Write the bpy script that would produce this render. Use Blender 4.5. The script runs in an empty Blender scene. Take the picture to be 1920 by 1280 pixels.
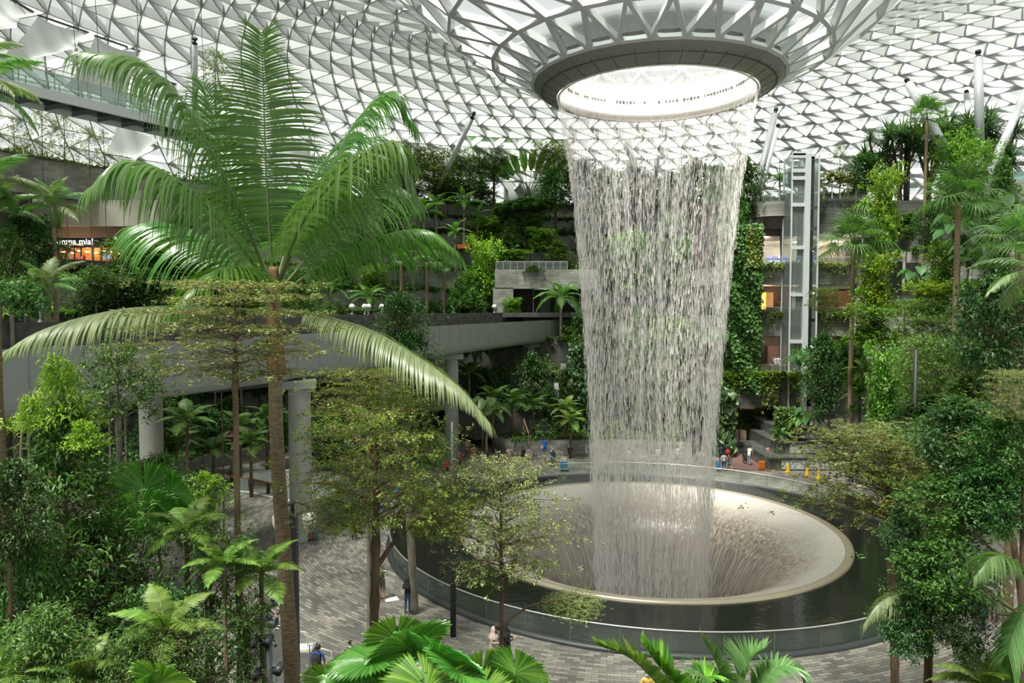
import bpy, bmesh, math, random
import numpy as np
from mathutils import Vector, Matrix
random.seed(7); np.random.seed(7)
SC = bpy.context.scene
COL = SC.collection
PI = math.pi
# ---------------------------------------------------------------- camera, sky, sun, exposure
FPX = 1360.0; PITCH = math.radians(2.735); CH = 13.24
cam_data = bpy.data.cameras.new('camera'); cam = bpy.data.objects.new('camera', cam_data); COL.objects.link(cam)
cam.location = (0, 0, CH); cam.rotation_euler = (PI/2-PITCH, 0, 0)
cam_data.sensor_width = 36; cam_data.lens = 36*FPX/1920; cam_data.clip_end = 900; cam_data.clip_start = .1
SC.camera = cam
W = bpy.data.worlds.new('sky'); SC.world = W; W.use_nodes = True
bg = W.node_tree.nodes['Background']; bg.inputs[0].default_value = (.99, 1, .98, 1); bg.inputs[1].default_value = 1.02
sd = bpy.data.lights.new('sun', 'SUN'); sun = bpy.data.objects.new('sun', sd); COL.objects.link(sun)
sd.energy = 15.0; sd.angle = math.radians(16); sd.color = (1, .95, .86)
sun.rotation_euler = (math.radians(17), math.radians(-14), 0)
vs = SC.view_settings; SC.display_settings.display_device = 'sRGB'
vs.view_transform = 'Standard'; vs.look = 'None'; vs.exposure = 0.27; vs.gamma = 1; vs.use_curve_mapping = False
cy = SC.cycles
cy.max_bounces = 6; cy.diffuse_bounces = 3; cy.glossy_bounces = 2; cy.transmission_bounces = 4
cy.transparent_max_bounces = 24; cy.caustics_reflective = False; cy.caustics_refractive = False
cy.use_denoising = True; cy.sample_clamp_indirect = 4.0

_cp, _sp = math.cos(PITCH), math.sin(PITCH)
def ray(px, py):
    u = (px-960)/FPX; v = (640-py)/FPX
    return Vector((u, _cp+v*_sp, -_sp+v*_cp))
def P(px, py, d):
    r = ray(px, py); return Vector((0, 0, CH)) + r*(d/r.y)
def G(px, py, z=0.0):
    r = ray(px, py); return Vector((0, 0, CH)) + r*((z-CH)/r.z)
CX, CY = 8.4, 43.0          # axis of the falling water
def PC(r, adeg, z):
    a = math.radians(adeg); return Vector((CX+r*math.cos(a), CY+r*math.sin(a), z))

# ---------------------------------------------------------------- materials
MATS = {}
def nm(name):
    m = bpy.data.materials.new(name); m.use_nodes = True
    nt = m.node_tree; return m, nt, nt.nodes['Principled BSDF'], nt.nodes['Material Output']
def N(nt, t, **kw):
    n = nt.nodes.new(t)
    for k, v in kw.items():
        if k.startswith('i_'):
            key = k[2:]; key = int(key) if key.isdigit() else key
            n.inputs[key].default_value = v
        else: setattr(n, k, v)
    return n
def L(nt, a, b): nt.links.new(a, b)
def plain(name, col, rough=.5, metal=0, spec=.5, emit=0, alpha=1):
    if name in MATS: return MATS[name]
    m, nt, b, o = nm(name)
    b.inputs['Base Color'].default_value = (*col, 1); b.inputs['Roughness'].default_value = rough
    b.inputs['Metallic'].default_value = metal; b.inputs['Specular IOR Level'].default_value = spec
    if emit: b.inputs['Emission Color'].default_value = (*col, 1); b.inputs['Emission Strength'].default_value = emit
    if alpha < 1: b.inputs['Alpha'].default_value = alpha
    MATS[name] = m; return m
def noisy(name, c1, c2, scale=3, rough=.7, bump=0, detail=4, spec=.4, stretch=(1, 1, 1)):
    if name in MATS: return MATS[name]
    m, nt, b, o = nm(name)
    tc = N(nt, 'ShaderNodeTexCoord'); mp = N(nt, 'ShaderNodeMapping'); mp.inputs['Scale'].default_value = stretch
    no = N(nt, 'ShaderNodeTexNoise', i_Scale=scale, i_Detail=detail)
    cr = N(nt, 'ShaderNodeValToRGB'); cr.color_ramp.elements[0].position = .35; cr.color_ramp.elements[1].position = .65
    cr.color_ramp.elements[0].color = (*c1, 1); cr.color_ramp.elements[1].color = (*c2, 1)
    L(nt, tc.outputs['Object'], mp.inputs[0]); L(nt, mp.outputs[0], no.inputs['Vector'])
    L(nt, no.outputs[0], cr.inputs[0]); L(nt, cr.outputs[0], b.inputs['Base Color'])
    b.inputs['Roughness'].default_value = rough; b.inputs['Specular IOR Level'].default_value = spec
    if bump:
        bp = N(nt, 'ShaderNodeBump', i_Strength=bump, i_Distance=.05); L(nt, no.outputs[0], bp.inputs['Height']); L(nt, bp.outputs[0], b.inputs['Normal'])
    MATS[name] = m; return m
def bricks(name, c1, c2, mortar, bw=.6, bh=.2, rough=.75, ms=.008, spec=.35, bump=.3, bias=0.0):
    """stone courses from the UV map (metres)"""
    if name in MATS: return MATS[name]
    m, nt, b, o = nm(name)
    uv = N(nt, 'ShaderNodeUVMap')
    br = N(nt, 'ShaderNodeTexBrick'); br.offset = .5; br.squash = 1
    br.inputs['Scale'].default_value = 1; br.inputs['Brick Width'].default_value = bw; br.inputs['Row Height'].default_value = bh
    br.inputs['Mortar Size'].default_value = ms; br.inputs['Bias'].default_value = bias
    br.inputs['Color1'].default_value = (*c1, 1); br.inputs['Color2'].default_value = (*c2, 1); br.inputs['Mortar'].default_value = (*mortar, 1)
    no = N(nt, 'ShaderNodeTexNoise', i_Scale=.35, i_Detail=6)
    n2 = N(nt, 'ShaderNodeTexNoise', i_Scale=14, i_Detail=3)
    mr = N(nt, 'ShaderNodeMapRange'); mr.inputs[1].default_value = .35; mr.inputs[2].default_value = .65; mr.inputs[3].default_value = .72; mr.inputs[4].default_value = 1.25
    mr2 = N(nt, 'ShaderNodeMapRange'); mr2.inputs[3].default_value = .75; mr2.inputs[4].default_value = 1.25
    mu = N(nt, 'ShaderNodeMath', operation='MULTIPLY'); vm = N(nt, 'ShaderNodeVectorMath', operation='SCALE')
    for q in (br, no, n2): L(nt, uv.outputs[0], q.inputs['Vector'])
    L(nt, no.outputs[0], mr.inputs[0]); L(nt, n2.outputs[0], mr2.inputs[0]); L(nt, mr.outputs[0], mu.inputs[0]); L(nt, mr2.outputs[0], mu.inputs[1])
    L(nt, br.outputs['Color'], vm.inputs[0]); L(nt, mu.outputs[0], vm.inputs['Scale']); L(nt, vm.outputs[0], b.inputs['Base Color'])
    bp = N(nt, 'ShaderNodeBump', i_Strength=bump, i_Distance=.02); L(nt, n2.outputs[0], bp.inputs['Height']); L(nt, bp.outputs[0], b.inputs['Normal'])
    b.inputs['Roughness'].default_value = rough; b.inputs['Specular IOR Level'].default_value = spec
    MATS[name] = m; return m
def leafmat(name, c1, c2, c3=None, rough=.42, trans=.32, tcol=None, spec=.5):
    """leaf: colour varies from leaf to leaf; thin, lets light through"""
    if name in MATS: return MATS[name]
    m, nt, b, o = nm(name)
    ge = N(nt, 'ShaderNodeNewGeometry'); oi = N(nt, 'ShaderNodeObjectInfo')
    cr = N(nt, 'ShaderNodeValToRGB'); e = cr.color_ramp.elements
    e[0].color = (*c1, 1); e[1].color = (*c2, 1); e[0].position = .1; e[1].position = .8 if c3 else .95
    if c3: k = e.new(.97); k.color = (*c3, 1)
    L(nt, ge.outputs['Random Per Island'], cr.inputs[0])
    hs = N(nt, 'ShaderNodeHueSaturation'); mr = N(nt, 'ShaderNodeMapRange'); mr.inputs[3].default_value = .78; mr.inputs[4].default_value = 1.28
    mh = N(nt, 'ShaderNodeMapRange'); mh.inputs[3].default_value = .48; mh.inputs[4].default_value = .515
    L(nt, oi.outputs['Random'], mr.inputs[0]); L(nt, mr.outputs[0], hs.inputs['Value']); L(nt, oi.outputs['Random'], mh.inputs[0]); L(nt, mh.outputs[0], hs.inputs['Hue'])
    L(nt, cr.outputs[0], hs.inputs['Color']); L(nt, hs.outputs[0], b.inputs['Base Color'])
    b.inputs['Roughness'].default_value = rough; b.inputs['Specular IOR Level'].default_value = spec
    tr = N(nt, 'ShaderNodeBsdfTranslucent'); mx = N(nt, 'ShaderNodeMixShader', i_0=trans)
    g2 = N(nt, 'ShaderNodeVectorMath', operation='MULTIPLY'); g2.inputs[1].default_value = tcol or (1.3, 1.45, .6)
    L(nt, hs.outputs[0], g2.inputs[0]); L(nt, g2.outputs[0], tr.inputs[0])
    L(nt, b.outputs[0], mx.inputs[1]); L(nt, tr.outputs[0], mx.inputs[2]); L(nt, mx.outputs[0], o.inputs[0])
    MATS[name] = m; return m
def glassmat(name, tint=(.85, .92, .9), body=(.8, .85, .85), mix=.12, gloss=.12):
    if name in MATS: return MATS[name]
    m, nt, b, o = nm(name)
    t = N(nt, 'ShaderNodeBsdfTransparent'); t.inputs[0].default_value = (*tint, 1)
    d = N(nt, 'ShaderNodeBsdfDiffuse'); d.inputs[0].default_value = (*body, 1)
    g = N(nt, 'ShaderNodeBsdfGlossy'); g.inputs[1].default_value = .05
    fr = N(nt, 'ShaderNodeFresnel', i_0=1.4)
    m1 = N(nt, 'ShaderNodeMixShader', i_0=mix); m2 = N(nt, 'ShaderNodeMixShader', i_0=gloss)
    L(nt, t.outputs[0], m1.inputs[1]); L(nt, d.outputs[0], m1.inputs[2]); L(nt, m1.outputs[0], m2.inputs[1]); L(nt, g.outputs[0], m2.inputs[2])
    if gloss > 0: L(nt, fr.outputs[0], m2.inputs[0])
    L(nt, m2.outputs[0], o.inputs[0]); MATS[name] = m; return m

# ---------------------------------------------------------------- mesh helper
def npv(p): return np.array(p, dtype=np.float64)
def unit(a): return a/np.maximum(np.linalg.norm(a, axis=-1, keepdims=True), 1e-9)
class MB:
    def __init__(s): s.v = []; s.q = []; s.t = []; s.n = 0
    def add(s, v, q=None, t=None, mi=0, sm=False):
        v = np.asarray(v, dtype=np.float64).reshape(-1, 3)
        if q is not None and len(q): s.q.append((np.asarray(q, dtype=np.int64).reshape(-1, 4)+s.n, mi, sm))
        if t is not None and len(t): s.t.append((np.asarray(t, dtype=np.int64).reshape(-1, 3)+s.n, mi, sm))
        s.v.append(v); s.n += len(v)
    def box(s, c, d, rz=0, mi=0, rm=None):
        x, y, z = d[0]/2, d[1]/2, d[2]/2
        v = np.array([[i*x, j*y, k*z] for i in (-1, 1) for j in (-1, 1) for k in (-1, 1)])
        if rz: c_, s_ = math.cos(rz), math.sin(rz); v = v@np.array([[c_, s_, 0], [-s_, c_, 0], [0, 0, 1]])
        if rm is not None: v = v@np.array(rm).T
        s.add(v+npv(c), [[0, 1, 3, 2], [4, 6, 7, 5], [0, 4, 5, 1], [2, 3, 7, 6], [0, 2, 6, 4], [1, 5, 7, 3]], mi=mi)
    def bar(s, a, b, w, h=None, mi=0, up=(0, 0, 1)):
        """square bar from a to b"""
        a, b = npv(a), npv(b); h = h or w; d = b-a; l = np.linalg.norm(d)
        if l < 1e-6: return
        d /= l; u = npv(up)
        if abs(d@u) > .98: u = npv((1, 0, 0))
        sd_ = np.cross(d, u); sd_ /= np.linalg.norm(sd_); u = np.cross(sd_, d)
        v = [p+sd_*i*w/2+u*j*h/2 for p in (a, b) for i in (-1, 1) for j in (-1, 1)]
        s.add(v, [[0, 2, 3, 1], [4, 5, 7, 6], [0, 1, 5, 4], [2, 6, 7, 3], [0, 4, 6, 2], [1, 3, 7, 5]], mi=mi)
    def tube(s, pts, rad, n=8, mi=0, cap=True, sm=True):
        p = npv(pts); k = len(p); rad = np.full(k, rad) if np.isscalar(rad) else npv(rad)
        tg = np.gradient(p, axis=0); tg = unit(tg)
        ref = npv((0, 0, 1)) if abs(tg[0][2]) < .9 else npv((1, 0, 0))
        rings = []
        a = np.linspace(0, 2*PI, n, endpoint=False)
        u = np.cross(tg[0], ref); u /= np.linalg.norm(u)
        for i in range(k):
            u = u-tg[i]*(u@tg[i]); u /= max(np.linalg.norm(u), 1e-9); w = np.cross(tg[i], u)
            rings.append(p[i]+rad[i]*(np.cos(a)[:, None]*u+np.sin(a)[:, None]*w))
        v = np.concatenate(rings); q = []
        for i in range(k-1):
            for j in range(n):
                j2 = (j+1) % n; q.append([i*n+j, i*n+j2, (i+1)*n+j2, (i+1)*n+j])
        t = []
        if cap:
            b0 = len(v); v = np.concatenate([v, p[:1], p[-1:]])
            for j in range(n):
                j2 = (j+1) % n; t.append([b0, j2, j]); t.append([b0+1, (k-1)*n+j, (k-1)*n+j2])
        s.add(v, q, t, mi, sm)
    def lathe(s, prof, c=(0, 0, 0), n=48, a0=0, a1=360, mi=0, sm=True):
        full = abs(a1-a0) >= 360; m = n if full else n+1
        a = np.radians(np.linspace(a0, a1, m, endpoint=not full)); k = len(prof)
        v = np.array([[c[0]+r*math.cos(t), c[1]+r*math.sin(t), c[2]+z] for (r, z) in prof for t in a]); q = []
        for i in range(k-1):
            for j in range(n):
                j2 = (j+1) % m; q.append([i*m+j, i*m+j2, (i+1)*m+j2, (i+1)*m+j])
        s.add(v, q, None, mi, sm)
    def prism(s, poly, z0, z1, mi=0):
        """vertical prism of a convex/any xy polygon"""
        n = len(poly); v = [(x, y, z0) for x, y in poly]+[(x, y, z1) for x, y in poly]
        q = [[j, (j+1) % n, n+(j+1) % n, n+j] for j in range(n)]
        s.add(v, q, None, mi)
        t = []
        from mathutils.geometry import tessellate_polygon
        for tri in tessellate_polygon([[Vector((x, y, 0)) for x, y in poly]]):
            t.append([n+i for i in tri]); t.append([tri[2], tri[1], tri[0]])
        s.add(v, None, t, mi)
    def mesh(s, name, mats, uv=None):
        me = bpy.data.meshes.new(name)
        v = np.concatenate(s.v) if s.v else np.zeros((0, 3))
        me.vertices.add(len(v)); me.vertices.foreach_set('co', v.astype(np.float32).ravel())
        idx = []; starts = []; mi = []; sm = []; st = 0
        for blocks, k in ((s.q, 4), (s.t, 3)):
            for f, m_, s_ in blocks:
                idx.append(f.ravel()); c = len(f)
                starts.append(st+np.arange(c)*k); st += c*k; mi.append(np.full(c, m_)); sm.append(np.full(c, s_))
        idx = np.concatenate(idx); starts = np.concatenate(starts)
        me.loops.add(len(idx)); me.loops.foreach_set('vertex_index', idx.astype(np.int32))
        me.polygons.add(len(starts)); me.polygons.foreach_set('loop_start', starts.astype(np.int32))
        me.polygons.foreach_set('material_index', np.concatenate(mi).astype(np.int32))
        me.polygons.foreach_set('use_smooth', np.concatenate(sm).astype(bool))
        me.update(calc_edges=True)
        for m in (mats if isinstance(mats, (list, tuple)) else [mats]): me.materials.append(m)
        if uv:
            co = v[idx]; npoly = len(me.polygons); nr = np.zeros(npoly*3, np.float32); me.polygons.foreach_get('normal', nr); nr = nr.reshape(-1, 3)
            tot = np.diff(np.append(starts, len(idx))); nl = np.repeat(nr, tot, axis=0)
            flat = np.abs(nl[:, 2]) > .7
            if uv == 'polar':
                dx, dy = co[:, 0]-CX, co[:, 1]-CY; r = np.hypot(dx, dy); th = np.arctan2(dy, dx)
                th = np.where(th < -PI/2, th+2*PI, th)
                rr = np.repeat([np.mean(r[a:b]) for a, b in zip(starts, np.append(starts[1:], len(idx)))], tot) if npoly < 20000 else r
                uvs = np.stack([th*np.round(np.where(flat, 24, rr)), np.where(flat, r, co[:, 2])], 1)
            else:
                tx = np.stack([-nl[:, 1], nl[:, 0], 0*nl[:, 0]], 1); tx = unit(tx)
                uvs = np.stack([np.where(flat, co[:, 0], (co*tx).sum(1)), np.where(flat, co[:, 1], co[:, 2])], 1)
            l = me.uv_layers.new(name='uv'); l.data.foreach_set('uv', uvs.astype(np.float32).ravel())
        return me
    def build(s, name, mats, parent=None, uv=None, loc=None):
        o = bpy.data.objects.new(name, s.mesh(name, mats, uv)); COL.objects.link(o)
        if parent is not None: o.parent = parent
        if loc is not None: o.location = loc
        return o
def link(name, me, parent=None, loc=(0, 0, 0), rot=(0, 0, 0), sc=1.0):
    o = bpy.data.objects.new(name, me); COL.objects.link(o); o.parent = parent
    o.location = loc; o.rotation_euler = rot; o.scale = (sc, sc, sc) if np.isscalar(sc) else sc; return o
def empty(name, loc=(0, 0, 0), rz=0):
    o = bpy.data.objects.new(name, None); COL.objects.link(o); o.location = loc; o.rotation_euler = (0, 0, rz); o.empty_display_size = .2; return o
def tag(o, label=None, cat=None, group=None, kind=None):
    if label: o['label'] = label
    if cat: o['category'] = cat
    if group: o['group'] = group
    if kind: o['kind'] = kind
    return o
def struct(o, label=None):
    o['kind'] = 'structure'
    if label: o['label'] = label
    return o
def copy_tree(o, parent=None):
    c = o.copy(); COL.objects.link(c); c.parent = parent
    for ch in list(o.children): copy_tree(ch, c)
    return c
def catmull(pts, n=12):
    p = [npv(x) for x in pts]; p = [2*p[0]-p[1]]+p+[2*p[-1]-p[-2]]; out = []
    for i in range(1, len(p)-2):
        for k in range(n):
            t = k/n; a, b, c, d = p[i-1:i+3]
            out.append(.5*((2*b)+(-a+c)*t+(2*a-5*b+4*c-d)*t*t+(-a+3*b-3*c+d)*t**3))
    out.append(p[-2]); return np.array(out)
# ---------------------------------------------------------------- setting materials
M_stone = bricks('grey_stone_courses', (.25, .25, .23), (.4, .39, .355), (.09, .09, .085), .75, .3)
M_slate = bricks('dark_slate_courses', (.1, .105, .1), (.17, .17, .165), (.05, .05, .05), 1.1, .3)
M_pave = bricks('grey_paving_setts', (.13, .127, .115), (.33, .305, .26), (.065, .06, .052), .62, .17, rough=.45, ms=.012, spec=.5, bias=-.15)
M_soil = noisy('planting_soil', (.03, .035, .015), (.06, .07, .03), 2, .95)
M_steel = plain('white_painted_steel', (.62, .65, .66), .45)
M_steel2 = plain('roof_steel', (.54, .555, .55), .5)
M_fascia = plain('grey_green_cladding', (.3, .33, .305), .5)
M_conc = noisy('pale_concrete', (.34, .35, .31), (.4, .41, .37), 1.2, .6)
M_dark = plain('dark_grey_metal', (.035, .04, .042), .45)
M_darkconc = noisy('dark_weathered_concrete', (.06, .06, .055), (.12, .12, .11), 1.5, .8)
M_ring = noisy('grey_metal_ring', (.19, .19, .165), (.22, .22, .195), .8, .4)
M_roofglass = glassmat('roof_glass', (.7, .735, .73), (.6, .63, .64), .2, 0)
M_glass = glassmat('rail_glass', (.78, .86, .82), (.6, .7, .66), .08)
M_rail = plain('brushed_steel_rail', (.6, .6, .58), .35, .6)

# ---------------------------------------------------------------- roof: gridshell that dips to the oculus
prof = catmull([(7.1, 13.35), (8.5, 13.95), (10, 14.8), (11.8, 16.1), (13.4, 17.6), (16, 20), (20, 22.8), (25.5, 24.8), (32, 25.9), (39, 26), (47, 24.6),
                (56, 21), (64, 16), (71, 10), (76, 3), (79, -5)], 14)
seg = np.linalg.norm(np.diff(prof, axis=0), axis=1); cum = np.concatenate([[0], np.cumsum(seg)])
rows = []; s_ = 0.0
while s_ < cum[-1]:
    r_ = np.interp(s_, cum, prof[:, 0]); rows.append(s_)
    s_ += 2.5 if r_ < 9 else (3.0 if r_ < 14 else (2.6 if r_ < 30 else 2.3))
rows = np.array(rows); rr = np.interp(rows, cum, prof[:, 0]); zz = np.interp(rows, cum, prof[:, 1])+CH
ds = .05; dr = np.interp(rows+ds, cum, prof[:, 0])-rr; dz = np.interp(rows+ds, cum, prof[:, 1])+CH-zz
ln = np.maximum(np.hypot(dr, dz), 1e-6); dr, dz = dr/ln, dz/ln; dr[-1], dz[-1] = dr[-2], dz[-2]
V = []; NRM = []; ring = []; off = 0.0; cnt = []; offs = []
for i in range(len(rr)):
    n = 28 if rr[i] < 15 else (56 if rr[i] < 30 else 112)
    if cnt and n == cnt[-1]: off = (off+.5) % 1
    elif cnt: off = off*2
    cnt.append(n); offs.append(off); ring.append(len(V))
    for j in range(n):
        a = (j+off)*2*PI/n
        V.append((CX+rr[i]*math.cos(a), CY+rr[i]*math.sin(a), zz[i])); nn = (dz[i]*math.cos(a), dz[i]*math.sin(a), -dr[i]); NRM.append(nn)
V = np.array(V); NRM = unit(np.array(NRM)); tris = []
for i in range(len(rr)-1):
    n, n2 = cnt[i], cnt[i+1]; a0, b0 = ring[i], ring[i+1]
    if n2 == n:
        up = 0 if offs[i+1] > offs[i] else -1      # b_j lies half a step after (0) or before (-1)
        for j in range(n):
            a, an = a0+j, a0+(j+1) % n; b, bn = b0+(j+up) % n, b0+(j+1+up) % n
            if up == 0: tris += [(a, b, an), (b, bn, an)]
            else: tris += [(a, b, bn), (a, bn, an)]
    else:
        for j in range(n):
            a, an = a0+j, a0+(j+1) % n; f0, f1, f2 = b0+2*j, b0+2*j+1, b0+(2*j+2) % n2
            tris += [(a, f0, f1), (a, f1, an), (an, f1, f2)]
tris = np.array(tris)
g = MB(); g.add(V-NRM*.04, None, tris)
roof = struct(empty('ceiling', (0, 0, 0)), 'curved white steel and glass grid roof over the garden')
struct(g.build('glass_panels', M_roofglass, roof))
e = np.sort(np.concatenate([tris[:, [0, 1]], tris[:, [1, 2]], tris[:, [2, 0]]]), axis=1); e = np.unique(e, axis=0)
A, B, nA, nB = V[e[:, 0]], V[e[:, 1]], NRM[e[:, 0]], NRM[e[:, 1]]
rad = np.hypot(A[:, 0]-CX, A[:, 1]-CY)
w = np.interp(rad, [7, 14, 30], [.11, .1, .055])[:, None]; dp = np.interp(rad, [7, 13, 30], [.38, .45, .95])[:, None]
sd_ = unit(np.cross(B-A, nA+nB))
v8 = np.stack([A-sd_*w, A+sd_*w, A+sd_*w+nA*dp, A-sd_*w+nA*dp, B-sd_*w, B+sd_*w, B+sd_*w+nB*dp, B-sd_*w+nB*dp], 1)
k = np.arange(len(e))[:, None]*8
q = np.concatenate([k+np.array(x) for x in ([0, 3, 7, 4], [1, 5, 6, 2], [3, 2, 6, 7], [0, 4, 5, 1])])
g = MB(); g.add(v8.reshape(-1, 3), q); struct(g.build('steel_grid', M_steel2, roof))

# oculus ring, its rows of bolts, the inner weir
t = tag(empty('oculus_ring', (CX, CY, CH+13)), 'wide grey metal ring around the roof opening above the waterfall', 'roof ring')
def lath(prof_, n=96, **kw):
    m = MB(); m.lathe(prof_, (0, 0, 0), n, **kw); return m
mo = lath([(7.25, .45), (7.18, .1), (6.98, -.18), (6.62, -.42)]); mi_ = lath([(6.62, -.42), (6.58, -.38), (6.55, -.45), (6.1, -.68), (5.82, -.78), (5.76, -.72), (5.74, -.3)])
for i in range(36):
    a = i*2*PI/36; c, s = math.cos(a), math.sin(a)
    mo.bar((7.2*c, 7.2*s, .08), (6.64*c, 6.64*s, -.44), .025, .02, mi=1); mi_.bar((6.54*c, 6.54*s, -.47), (5.85*c, 5.85*s, -.8), .02, .02, mi=1)
mo.build('outer_band', [M_ring, M_dark], t); mi_.build('inner_band', [M_ring, M_dark], t)
m = MB()
for i in range(300):
    a = i*2*PI/300; m.box((6.66*math.cos(a), 6.66*math.sin(a), -.42), (.05, .05, .05), a)
m.build('bolt_row', M_dark, t)['kind'] = 'stuff'
wall_in = noisy('wet_weir_lining', (.75, .7, .64), (.95, .93, .9), 6, .3)
lath([(5.74, -.3), (5.6, .4), (5.6, 1.4), (6.6, 1.9)]).build('weir_lining', wall_in, t)
lath([(5.74, -.74), (5.68, -.8), (5.6, -.78)], 96).build('lower_lip', plain('warm_lip', (.85, .78, .74), .4), t)
m = MB()
for i in range(150):
    a = i*2*PI/150
    if random.random() < .75: m.box((5.58*math.cos(a), 5.58*math.sin(a), .45), (.06, random.uniform(.07, .18), random.uniform(.08, .2)), a)
m.build('weir_notches', M_dark, t)
warm = plain('white_ring_lamp', (1, .93, .9), .4, emit=9)
lath([(5.7, -.28), (5.55, -.2), (5.6, -.02)]).build('ring_lamp', warm, t)
lath([(7.25, .45), (8.2, .75), (8.2, 1.3), (7.0, 1.4), (5.9, 1.9)]).build('gutter', M_roofglass, t)

# ---------------------------------------------------------------- pool, bowl and its ring
PX, PY, PR = 8.0, 41.7, 14.9
M_pool = None
m_, nt, b, o = nm('dark_pool_water')
no = N(nt, 'ShaderNodeTexNoise', i_Scale=3.2, i_Detail=5); tc = N(nt, 'ShaderNodeTexCoord'); bp = N(nt, 'ShaderNodeBump', i_Strength=.35, i_Distance=.02)
L(nt, tc.outputs['Object'], no.inputs['Vector']); L(nt, no.outputs[0], bp.inputs['Height']); L(nt, bp.outputs[0], b.inputs['Normal'])
b.inputs['Base Color'].default_value = (.012, .014, .011, 1); b.inputs['Roughness'].default_value = .06; b.inputs['Specular IOR Level'].default_value = .45
M_pool = m_
m = MB(); k = 128
av = np.linspace(0, 2*PI, k, endpoint=False)
outer = np.stack([PX+(PR-.1)*np.cos(av), PY+(PR-.1)*np.sin(av), 0*av+.08], 1); inner = np.stack([CX-.35+11.15*np.cos(av), CY-.3+11.15*np.sin(av), 0*av+.08], 1)
j = np.arange(k); j2 = (j+1) % k
m.add(np.concatenate([outer, inner]), np.stack([j, j2, k+j2, k+j], 1)); o = m.build('pool_water', M_pool)
tag(o, 'still dark water of the round pool around the bowl', 'water', kind='stuff')
t = tag(empty('pool_rim', (PX, PY, 0)), 'curved glass balustrade around the dark round pool', 'balustrade')
lath([(PR+.22, 0), (PR+.22, .12), (PR+.02, .16), (PR-.1, .16), (PR-.1, 0)], 160).build('dark_plinth', M_dark, t)
m = MB(); m.tube([(( PR+.02)*math.cos(a), (PR+.02)*math.sin(a), 1.0) for a in np.linspace(0, 2*PI, 161)], .032, 6); m.build('top_rail', M_rail, t)
m = MB(); m.lathe([(PR+.02, .16), (PR+.02, .98)], (0, 0, 0), 160)
for i in range(48):
    a = i*2*PI/48; m.bar(((PR+.02)*math.cos(a), (PR+.02)*math.sin(a), .16), ((PR+.02)*math.cos(a), (PR+.02)*math.sin(a), .98), .02, .03, mi=1)
m.build('glass_panels', [M_glass, plain('joint_green', (.12, .2, .17), .3)], t)
# the bowl the water falls into
m_, nt, b, o = nm('wet_bowl')
uvn = N(nt, 'ShaderNodeTexCoord'); sp = N(nt, 'ShaderNodeSeparateXYZ'); at = N(nt, 'ShaderNodeMath', operation='ARCTAN2'); ln_ = N(nt, 'ShaderNodeVectorMath', operation='LENGTH')
cmb = N(nt, 'ShaderNodeCombineXYZ'); mul = N(nt, 'ShaderNodeMath', operation='MULTIPLY'); mul.inputs[1].default_value = 20; mz = N(nt, 'ShaderNodeMath', operation='MULTIPLY'); mz.inputs[1].default_value = 2.2
L(nt, uvn.outputs['Object'], sp.inputs[0]); L(nt, sp.outputs[1], at.inputs[0]); L(nt, sp.outputs[0], at.inputs[1]); L(nt, at.outputs[0], mul.inputs[0])
L(nt, uvn.outputs['Object'], ln_.inputs[0]); L(nt, ln_.outputs['Value'], mz.inputs[0]); L(nt, mul.outputs[0], cmb.inputs[0]); L(nt, mz.outputs[0], cmb.inputs[1])
no = N(nt, 'ShaderNodeTexNoise', i_Scale=2.3, i_Detail=6, i_Distortion=.5); L(nt, cmb.outputs[0], no.inputs['Vector'])
cr = N(nt, 'ShaderNodeValToRGB'); e_ = cr.color_ramp.elements; e_[0].position = .42; e_[1].position = .66
e_[0].color = (.09, .072, .048, 1); e_[1].color = (.36, .31, .23, 1); L(nt, no.outputs[0], cr.inputs[0]); n9 = N(nt, 'ShaderNodeTexNoise', i_Scale=.8, i_Detail=4); L(nt, uvn.outputs['Object'], n9.inputs['Vector'])
xy = N(nt, 'ShaderNodeCombineXYZ'); L(nt, sp.outputs[0], xy.inputs[0]); L(nt, sp.outputs[1], xy.inputs[1]); lr = N(nt, 'ShaderNodeVectorMath', operation='LENGTH'); L(nt, xy.outputs[0], lr.inputs[0])
ma = N(nt, 'ShaderNodeMath', operation='MULTIPLY_ADD'); ma.inputs[1].default_value = 2.2; L(nt, n9.outputs[0], ma.inputs[0]); L(nt, lr.outputs['Value'], ma.inputs[2])
fm = N(nt, 'ShaderNodeMapRange'); fm.inputs[1].default_value = 8.8; fm.inputs[2].default_value = 11.0; L(nt, ma.outputs[0], fm.inputs[0])
mxc = N(nt, 'ShaderNodeMix', data_type='RGBA'); mxc.inputs[7].default_value = (.38, .365, .32, 1); L(nt, fm.outputs[0], mxc.inputs[0]); L(nt, cr.outputs[0], mxc.inputs[6]); L(nt, mxc.outputs[2], b.inputs['Base Color'])
bp = N(nt, 'ShaderNodeBump', i_Strength=.6, i_Distance=.08); L(nt, no.outputs[0], bp.inputs['Height']); L(nt, bp.outputs[0], b.inputs['Normal']); b.inputs['Roughness'].default_value = .22
M_bowl = m_
t = tag(empty('acrylic_bowl', (CX-.35, CY-.3, 0)), 'wide round bowl that swallows the falling water, set in the dark pool', 'fountain bowl')
lath([(10.75, .14), (10.3, -.04), (9.6, -.3), (8.4, -.85), (7.4, -1.5), (6.6, -2.4), (5.9, -3.6), (5.2, -5.3), (4.5, -8), (4, -12)], 128).build('inner_wall', M_bowl, t)
lath([(11.22, .02), (11.2, .17), (11.0, .2), (10.75, .14)], 128).build('ring_edge', plain('bronze_edge', (.35, .31, .23), .3, .4), t)

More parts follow.
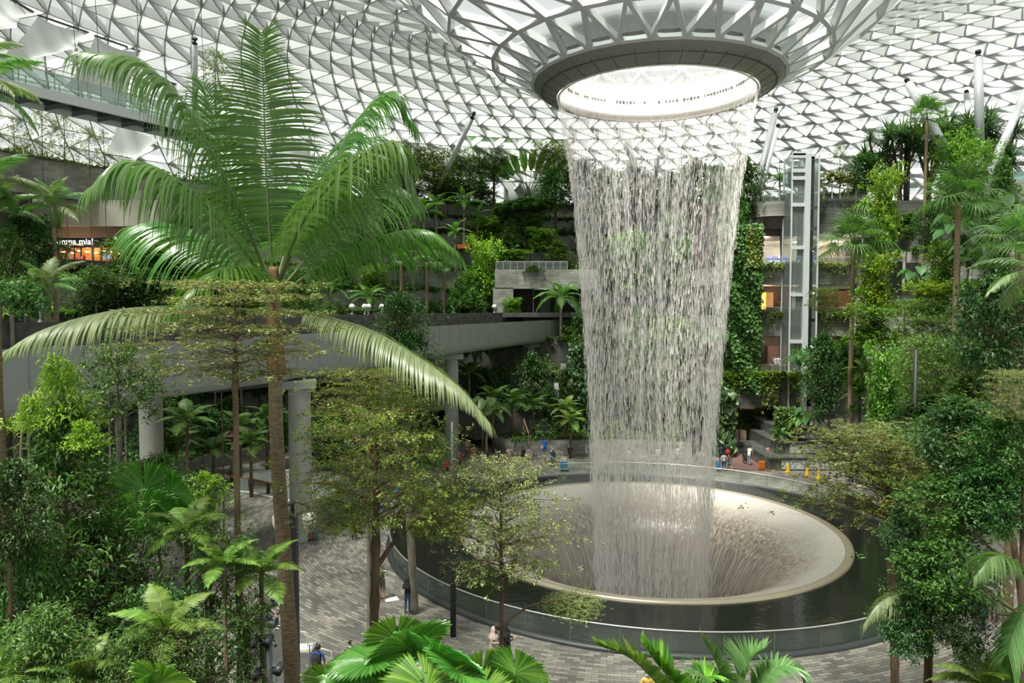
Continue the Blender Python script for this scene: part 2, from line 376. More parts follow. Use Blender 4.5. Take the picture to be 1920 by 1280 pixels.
# ---------------------------------------------------------------- plaza floor with the pool and the escalator well cut out
VOID = [G(425, 912), G(445, 893), (G(500, 884)), G(560, 884), G(620, 887), G(670, 893), G(672, 912), G(640, 925), G(585, 935), G(540, 938), G(480, 925), G(440, 920)]
VOID = [Vector(p) for p in catmull([*VOID, VOID[0]], 4)[:-1]]
bm = bmesh.new(); edges = []
def loop(pts):
    vs_ = [bm.verts.new(p) for p in pts]
    for i in range(len(vs_)): edges.append(bm.edges.new((vs_[i], vs_[(i+1) % len(vs_)])))
loop([(-60, 4, 0), (60, 4, 0), (60, 125, 0), (-60, 125, 0)])
loop([(PX+PR*math.cos(a), PY+PR*math.sin(a), 0) for a in np.linspace(0, 2*PI, 96, endpoint=False)])
loop([(p.x, p.y, 0) for p in VOID])
bmesh.ops.triangle_fill(bm, edges=edges, use_beauty=True)
bm.verts.ensure_lookup_table(); bm.verts.index_update()
m = MB(); m.add([v.co[:] for v in bm.verts], None, [[v.index for v in f.verts] for f in bm.faces]); bm.free()
o = struct(m.build('floor', M_pave), 'grey stone paving of the plaza around the pool')
# per-loop polar paving coordinates
# (done in the material: a mapping from the position about the pool axis, so that setts follow the curve)
nt = M_pave.node_tree; uvn = [x for x in nt.nodes if x.type == 'UVMAP'][0]
tc = N(nt, 'ShaderNodeTexCoord'); sb = N(nt, 'ShaderNodeVectorMath', operation='SUBTRACT'); sb.inputs[1].default_value = (CX-2, CY+3, 0)
sp = N(nt, 'ShaderNodeSeparateXYZ'); at = N(nt, 'ShaderNodeMath', operation='ARCTAN2'); ll = N(nt, 'ShaderNodeVectorMath', operation='LENGTH'); mu = N(nt, 'ShaderNodeMath', operation='MULTIPLY'); mu.inputs[1].default_value = 24
cb = N(nt, 'ShaderNodeCombineXYZ')
L(nt, tc.outputs['Object'], sb.inputs[0]); L(nt, sb.outputs[0], sp.inputs[0]); L(nt, sp.outputs[0], at.inputs[0]); L(nt, sp.outputs[1], at.inputs[1]); L(nt, sb.outputs[0], ll.inputs[0])
L(nt, at.outputs[0], mu.inputs[0]); L(nt, ll.outputs['Value'], cb.inputs[1]); L(nt, mu.outputs[0], cb.inputs[0])
for l in list(nt.links):
    if l.from_node == uvn: tgt = l.to_socket; nt.links.remove(l); L(nt, cb.outputs[0], tgt)
# lower level under the floor, seen down the escalator well
n = len(VOID); white = plain('white_well_lining', (.72, .74, .72), .4)
m = MB(); m.add([(p.x, p.y, 0.02) for p in VOID]+[(p.x, p.y, -3.5) for p in VOID], [[i, (i+1) % n, n+(i+1) % n, n+i] for i in range(n)]); 
t = tag(empty('escalator_well', (VOID[0].x, VOID[0].y, 0)), 'rounded white opening in the plaza with a glass guard and orange handrail', 'balustrade')
def rel(m, t): m.v = [v-npv(t.location) for v in m.v]; return m
rel(m, t).build('well_lining', white, t)
c_ = sum(VOID, Vector())/n
m = MB(); m.prism([(p.x, p.y) for p in VOID], -3.6, -3.5); rel(m, t).build('lower_floor', plain('pale_lower_floor', (.5, .52, .5), .5), t)
ring_ = [(p.x+(p.x-c_.x)*.03, p.y+(p.y-c_.y)*.03) for p in VOID]
m = MB(); m.add([(x, y, .1) for x, y in ring_]+[(x, y, 1.0) for x, y in ring_], [[i, (i+1) % n, n+(i+1) % n, n+i] for i in range(n)]); rel(m, t).build('glass_guard', M_glass, t)
m = MB(); m.tube([(x, y, 1.03) for x, y in ring_+[ring_[0]]], .045, 6); rel(m, t).build('orange_handrail', plain('orange_wood', (.45, .16, .05), .4), t)
m = MB(); m.tube([(x, y, .04) for x, y in ring_+[ring_[0]]], .09, 6); rel(m, t).build('white_kerb', white, t)
t = tag(empty('escalator', G(640, 915)), 'black handrails of an escalator rising from the white well', 'escalator')
for s_ in (-.45, .45):
    m = MB(); a = G(655, 912)+Vector((0, s_, 0)); b_ = G(590, 925)+Vector((0, s_, 0))
    m.tube(catmull([b_+Vector((-1.5, 0, -1.2)), b_+Vector((0, 0, .2)), b_.lerp(a, .45)+Vector((0, 0, 1.05)), a+Vector((-.2, 0, 1.1)), a+Vector((.25, 0, .75)), a+Vector((0, 0, .3)), b_.lerp(a, .5)+Vector((0, 0, .25))], 6), .05, 6)
    rel(m, t).build('handrail', M_dark, t)
m = MB(); a = G(655, 912); b_ = G(590, 925); m.bar(a+Vector((0, 0, .03)), b_+Vector((-1.5, 0, -1.6)), .85, .1); rel(m, t).build('steps', plain('yellow_edge_steps', (.4, .28, .08), .5), t)

# ---------------------------------------------------------------- terraces: arcs about the axis of the water
def arc(name, r0, r1, a0, a1, z0, z1, mat, label=None, cap=None, kind='structure', seg=2.0):
    """solid curved wall between radii r0<r1"""
    m = MB(); n = max(3, int(abs(a1-a0)/seg))
    m.lathe([(r0, z0), (r0, z1)], (CX, CY, 0), n, a0, a1, sm=False)
    m.lathe([(r0, z1), (r1, z1)], (CX, CY, 0), n, a0, a1, mi=1, sm=False)
    m.lathe([(r1, z1), (r1, z0)], (CX, CY, 0), n, a0, a1, sm=False)
    for a in (a0, a1):
        p, q = PC(r0, a, z0), PC(r1, a, z0); m.add([p, q, q+Vector((0, 0, z1-z0)), p+Vector((0, 0, z1-z0))], [[0, 1, 2, 3]])
    o = m.build(name, [mat, cap or mat], uv='polar')
    if kind == 'structure': struct(o, label)
    return o
BACK = [(22, 27, 70, 112, 1.3), (27, 33, 69, 116, 3.4), (33, 40, 68, 124, 6.2), (40, 47, 66, 150, 9.6),
        (47, 49, 56, 165, 12.6), (49, 51.5, 56, 165, 15.3), (51.5, 54, 56, 140, 18), (54, 56.5, 56, 140, 20.6), (56.5, 58.5, 56, 140, 23), (58.5, 60.5, 54, 140, 25.3)]
BEDS = []
zp = 0
for i, (r0, r1, a0, a1, z) in enumerate(BACK):
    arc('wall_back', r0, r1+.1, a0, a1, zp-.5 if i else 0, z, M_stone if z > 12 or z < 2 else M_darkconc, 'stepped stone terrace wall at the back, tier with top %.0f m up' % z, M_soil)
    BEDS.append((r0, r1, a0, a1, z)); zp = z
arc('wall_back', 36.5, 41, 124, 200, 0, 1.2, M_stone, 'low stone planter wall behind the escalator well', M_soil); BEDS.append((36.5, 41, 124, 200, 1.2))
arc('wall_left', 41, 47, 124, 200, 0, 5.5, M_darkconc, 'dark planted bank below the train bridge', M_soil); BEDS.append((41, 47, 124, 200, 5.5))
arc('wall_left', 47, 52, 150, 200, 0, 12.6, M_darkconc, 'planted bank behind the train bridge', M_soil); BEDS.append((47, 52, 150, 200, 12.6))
arc('wall_back', 60.5, 68, 54, 205, 24, 27.5, M_stone, 'grey stone parapet of the upper garden', M_soil); BEDS.append((61, 68, 54, 205, 27.5))
arc('trim_1', 60.3, 60.6, 54, 205, 27.5, 27.65, M_dark)
arc('wall_left', 69, 70, 141, 205, 0, 28, M_slate, 'rear wall behind the restaurant level')
arc('wall_back', 66, 68, 54, 141, 0, 24, M_slate, 'rear wall behind the terraces')
arc('floor_strip', 60.5, 69, 138, 175, 17.4, 18, M_darkconc, 'floor slab in front of the restaurant')
# right-hand slope
RIGHT = [(20.5, 23.5, -35, 32, .5), (23.5, 26.5, -35, 36, 3.2), (26.5, 29.5, -30, 44, 6.6), (29.5, 32.5, -30, 44, 10.4), (32.5, 35.5, -30, 46, 14.4), (35.5, 38.5, -30, 47, 18.2), (38.5, 46, -30, 50, 21.8)]
zp = 0
for i, (r0, r1, a0, a1, z) in enumerate(RIGHT):
    arc('wall_right', r0, r1+.1, a0, a1, zp-.5 if i else 0, z, M_stone if i != 6 else M_slate, 'stepped stone terrace wall on the right, tier with top %.0f m up' % z, M_soil)
    BEDS.append((r0, r1, a0, a1, z)); zp = z
# ---------------------------------------------------------------- train bridge crossing from the left
bp_ = catmull([(-24.5, 8), (-20.6, 20), (-18.2, 26), (-15.6, 31.5), (-11.7, 40.8), (-8.3, 50.5), (-5.0, 60.5), (0, 73.5), (6.6, 88.5), (10, 96)], 8)
t = tag(empty('train_bridge', (-11, 42, 9.1)), 'long pale grey curved train bridge crossing from the left edge to the waterfall', 'bridge')
tg = unit(np.gradient(bp_, axis=0)); nrm = np.stack([-tg[:, 1], tg[:, 0]], 1)   # towards the left/back
def sweep(prof_, name, mat, mi_uv=None, sm=True, extra=None):
    """prof_: list of (offset to the back, z)"""
    m = MB(); k = len(prof_); v = []
    for i in range(len(bp_)):
        for (o_, z_) in prof_: v.append((bp_[i, 0]+nrm[i, 0]*o_, bp_[i, 1]+nrm[i, 1]*o_, z_))
    q = [[i*k+j, (i+1)*k+j, (i+1)*k+j+1, i*k+j+1] for i in range(len(bp_)-1) for j in range(k-1)]
    m.add(v, q, None, 0, sm)
    if extra: extra(m)
    return rel(m, t).build(name, mat, t, uv=mi_uv)
def fascia_joints(m):
    cumb = np.concatenate([[0], np.cumsum(np.linalg.norm(np.diff(bp_, axis=0), axis=1))]); s_ = 1.0
    while s_ < cumb[-1]:
        x, y = np.interp(s_, cumb, bp_[:, 0]), np.interp(s_, cumb, bp_[:, 1]); i = min(np.searchsorted(cumb, s_), len(nrm)-1)
        m.bar((x-nrm[i, 0]*.004, y-nrm[i, 1]*.004, 11.7), (x-nrm[i, 0]*.004, y-nrm[i, 1]*.004, 9.75), .03, .03, mi=1); s_ += 2.1
sweep([(.25, 11.7), (0, 11.72), (0, 9.75), (.04, 9.5), (.18, 9.28), (.45, 9.16), (.9, 9.12), (5.2, 9.12)], 'outer_fascia', [M_fascia, plain('joint_grey', (.2, .22, .21), .6)], sm=False, extra=fascia_joints)
sweep([(.25, 11.7), (.25, 11.2), (5.2, 11.2)], 'deck', M_darkconc, sm=False)
sweep([(5.2, 11.2), (5.2, 12.55), (5.55, 12.55), (5.55, 9.2)], 'far_parapet', M_darkconc, sm=False)
sweep([(1.5, 11.2), (1.5, 11.5), (1.8, 11.5), (1.8, 11.2)], 'running_rail', M_dark, sm=False)
def column(px, py_base, d, r, top, label):
    b = P(px, 575, d); t = tag(empty('bridge_column', (b.x, b.y, 0)), label, 'column')
    m = MB(); m.lathe([(r, 0), (r, top-.1)], (0, 0, 0), 32); m.build('shaft', M_conc, t)
    m = MB(); m.box((-.1, 0, top-.2), (2.0, 1.5, .45), .3); m.build('cap', M_fascia, t)
    return t
column(559, 1033, 40.8, .62, 9.1, 'nearest round concrete column under the train bridge, beside the lamp post')
column(846, 870, 63.6, .6, 9.1, 'middle round concrete column under the train bridge')
column(995, 700, 83, .6, 9.1, 'farthest concrete column, close to the waterfall under the bridge')
column(278, 870, 46, .7, 9.1, 'pale column half hidden by leaves at the left under the bridge')

# ---------------------------------------------------------------- shade sails and glass footbridge, top left
M_sail = nm('white_sailcloth'); m_, nt, b, o = M_sail; b.inputs['Base Color'].default_value = (.85, .86, .86, 1); b.inputs['Roughness'].default_value = .9
tr = N(nt, 'ShaderNodeBsdfTranslucent'); tr.inputs[0].default_value = (.85, .87, .87, 1); mx = N(nt, 'ShaderNodeMixShader', i_0=.5); L(nt, b.outputs[0], mx.inputs[1]); L(nt, tr.outputs[0], mx.inputs[2]); L(nt, mx.outputs[0], o.inputs[0]); M_sail = m_
def sail(c, label, sag=.8, edge=True):
    c = [npv(x) for x in c]; t = tag(empty('shade_sail', Vector(c[0])), label, 'shade sail', 'white shade sails under the roof')
    m = MB(); n = 10; v = []
    for i in range(n+1):
        for j in range(n+1):
            u, w_ = i/n, j/n; u2 = .5+(u-.5)*(1-.12*math.sin(PI*w_)); w2 = .5+(w_-.5)*(1-.16*math.sin(PI*u))
            p = (c[0]*(1-u2)+c[1]*u2)*(1-w2)+(c[3]*(1-u2)+c[2]*u2)*w2; p = p-npv((0, 0, sag*math.sin(PI*u)*math.sin(PI*w_))); v.append(p)
    m.add(v, [[i*(n+1)+j, (i+1)*(n+1)+j, (i+1)*(n+1)+j+1, i*(n+1)+j+1] for i in range(n) for j in range(n)], sm=True); rel(m, t).build('cloth', M_sail, t)
    if edge: m = MB(); m.bar(c[0]+npv((0, 0, .05)), c[1]+npv((0, 0, .05)), .16, .12); rel(m, t).build('edge_bar', M_dark, t)
    return t
sail([P(-180, -120, 47), P(62, 24, 58), P(32, 52, 52), P(-200, 90, 42)], 'white sail cut by the top left corner of the picture')
sail([P(72, 30, 56), P(165, 62, 62), P(146, 90, 58), P(-30, 135, 48)], 'white sail with a black top bar just above the glass footbridge')
sail([P(178, 68, 62), P(262, 97, 68), P(235, 210, 64), P(120, 165, 56)], 'third white sail, behind the topmost left frond of the tall palm')
sail([P(220, 225, 70), P(300, 262, 76), P(255, 300, 74), P(196, 288, 68)], 'small white sail low behind the garden trees at the left', edge=False)
sail([P(540, 250, 84), P(580, 268, 88), P(590, 312, 88), P(520, 300, 84)], 'white sail seen through the upright frond of the tall palm', edge=False)
sail([P(300, 150, 72), P(352, 165, 76), P(350, 196, 76), P(285, 182, 72)], 'little white sail left of the vertical roof strut', edge=True)

t = tag(empty('glass_footbridge', P(200, 190, 43.3)), 'suspended glass footbridge with steel rails at the upper left', 'footbridge')
fa, fb = npv(P(-60, 130, 36.5)), npv(P(480, 262, 53.5)); fd = unit(fb-fa); fn = unit(np.cross(fd, (0, 0, 1)))*-1  # fn: away from camera
fn = npv((fd[1], -fd[0], 0)); fn = fn if fn[0] < 0 else -fn
lf = np.linalg.norm(fb-fa)
m = MB(); m.bar(fa-npv((0, 0, .3)), fb-npv((0, 0, .3)), .18, .55); m.bar(fa+fn*2.6-npv((0, 0, .3)), fb+fn*2.6-npv((0, 0, .3)), .18, .55); rel(m, t).build('edge_beams', M_steel, t)
m = MB()
for s_ in np.arange(.5, lf, 1.6): m.bar(fa+fd*s_-npv((0, 0, .45)), fa+fd*s_+fn*2.6-npv((0, 0, .45)), .1, .2)
rel(m, t).build('cross_beams', M_dark, t)
m = MB(); m.bar(fa+fn*1.3-npv((0, 0, .3)), fb+fn*1.3-npv((0, 0, .3)), 2.4, .03); rel(m, t).build('glass_deck', M_glass, t)
for off_ in (0, 1):
    m = MB(); p = fn*2.6*off_
    m.bar(fa+p+npv((0, 0, 1.15)), fb+p+npv((0, 0, 1.15)), .05); m.bar(fa+p+npv((0, 0, .9)), fb+p+npv((0, 0, .9)), .03)
    for s_ in np.arange(.5, lf, 1.9): m.bar(fa+fd*s_+p, fa+fd*s_+p+npv((0, 0, 1.2)), .05)
    rel(m, t).build('railing', M_rail, t)
    m = MB(); m.bar(fa+p+npv((0, 0, .5)), fb+p+npv((0, 0, .5)), .02, .9); rel(m, t).build('glass_side', M_glass, t)
for k_, (px, y1, d) in enumerate([(149, -20, 42), (191, -20, 43), (266, -40, 46), (386, -30, 50)]):
    m = MB(); a = P(px, 190+k_*16, d); m.tube([a, a+Vector((random.uniform(-1, 1), 0, 18))], .018, 4); m = rel(m, t); m.build('hanger_cable', M_dark, t)

# ---------------------------------------------------------------- tubular roof struts
def strut(p0, p1, r, label, col=None):
    a, b = Vector(p0), Vector(p1); t = tag(empty('roof_strut', a), label, 'roof strut', 'tubular steel struts that carry the roof')
    m = MB(); d = (b-a); m.tube([(0, 0, 0), d*.94], r, 14); m.build('tube', col or M_steel, t)
    m = MB(); m.tube([d*.94, d*.965, d*1.0], [r, r*.45, r*.35], 12); m.tube([d*.985-Vector((0, .02, 0)), d*1.01], [.22, .22], 8); m.build('pin_joint', M_dark, t)
M_strut = plain('strut_grey', (.38, .41, .42), .35)
for (x0, y0, x1, y1, d0, d1, r, lb) in [
    (822, 338, 889, 212, 96, 88, .33, 'slanting grey roof strut left of the waterfall'),
    (783, 270, 768, 200, 96, 92, .3, 'roof strut just beside the drooping right frond of the palm'),
    (803, 285, 808, 238, 100, 97, .3, 'short pale roof strut between two left struts'),
    (366, 215, 365, 72, 60, 56, .22, 'vertical roof strut above the glass footbridge at the left'),
    (1413, 365, 1455, 205, 72, 76, .33, 'darker strut of the pair beside the round balcony'),
    (1424, 350, 1459, 235, 75, 79, .26, 'thinner pale strut of the pair beside the round balcony'),
    (1772, 262, 1700, 150, 64, 68, .38, 'roof strut leaning left behind the tall fan palm'),
    (1823, 262, 1812, 172, 70, 74, .3, 'pale roof strut between the leaning one and the vertical one'),
    (1837, 275, 1834, 97, 57, 58, .33, 'upright dark grey roof strut at the upper right'),
    (1852, 316, 1930, 160, 60, 66, .33, 'roof strut slanting out to the right edge of the picture'),
    (1215, 345, 1165, 255, 100, 96, .4, 'roof strut leaning left, seen through the falling water'),
    (1196, 330, 1165, 240, 102, 98, .35, 'second roof strut seen through the left half of the falling water'),
    (1226, 340, 1240, 235, 102, 96, .35, 'roof strut leaning right, seen through the falling water')]:
    strut(P(x0, y0+14, d0), P(x1, y1, d1), r, lb, M_strut if 'darker' in lb or 'upright' in lb else M_steel)

# ---------------------------------------------------------------- building on the right (balconies, shops, lift tower)
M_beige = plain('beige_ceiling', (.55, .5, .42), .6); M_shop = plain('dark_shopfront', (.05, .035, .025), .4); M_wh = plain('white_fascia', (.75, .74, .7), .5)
M_red = noisy('mauve_ramp_paving', (.16, .085, .075), (.2, .11, .1), 3, .7); M_amber = plain('amber_light', (1, .5, .15), .5, emit=4)
def wbox(name, x0, x1, y0, y1, d, th, mat, label=None, uv='wall', st=True):
    """box whose front face covers pixels x0..x1, y0..y1 at depth d; th deep"""
    a, b = P(x0, y0, d), P(x1, y1, d); m = MB(); m.box(((a.x+b.x)/2, d+th/2, (a.z+b.z)/2), (b.x-a.x, th, a.z-b.z)); o = m.build(name, mat, uv=uv)
    if st: struct(o, label)
    return o
D0 = 68.0
wbox('wall_right', 1340, 1606, 499, 533, D0, 9, M_stone, 'upper grey stone balcony band of the right building')
wbox('wall_right', 1340, 1606, 592, 630, D0, 9, M_stone, 'lower grey stone balcony band of the right building')
wbox('wall_right', 1338, 1520, 700, 762, D0-2, 10, M_darkconc, 'stone band over the ramp tunnel with trailing plants')
wbox('wall_right', 1500, 1530, 700, 800, D0-2, 8, M_stone, 'stone pier right of the ramp tunnel')
wbox('wall_right', 1528, 1800, 376, 438, D0, .8, M_slate, 'dark slate wall beneath the hanging garden on the right')
wbox('wall_right', 1528, 1700, 438, 444, D0-.1, 8, M_beige)
wbox('wall_right', 1604, 1900, 430, 700, D0+1, .5, M_slate, 'slate wall of the right building between terraces')
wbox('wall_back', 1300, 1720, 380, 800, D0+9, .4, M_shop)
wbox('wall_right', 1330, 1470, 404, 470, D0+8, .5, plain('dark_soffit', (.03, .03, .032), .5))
wbox('ceiling', 1420, 1600, 444, 466, D0+7.6, .3, M_beige, 'beige shop ceiling front with slots')
wbox('wall_right', 1420, 1600, 466, 500, D0+7.8, .3, plain('pale_shop_wall', (.6, .56, .48), .5))
wbox('trim_2', 1530, 1600, 446, 460, D0+6, .3, M_wh)
wbox('trim_3', 1520, 1600, 533, 541, D0+.4, .3, M_wh)
for k_, (x0, x1, y0, y1, c, e_) in enumerate([(1425, 1450, 548, 576, (.45, .25, .1), .5), (1452, 1480, 545, 580, (.1, .05, .04), 0), (1428, 1436, 548, 580, (1, .55, .12), 1.6), (1485, 1500, 545, 580, (.25, .3, .32), .3),
        (1545, 1600, 545, 580, (.2, .1, .06), .2), (1440, 1475, 648, 690, (.2, .12, .09), .2), (1520, 1545, 640, 680, (.08, .07, .06), 0), (1465, 1475, 452, 486, (.5, .47, .4), .2)]):
    o = wbox('shop_window', x0, x1, y0, y1, D0+8.6, .1, plain('shop_window_%d' % k_, c, .5, emit=e_), st=False)
    tag(o, ['amber lit shop panel on the middle balcony', 'dark doorway of the middle balcony shop', 'narrow glowing yellow panel in the middle balcony shop', 'pale glass door behind the lift on the middle balcony',
            'brown shopfront right of the lift on the middle balcony', 'dim red-brown stair wall behind the lowest balcony', 'dark shop bay right of the lift on the lowest balcony', 'beige shopfront strip on the top balcony'][k_], 'shop window')
o = wbox('shop_counter', 1445, 1478, 488, 494, D0+3, .6, plain('lit_counter', (.9, .92, .95), .4, emit=1.2), st=False); tag(o, 'white lit counter behind the top balcony rail', 'counter')
def text(name, body, loc, size, mat, rot=(PI/2, 0, 0), parent=None, ext=.01):
    c = bpy.data.curves.new(name, 'FONT'); c.body = body; c.size = size; c.extrude = ext; c.align_x = 'CENTER'; c.align_y = 'CENTER'; c.materials.append(mat)
    o = bpy.data.objects.new(name, c); COL.objects.link(o); bpy.context.view_layer.update(); me = bpy.data.meshes.new_from_object(o.evaluated_get(bpy.context.evaluated_depsgraph_get())); bpy.data.objects.remove(o)
    o = bpy.data.objects.new(name, me); COL.objects.link(o); o.location = loc; o.rotation_euler = rot; o.parent = parent; return o
o = text('lettering_sign', 'SOCIAL', P(1458, 484, D0+2.9), .62, plain('blue_neon', (.15, .12, .9), .4, emit=2.5)); tag(o, 'blue glowing sign above the white counter on the top balcony', 'sign')
o = text('lettering_sign', 'HYSSOO', P(1453, 461, D0+7.3), .5, plain('bronze_letters', (.25, .18, .12), .5)); tag(o, 'brown letters on the beige wall above the top balcony', 'sign')
# balcony rails
def rail(x0, x1, yt, yb, d, label, n=10):
    a, b = P(x0, yt, d), P(x1, yt, d); h = a.z-P(x0, yb, d).z; t = tag(empty('balcony_rail', (a.x, d, a.z-h)), label, 'balustrade')
    w_ = b.x-a.x; m = MB(); m.bar((0, 0, h), (w_, 0, h), .06); m.bar((0, 0, h-.14), (w_, 0, h-.14), .03)
    for i in range(n+1): m.bar((w_*i/n, 0, 0), (w_*i/n, 0, h), .045)
    m.build('rail_frame', M_rail, t); m = MB(); m.box((w_/2, 0, h*.45), (w_, .02, h*.8)); m.build('glass', M_glass, t)
rail(1345, 1606, 481, 500, D0+.3, 'glass rail on the top balcony of the right building')
rail(1345, 1640, 576, 593, D0+.3, 'glass rail on the middle balcony of the right building')
rail(1338, 1560, 683, 701, D0-1.7, 'glass rail on the lowest balcony over the ramp tunnel')
rail(1560, 1602, 690, 714, 60, 'glass rail beside the cascade on the right')
rail(930, 1064, 490, 505, 86.2, 'thin metal rail on the stone parapet left of the waterfall')
rail(900, 1000, 373, 387, 103, 'pale rail in front of the white plant room')
# round balcony
c_ = P(1447, 400, D0+1.5); t = tag(empty('round_balcony', c_), 'round stone balcony beside the lift tower', 'balcony'); r_ = 1.85
m = MB(); z0, z1 = P(0, 404, D0-.4).z-c_.z, P(0, 376, D0-.4).z-c_.z; m.lathe([(r_-.5, z0-.05), (r_, z0), (r_, z1), (r_-.15, z1), (r_-.15, z0+.2)], (0, 0, 0), 40, sm=False); m.build('stone_wall', M_stone, t, uv='wall')
m = MB(); m.lathe([(.01, z0-1.1), (1.0, z0-1.0), (r_-.05, z0-.02)], (0, 0, 0), 40); m.box((1.0, 2.6, z0-.9), (3.4, 5, 1.6)); m.build('soffit', plain('bronze_soffit', (.1, .08, .065), .4), t)
m = MB(); m.lathe([(r_-.1, z1), (r_-.1, z1+.9)], (0, 0, 0), 40); m.build('glass', M_glass, t)
m = MB(); m.tube([((r_-.1)*math.cos(a), (r_-.1)*math.sin(a), z1+.95) for a in np.linspace(0, 2*PI, 33)], .035, 5)
for a in np.linspace(0, 2*PI, 16, endpoint=False): m.bar(((r_-.1)*math.cos(a), (r_-.1)*math.sin(a), z1), ((r_-.1)*math.cos(a), (r_-.1)*math.sin(a), z1+.95), .04)
m.build('railing', M_rail, t)
m = MB(); m.bar((-.75, -1.2, z0-.35), (.1, -.75, z0-.68), .1, .06); m.build('red_strip_lamp', plain('red_neon', (1, .12, .06), .4, emit=7), t)
# lift tower
b0 = P(1509, 575, 66); zt, zb = P(0, 288, 66).z, 2.0; t = tag(empty('lift_tower', (b0.x, 66, zb)), 'tall white steel lift tower with glass sides', 'lift')
H_ = zt-zb; s1 = 66/FPX
m = MB(); m.box((0, 0, H_/2), (10*s1, .5, H_)); m.box((10*s1, .3, H_/2), (7*s1, .5, H_)); m.build('main_mast', M_steel, t)
m = MB()
for xx in (-28, 22):
    m.box((xx*s1, 0, H_/2), (2.5*s1, .12, H_)); m.box((xx*s1, 2.0, H_/2), (2.5*s1, .12, H_))
m.box((-12*s1, 0, H_-.2), (34*s1, .3, .4)); m.build('slim_posts', M_steel, t)
for y in (288, 320, 334, 384, 464, 552, 640): m = MB(); m.box((-14*s1, 0, P(0, y, 66).z-zb), (28*s1, .3, .32)); m.build('cross_bar', M_steel, t)
for y in (296, 389, 428, 467, 545, 600): m = MB(); m.box((13*s1, .2, P(0, y, 66).z-zb), (18*s1, .3, .28)); m.build('cross_bar', M_steel, t)
m = MB(); m.box((-14*s1, 1.0, H_/2), (28*s1, 1.9, H_-.3)); m.box((14*s1, 1.0, H_/2-.2), (16*s1, 1.9, H_-.5)); m.build('glass_shaft', glassmat('lift_glass', (.9, .96, .94), (.7, .8, .76), .16, .1), t)
m = MB(); m.box((-14*s1, 1, P(0, 327, 66).z-zb), (20*s1, 1.2, 1.6)); m.bar((-20*s1, 1, 0), (-20*s1, 1, H_-.8), .07); m.bar((-8*s1, 1, 0), (-8*s1, 1, H_-.8), .07)
for y in range(300, 325, 6): m.bar((-22*s1, .9, P(0, y, 66).z-zb), (-6*s1, .9, P(0, y, 66).z-zb), .06)
m.build('lift_machinery', plain('machinery_grey', (.15, .18, .18), .5), t)
# ramp and tunnel
m = MB(); a, b, c, d = G(1362, 878), G(1446, 884), G(1452, 790), G(1434, 790); z3 = Vector((0, 0, .03)); m.add([a+z3, b+z3, c+z3, d+z3], [[0, 1, 2, 3]]); o = m.build('ramp_paving', M_red); tag(o, 'mauve paved ramp that runs into the tunnel', 'ramp')
# white plant room on the upper garden
t = tag(empty('plant_room', P(985, 385, 104)), 'pale grey plant room behind the traveller palms', 'building')
m = MB(); m.box((0, 1.5, 4.2), (6.2, 3, 8.4)); m.box((.6, 1.5, 10.2), (2.6, 3, 4)); m.build('walls', plain('pale_panel', (.5, .52, .5), .5), t)
m = MB(); m.box((3.3, 0, 4.5), (.8, .1, 5)); m.box((1.4, -.06, 5), (.5, .1, 3.2)); m.build('door', plain('brown_door', (.16, .11, .07), .5), t)
# portal left of the waterfall where the bridge enters
m = MB(); p0, p1 = P(935, 540, 90), P(1066, 584, 90)
m.box((p0.x+.6, 87.6, 14.0), (2.4, 3.2, 3.0)); o = m.build('wall_back', M_stone, uv='wall'); struct(o, 'stone pier left of the tunnel portal')
wbox('wall_back', 928, 1120, 505, 541, 86, 4.5, M_stone, 'stone lintel band above the portal left of the waterfall')
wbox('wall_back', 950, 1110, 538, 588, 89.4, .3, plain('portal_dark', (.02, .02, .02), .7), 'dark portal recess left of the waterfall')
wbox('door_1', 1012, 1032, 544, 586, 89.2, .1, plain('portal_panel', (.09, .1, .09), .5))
m = MB(); a = P(925, 586, 86); b = P(1125, 586, 86); m.box(((a.x+b.x)/2, 87, 12.3), (b.x-a.x, 6, .5)); struct(m.build('floor_slab', M_darkconc, uv='wall'), 'floor slab of the tunnel portal').name = 'floor_strip'
# shop at the left
t = tag(empty('restaurant_front', P(165, 490, 76.5)), 'lit restaurant front with a black sign band at the left', 'shop')
c_ = npv(t.location)
def sb(name, x0, x1, y0, y1, d, th, mat, uv=None):
    a, b = P(x0, y0, d), P(x1, y1, d); m = MB(); m.box(((a.x+b.x)/2, d+th/2, (a.z+b.z)/2), (b.x-a.x, th, a.z-b.z)); rel(m, t).build(name, mat, t, uv=uv)
sb('sign_band', 96, 250, 443, 464, 76.5, .3, plain('black_sign', (.012, .012, .012), .4)); sb('interior', 80, 250, 462, 492, 79, .3, plain('warm_interior', (.6, .28, .1), .5, emit=.12))
sb('brown_soffit', 60, 260, 424, 445, 76, 4, plain('brown_soffit', (.3, .2, .13), .6)); sb('pale_band', 60, 300, 375, 424, 75.5, 4, plain('pale_ceiling', (.5, .48, .4), .6)); sb('dark_plinth', 96, 156, 491, 505, 76, 3, M_slate)
m = MB()
for x in (110, 140, 152, 175, 190, 212, 228): m.bar(P(x, 464, 76.7), P(x, 492, 76.7), .12)
rel(m, t).build('mullions', M_dark, t)
text('sign_letters', 'mamma mia!', P(133, 453, 76.4)-t.location, .92, plain('sign_white', (1, 1, 1), .4, emit=1.5), parent=t)
text('sign_subtitle', 'ITALIAN TABLE', P(137, 458.5, 76.4)-t.location, .32, plain('sign_gold', (.9, .75, .4), .4, emit=1), parent=t)
m = MB()
for i in range(9): p = P(104+i*15, 470+(i % 3)*2, 78.6); m.box(p, (.35, .2, .12))
rel(m, t).build('hanging_lamps', plain('lamp_orange', (1, .6, .25), .5, emit=6), t)
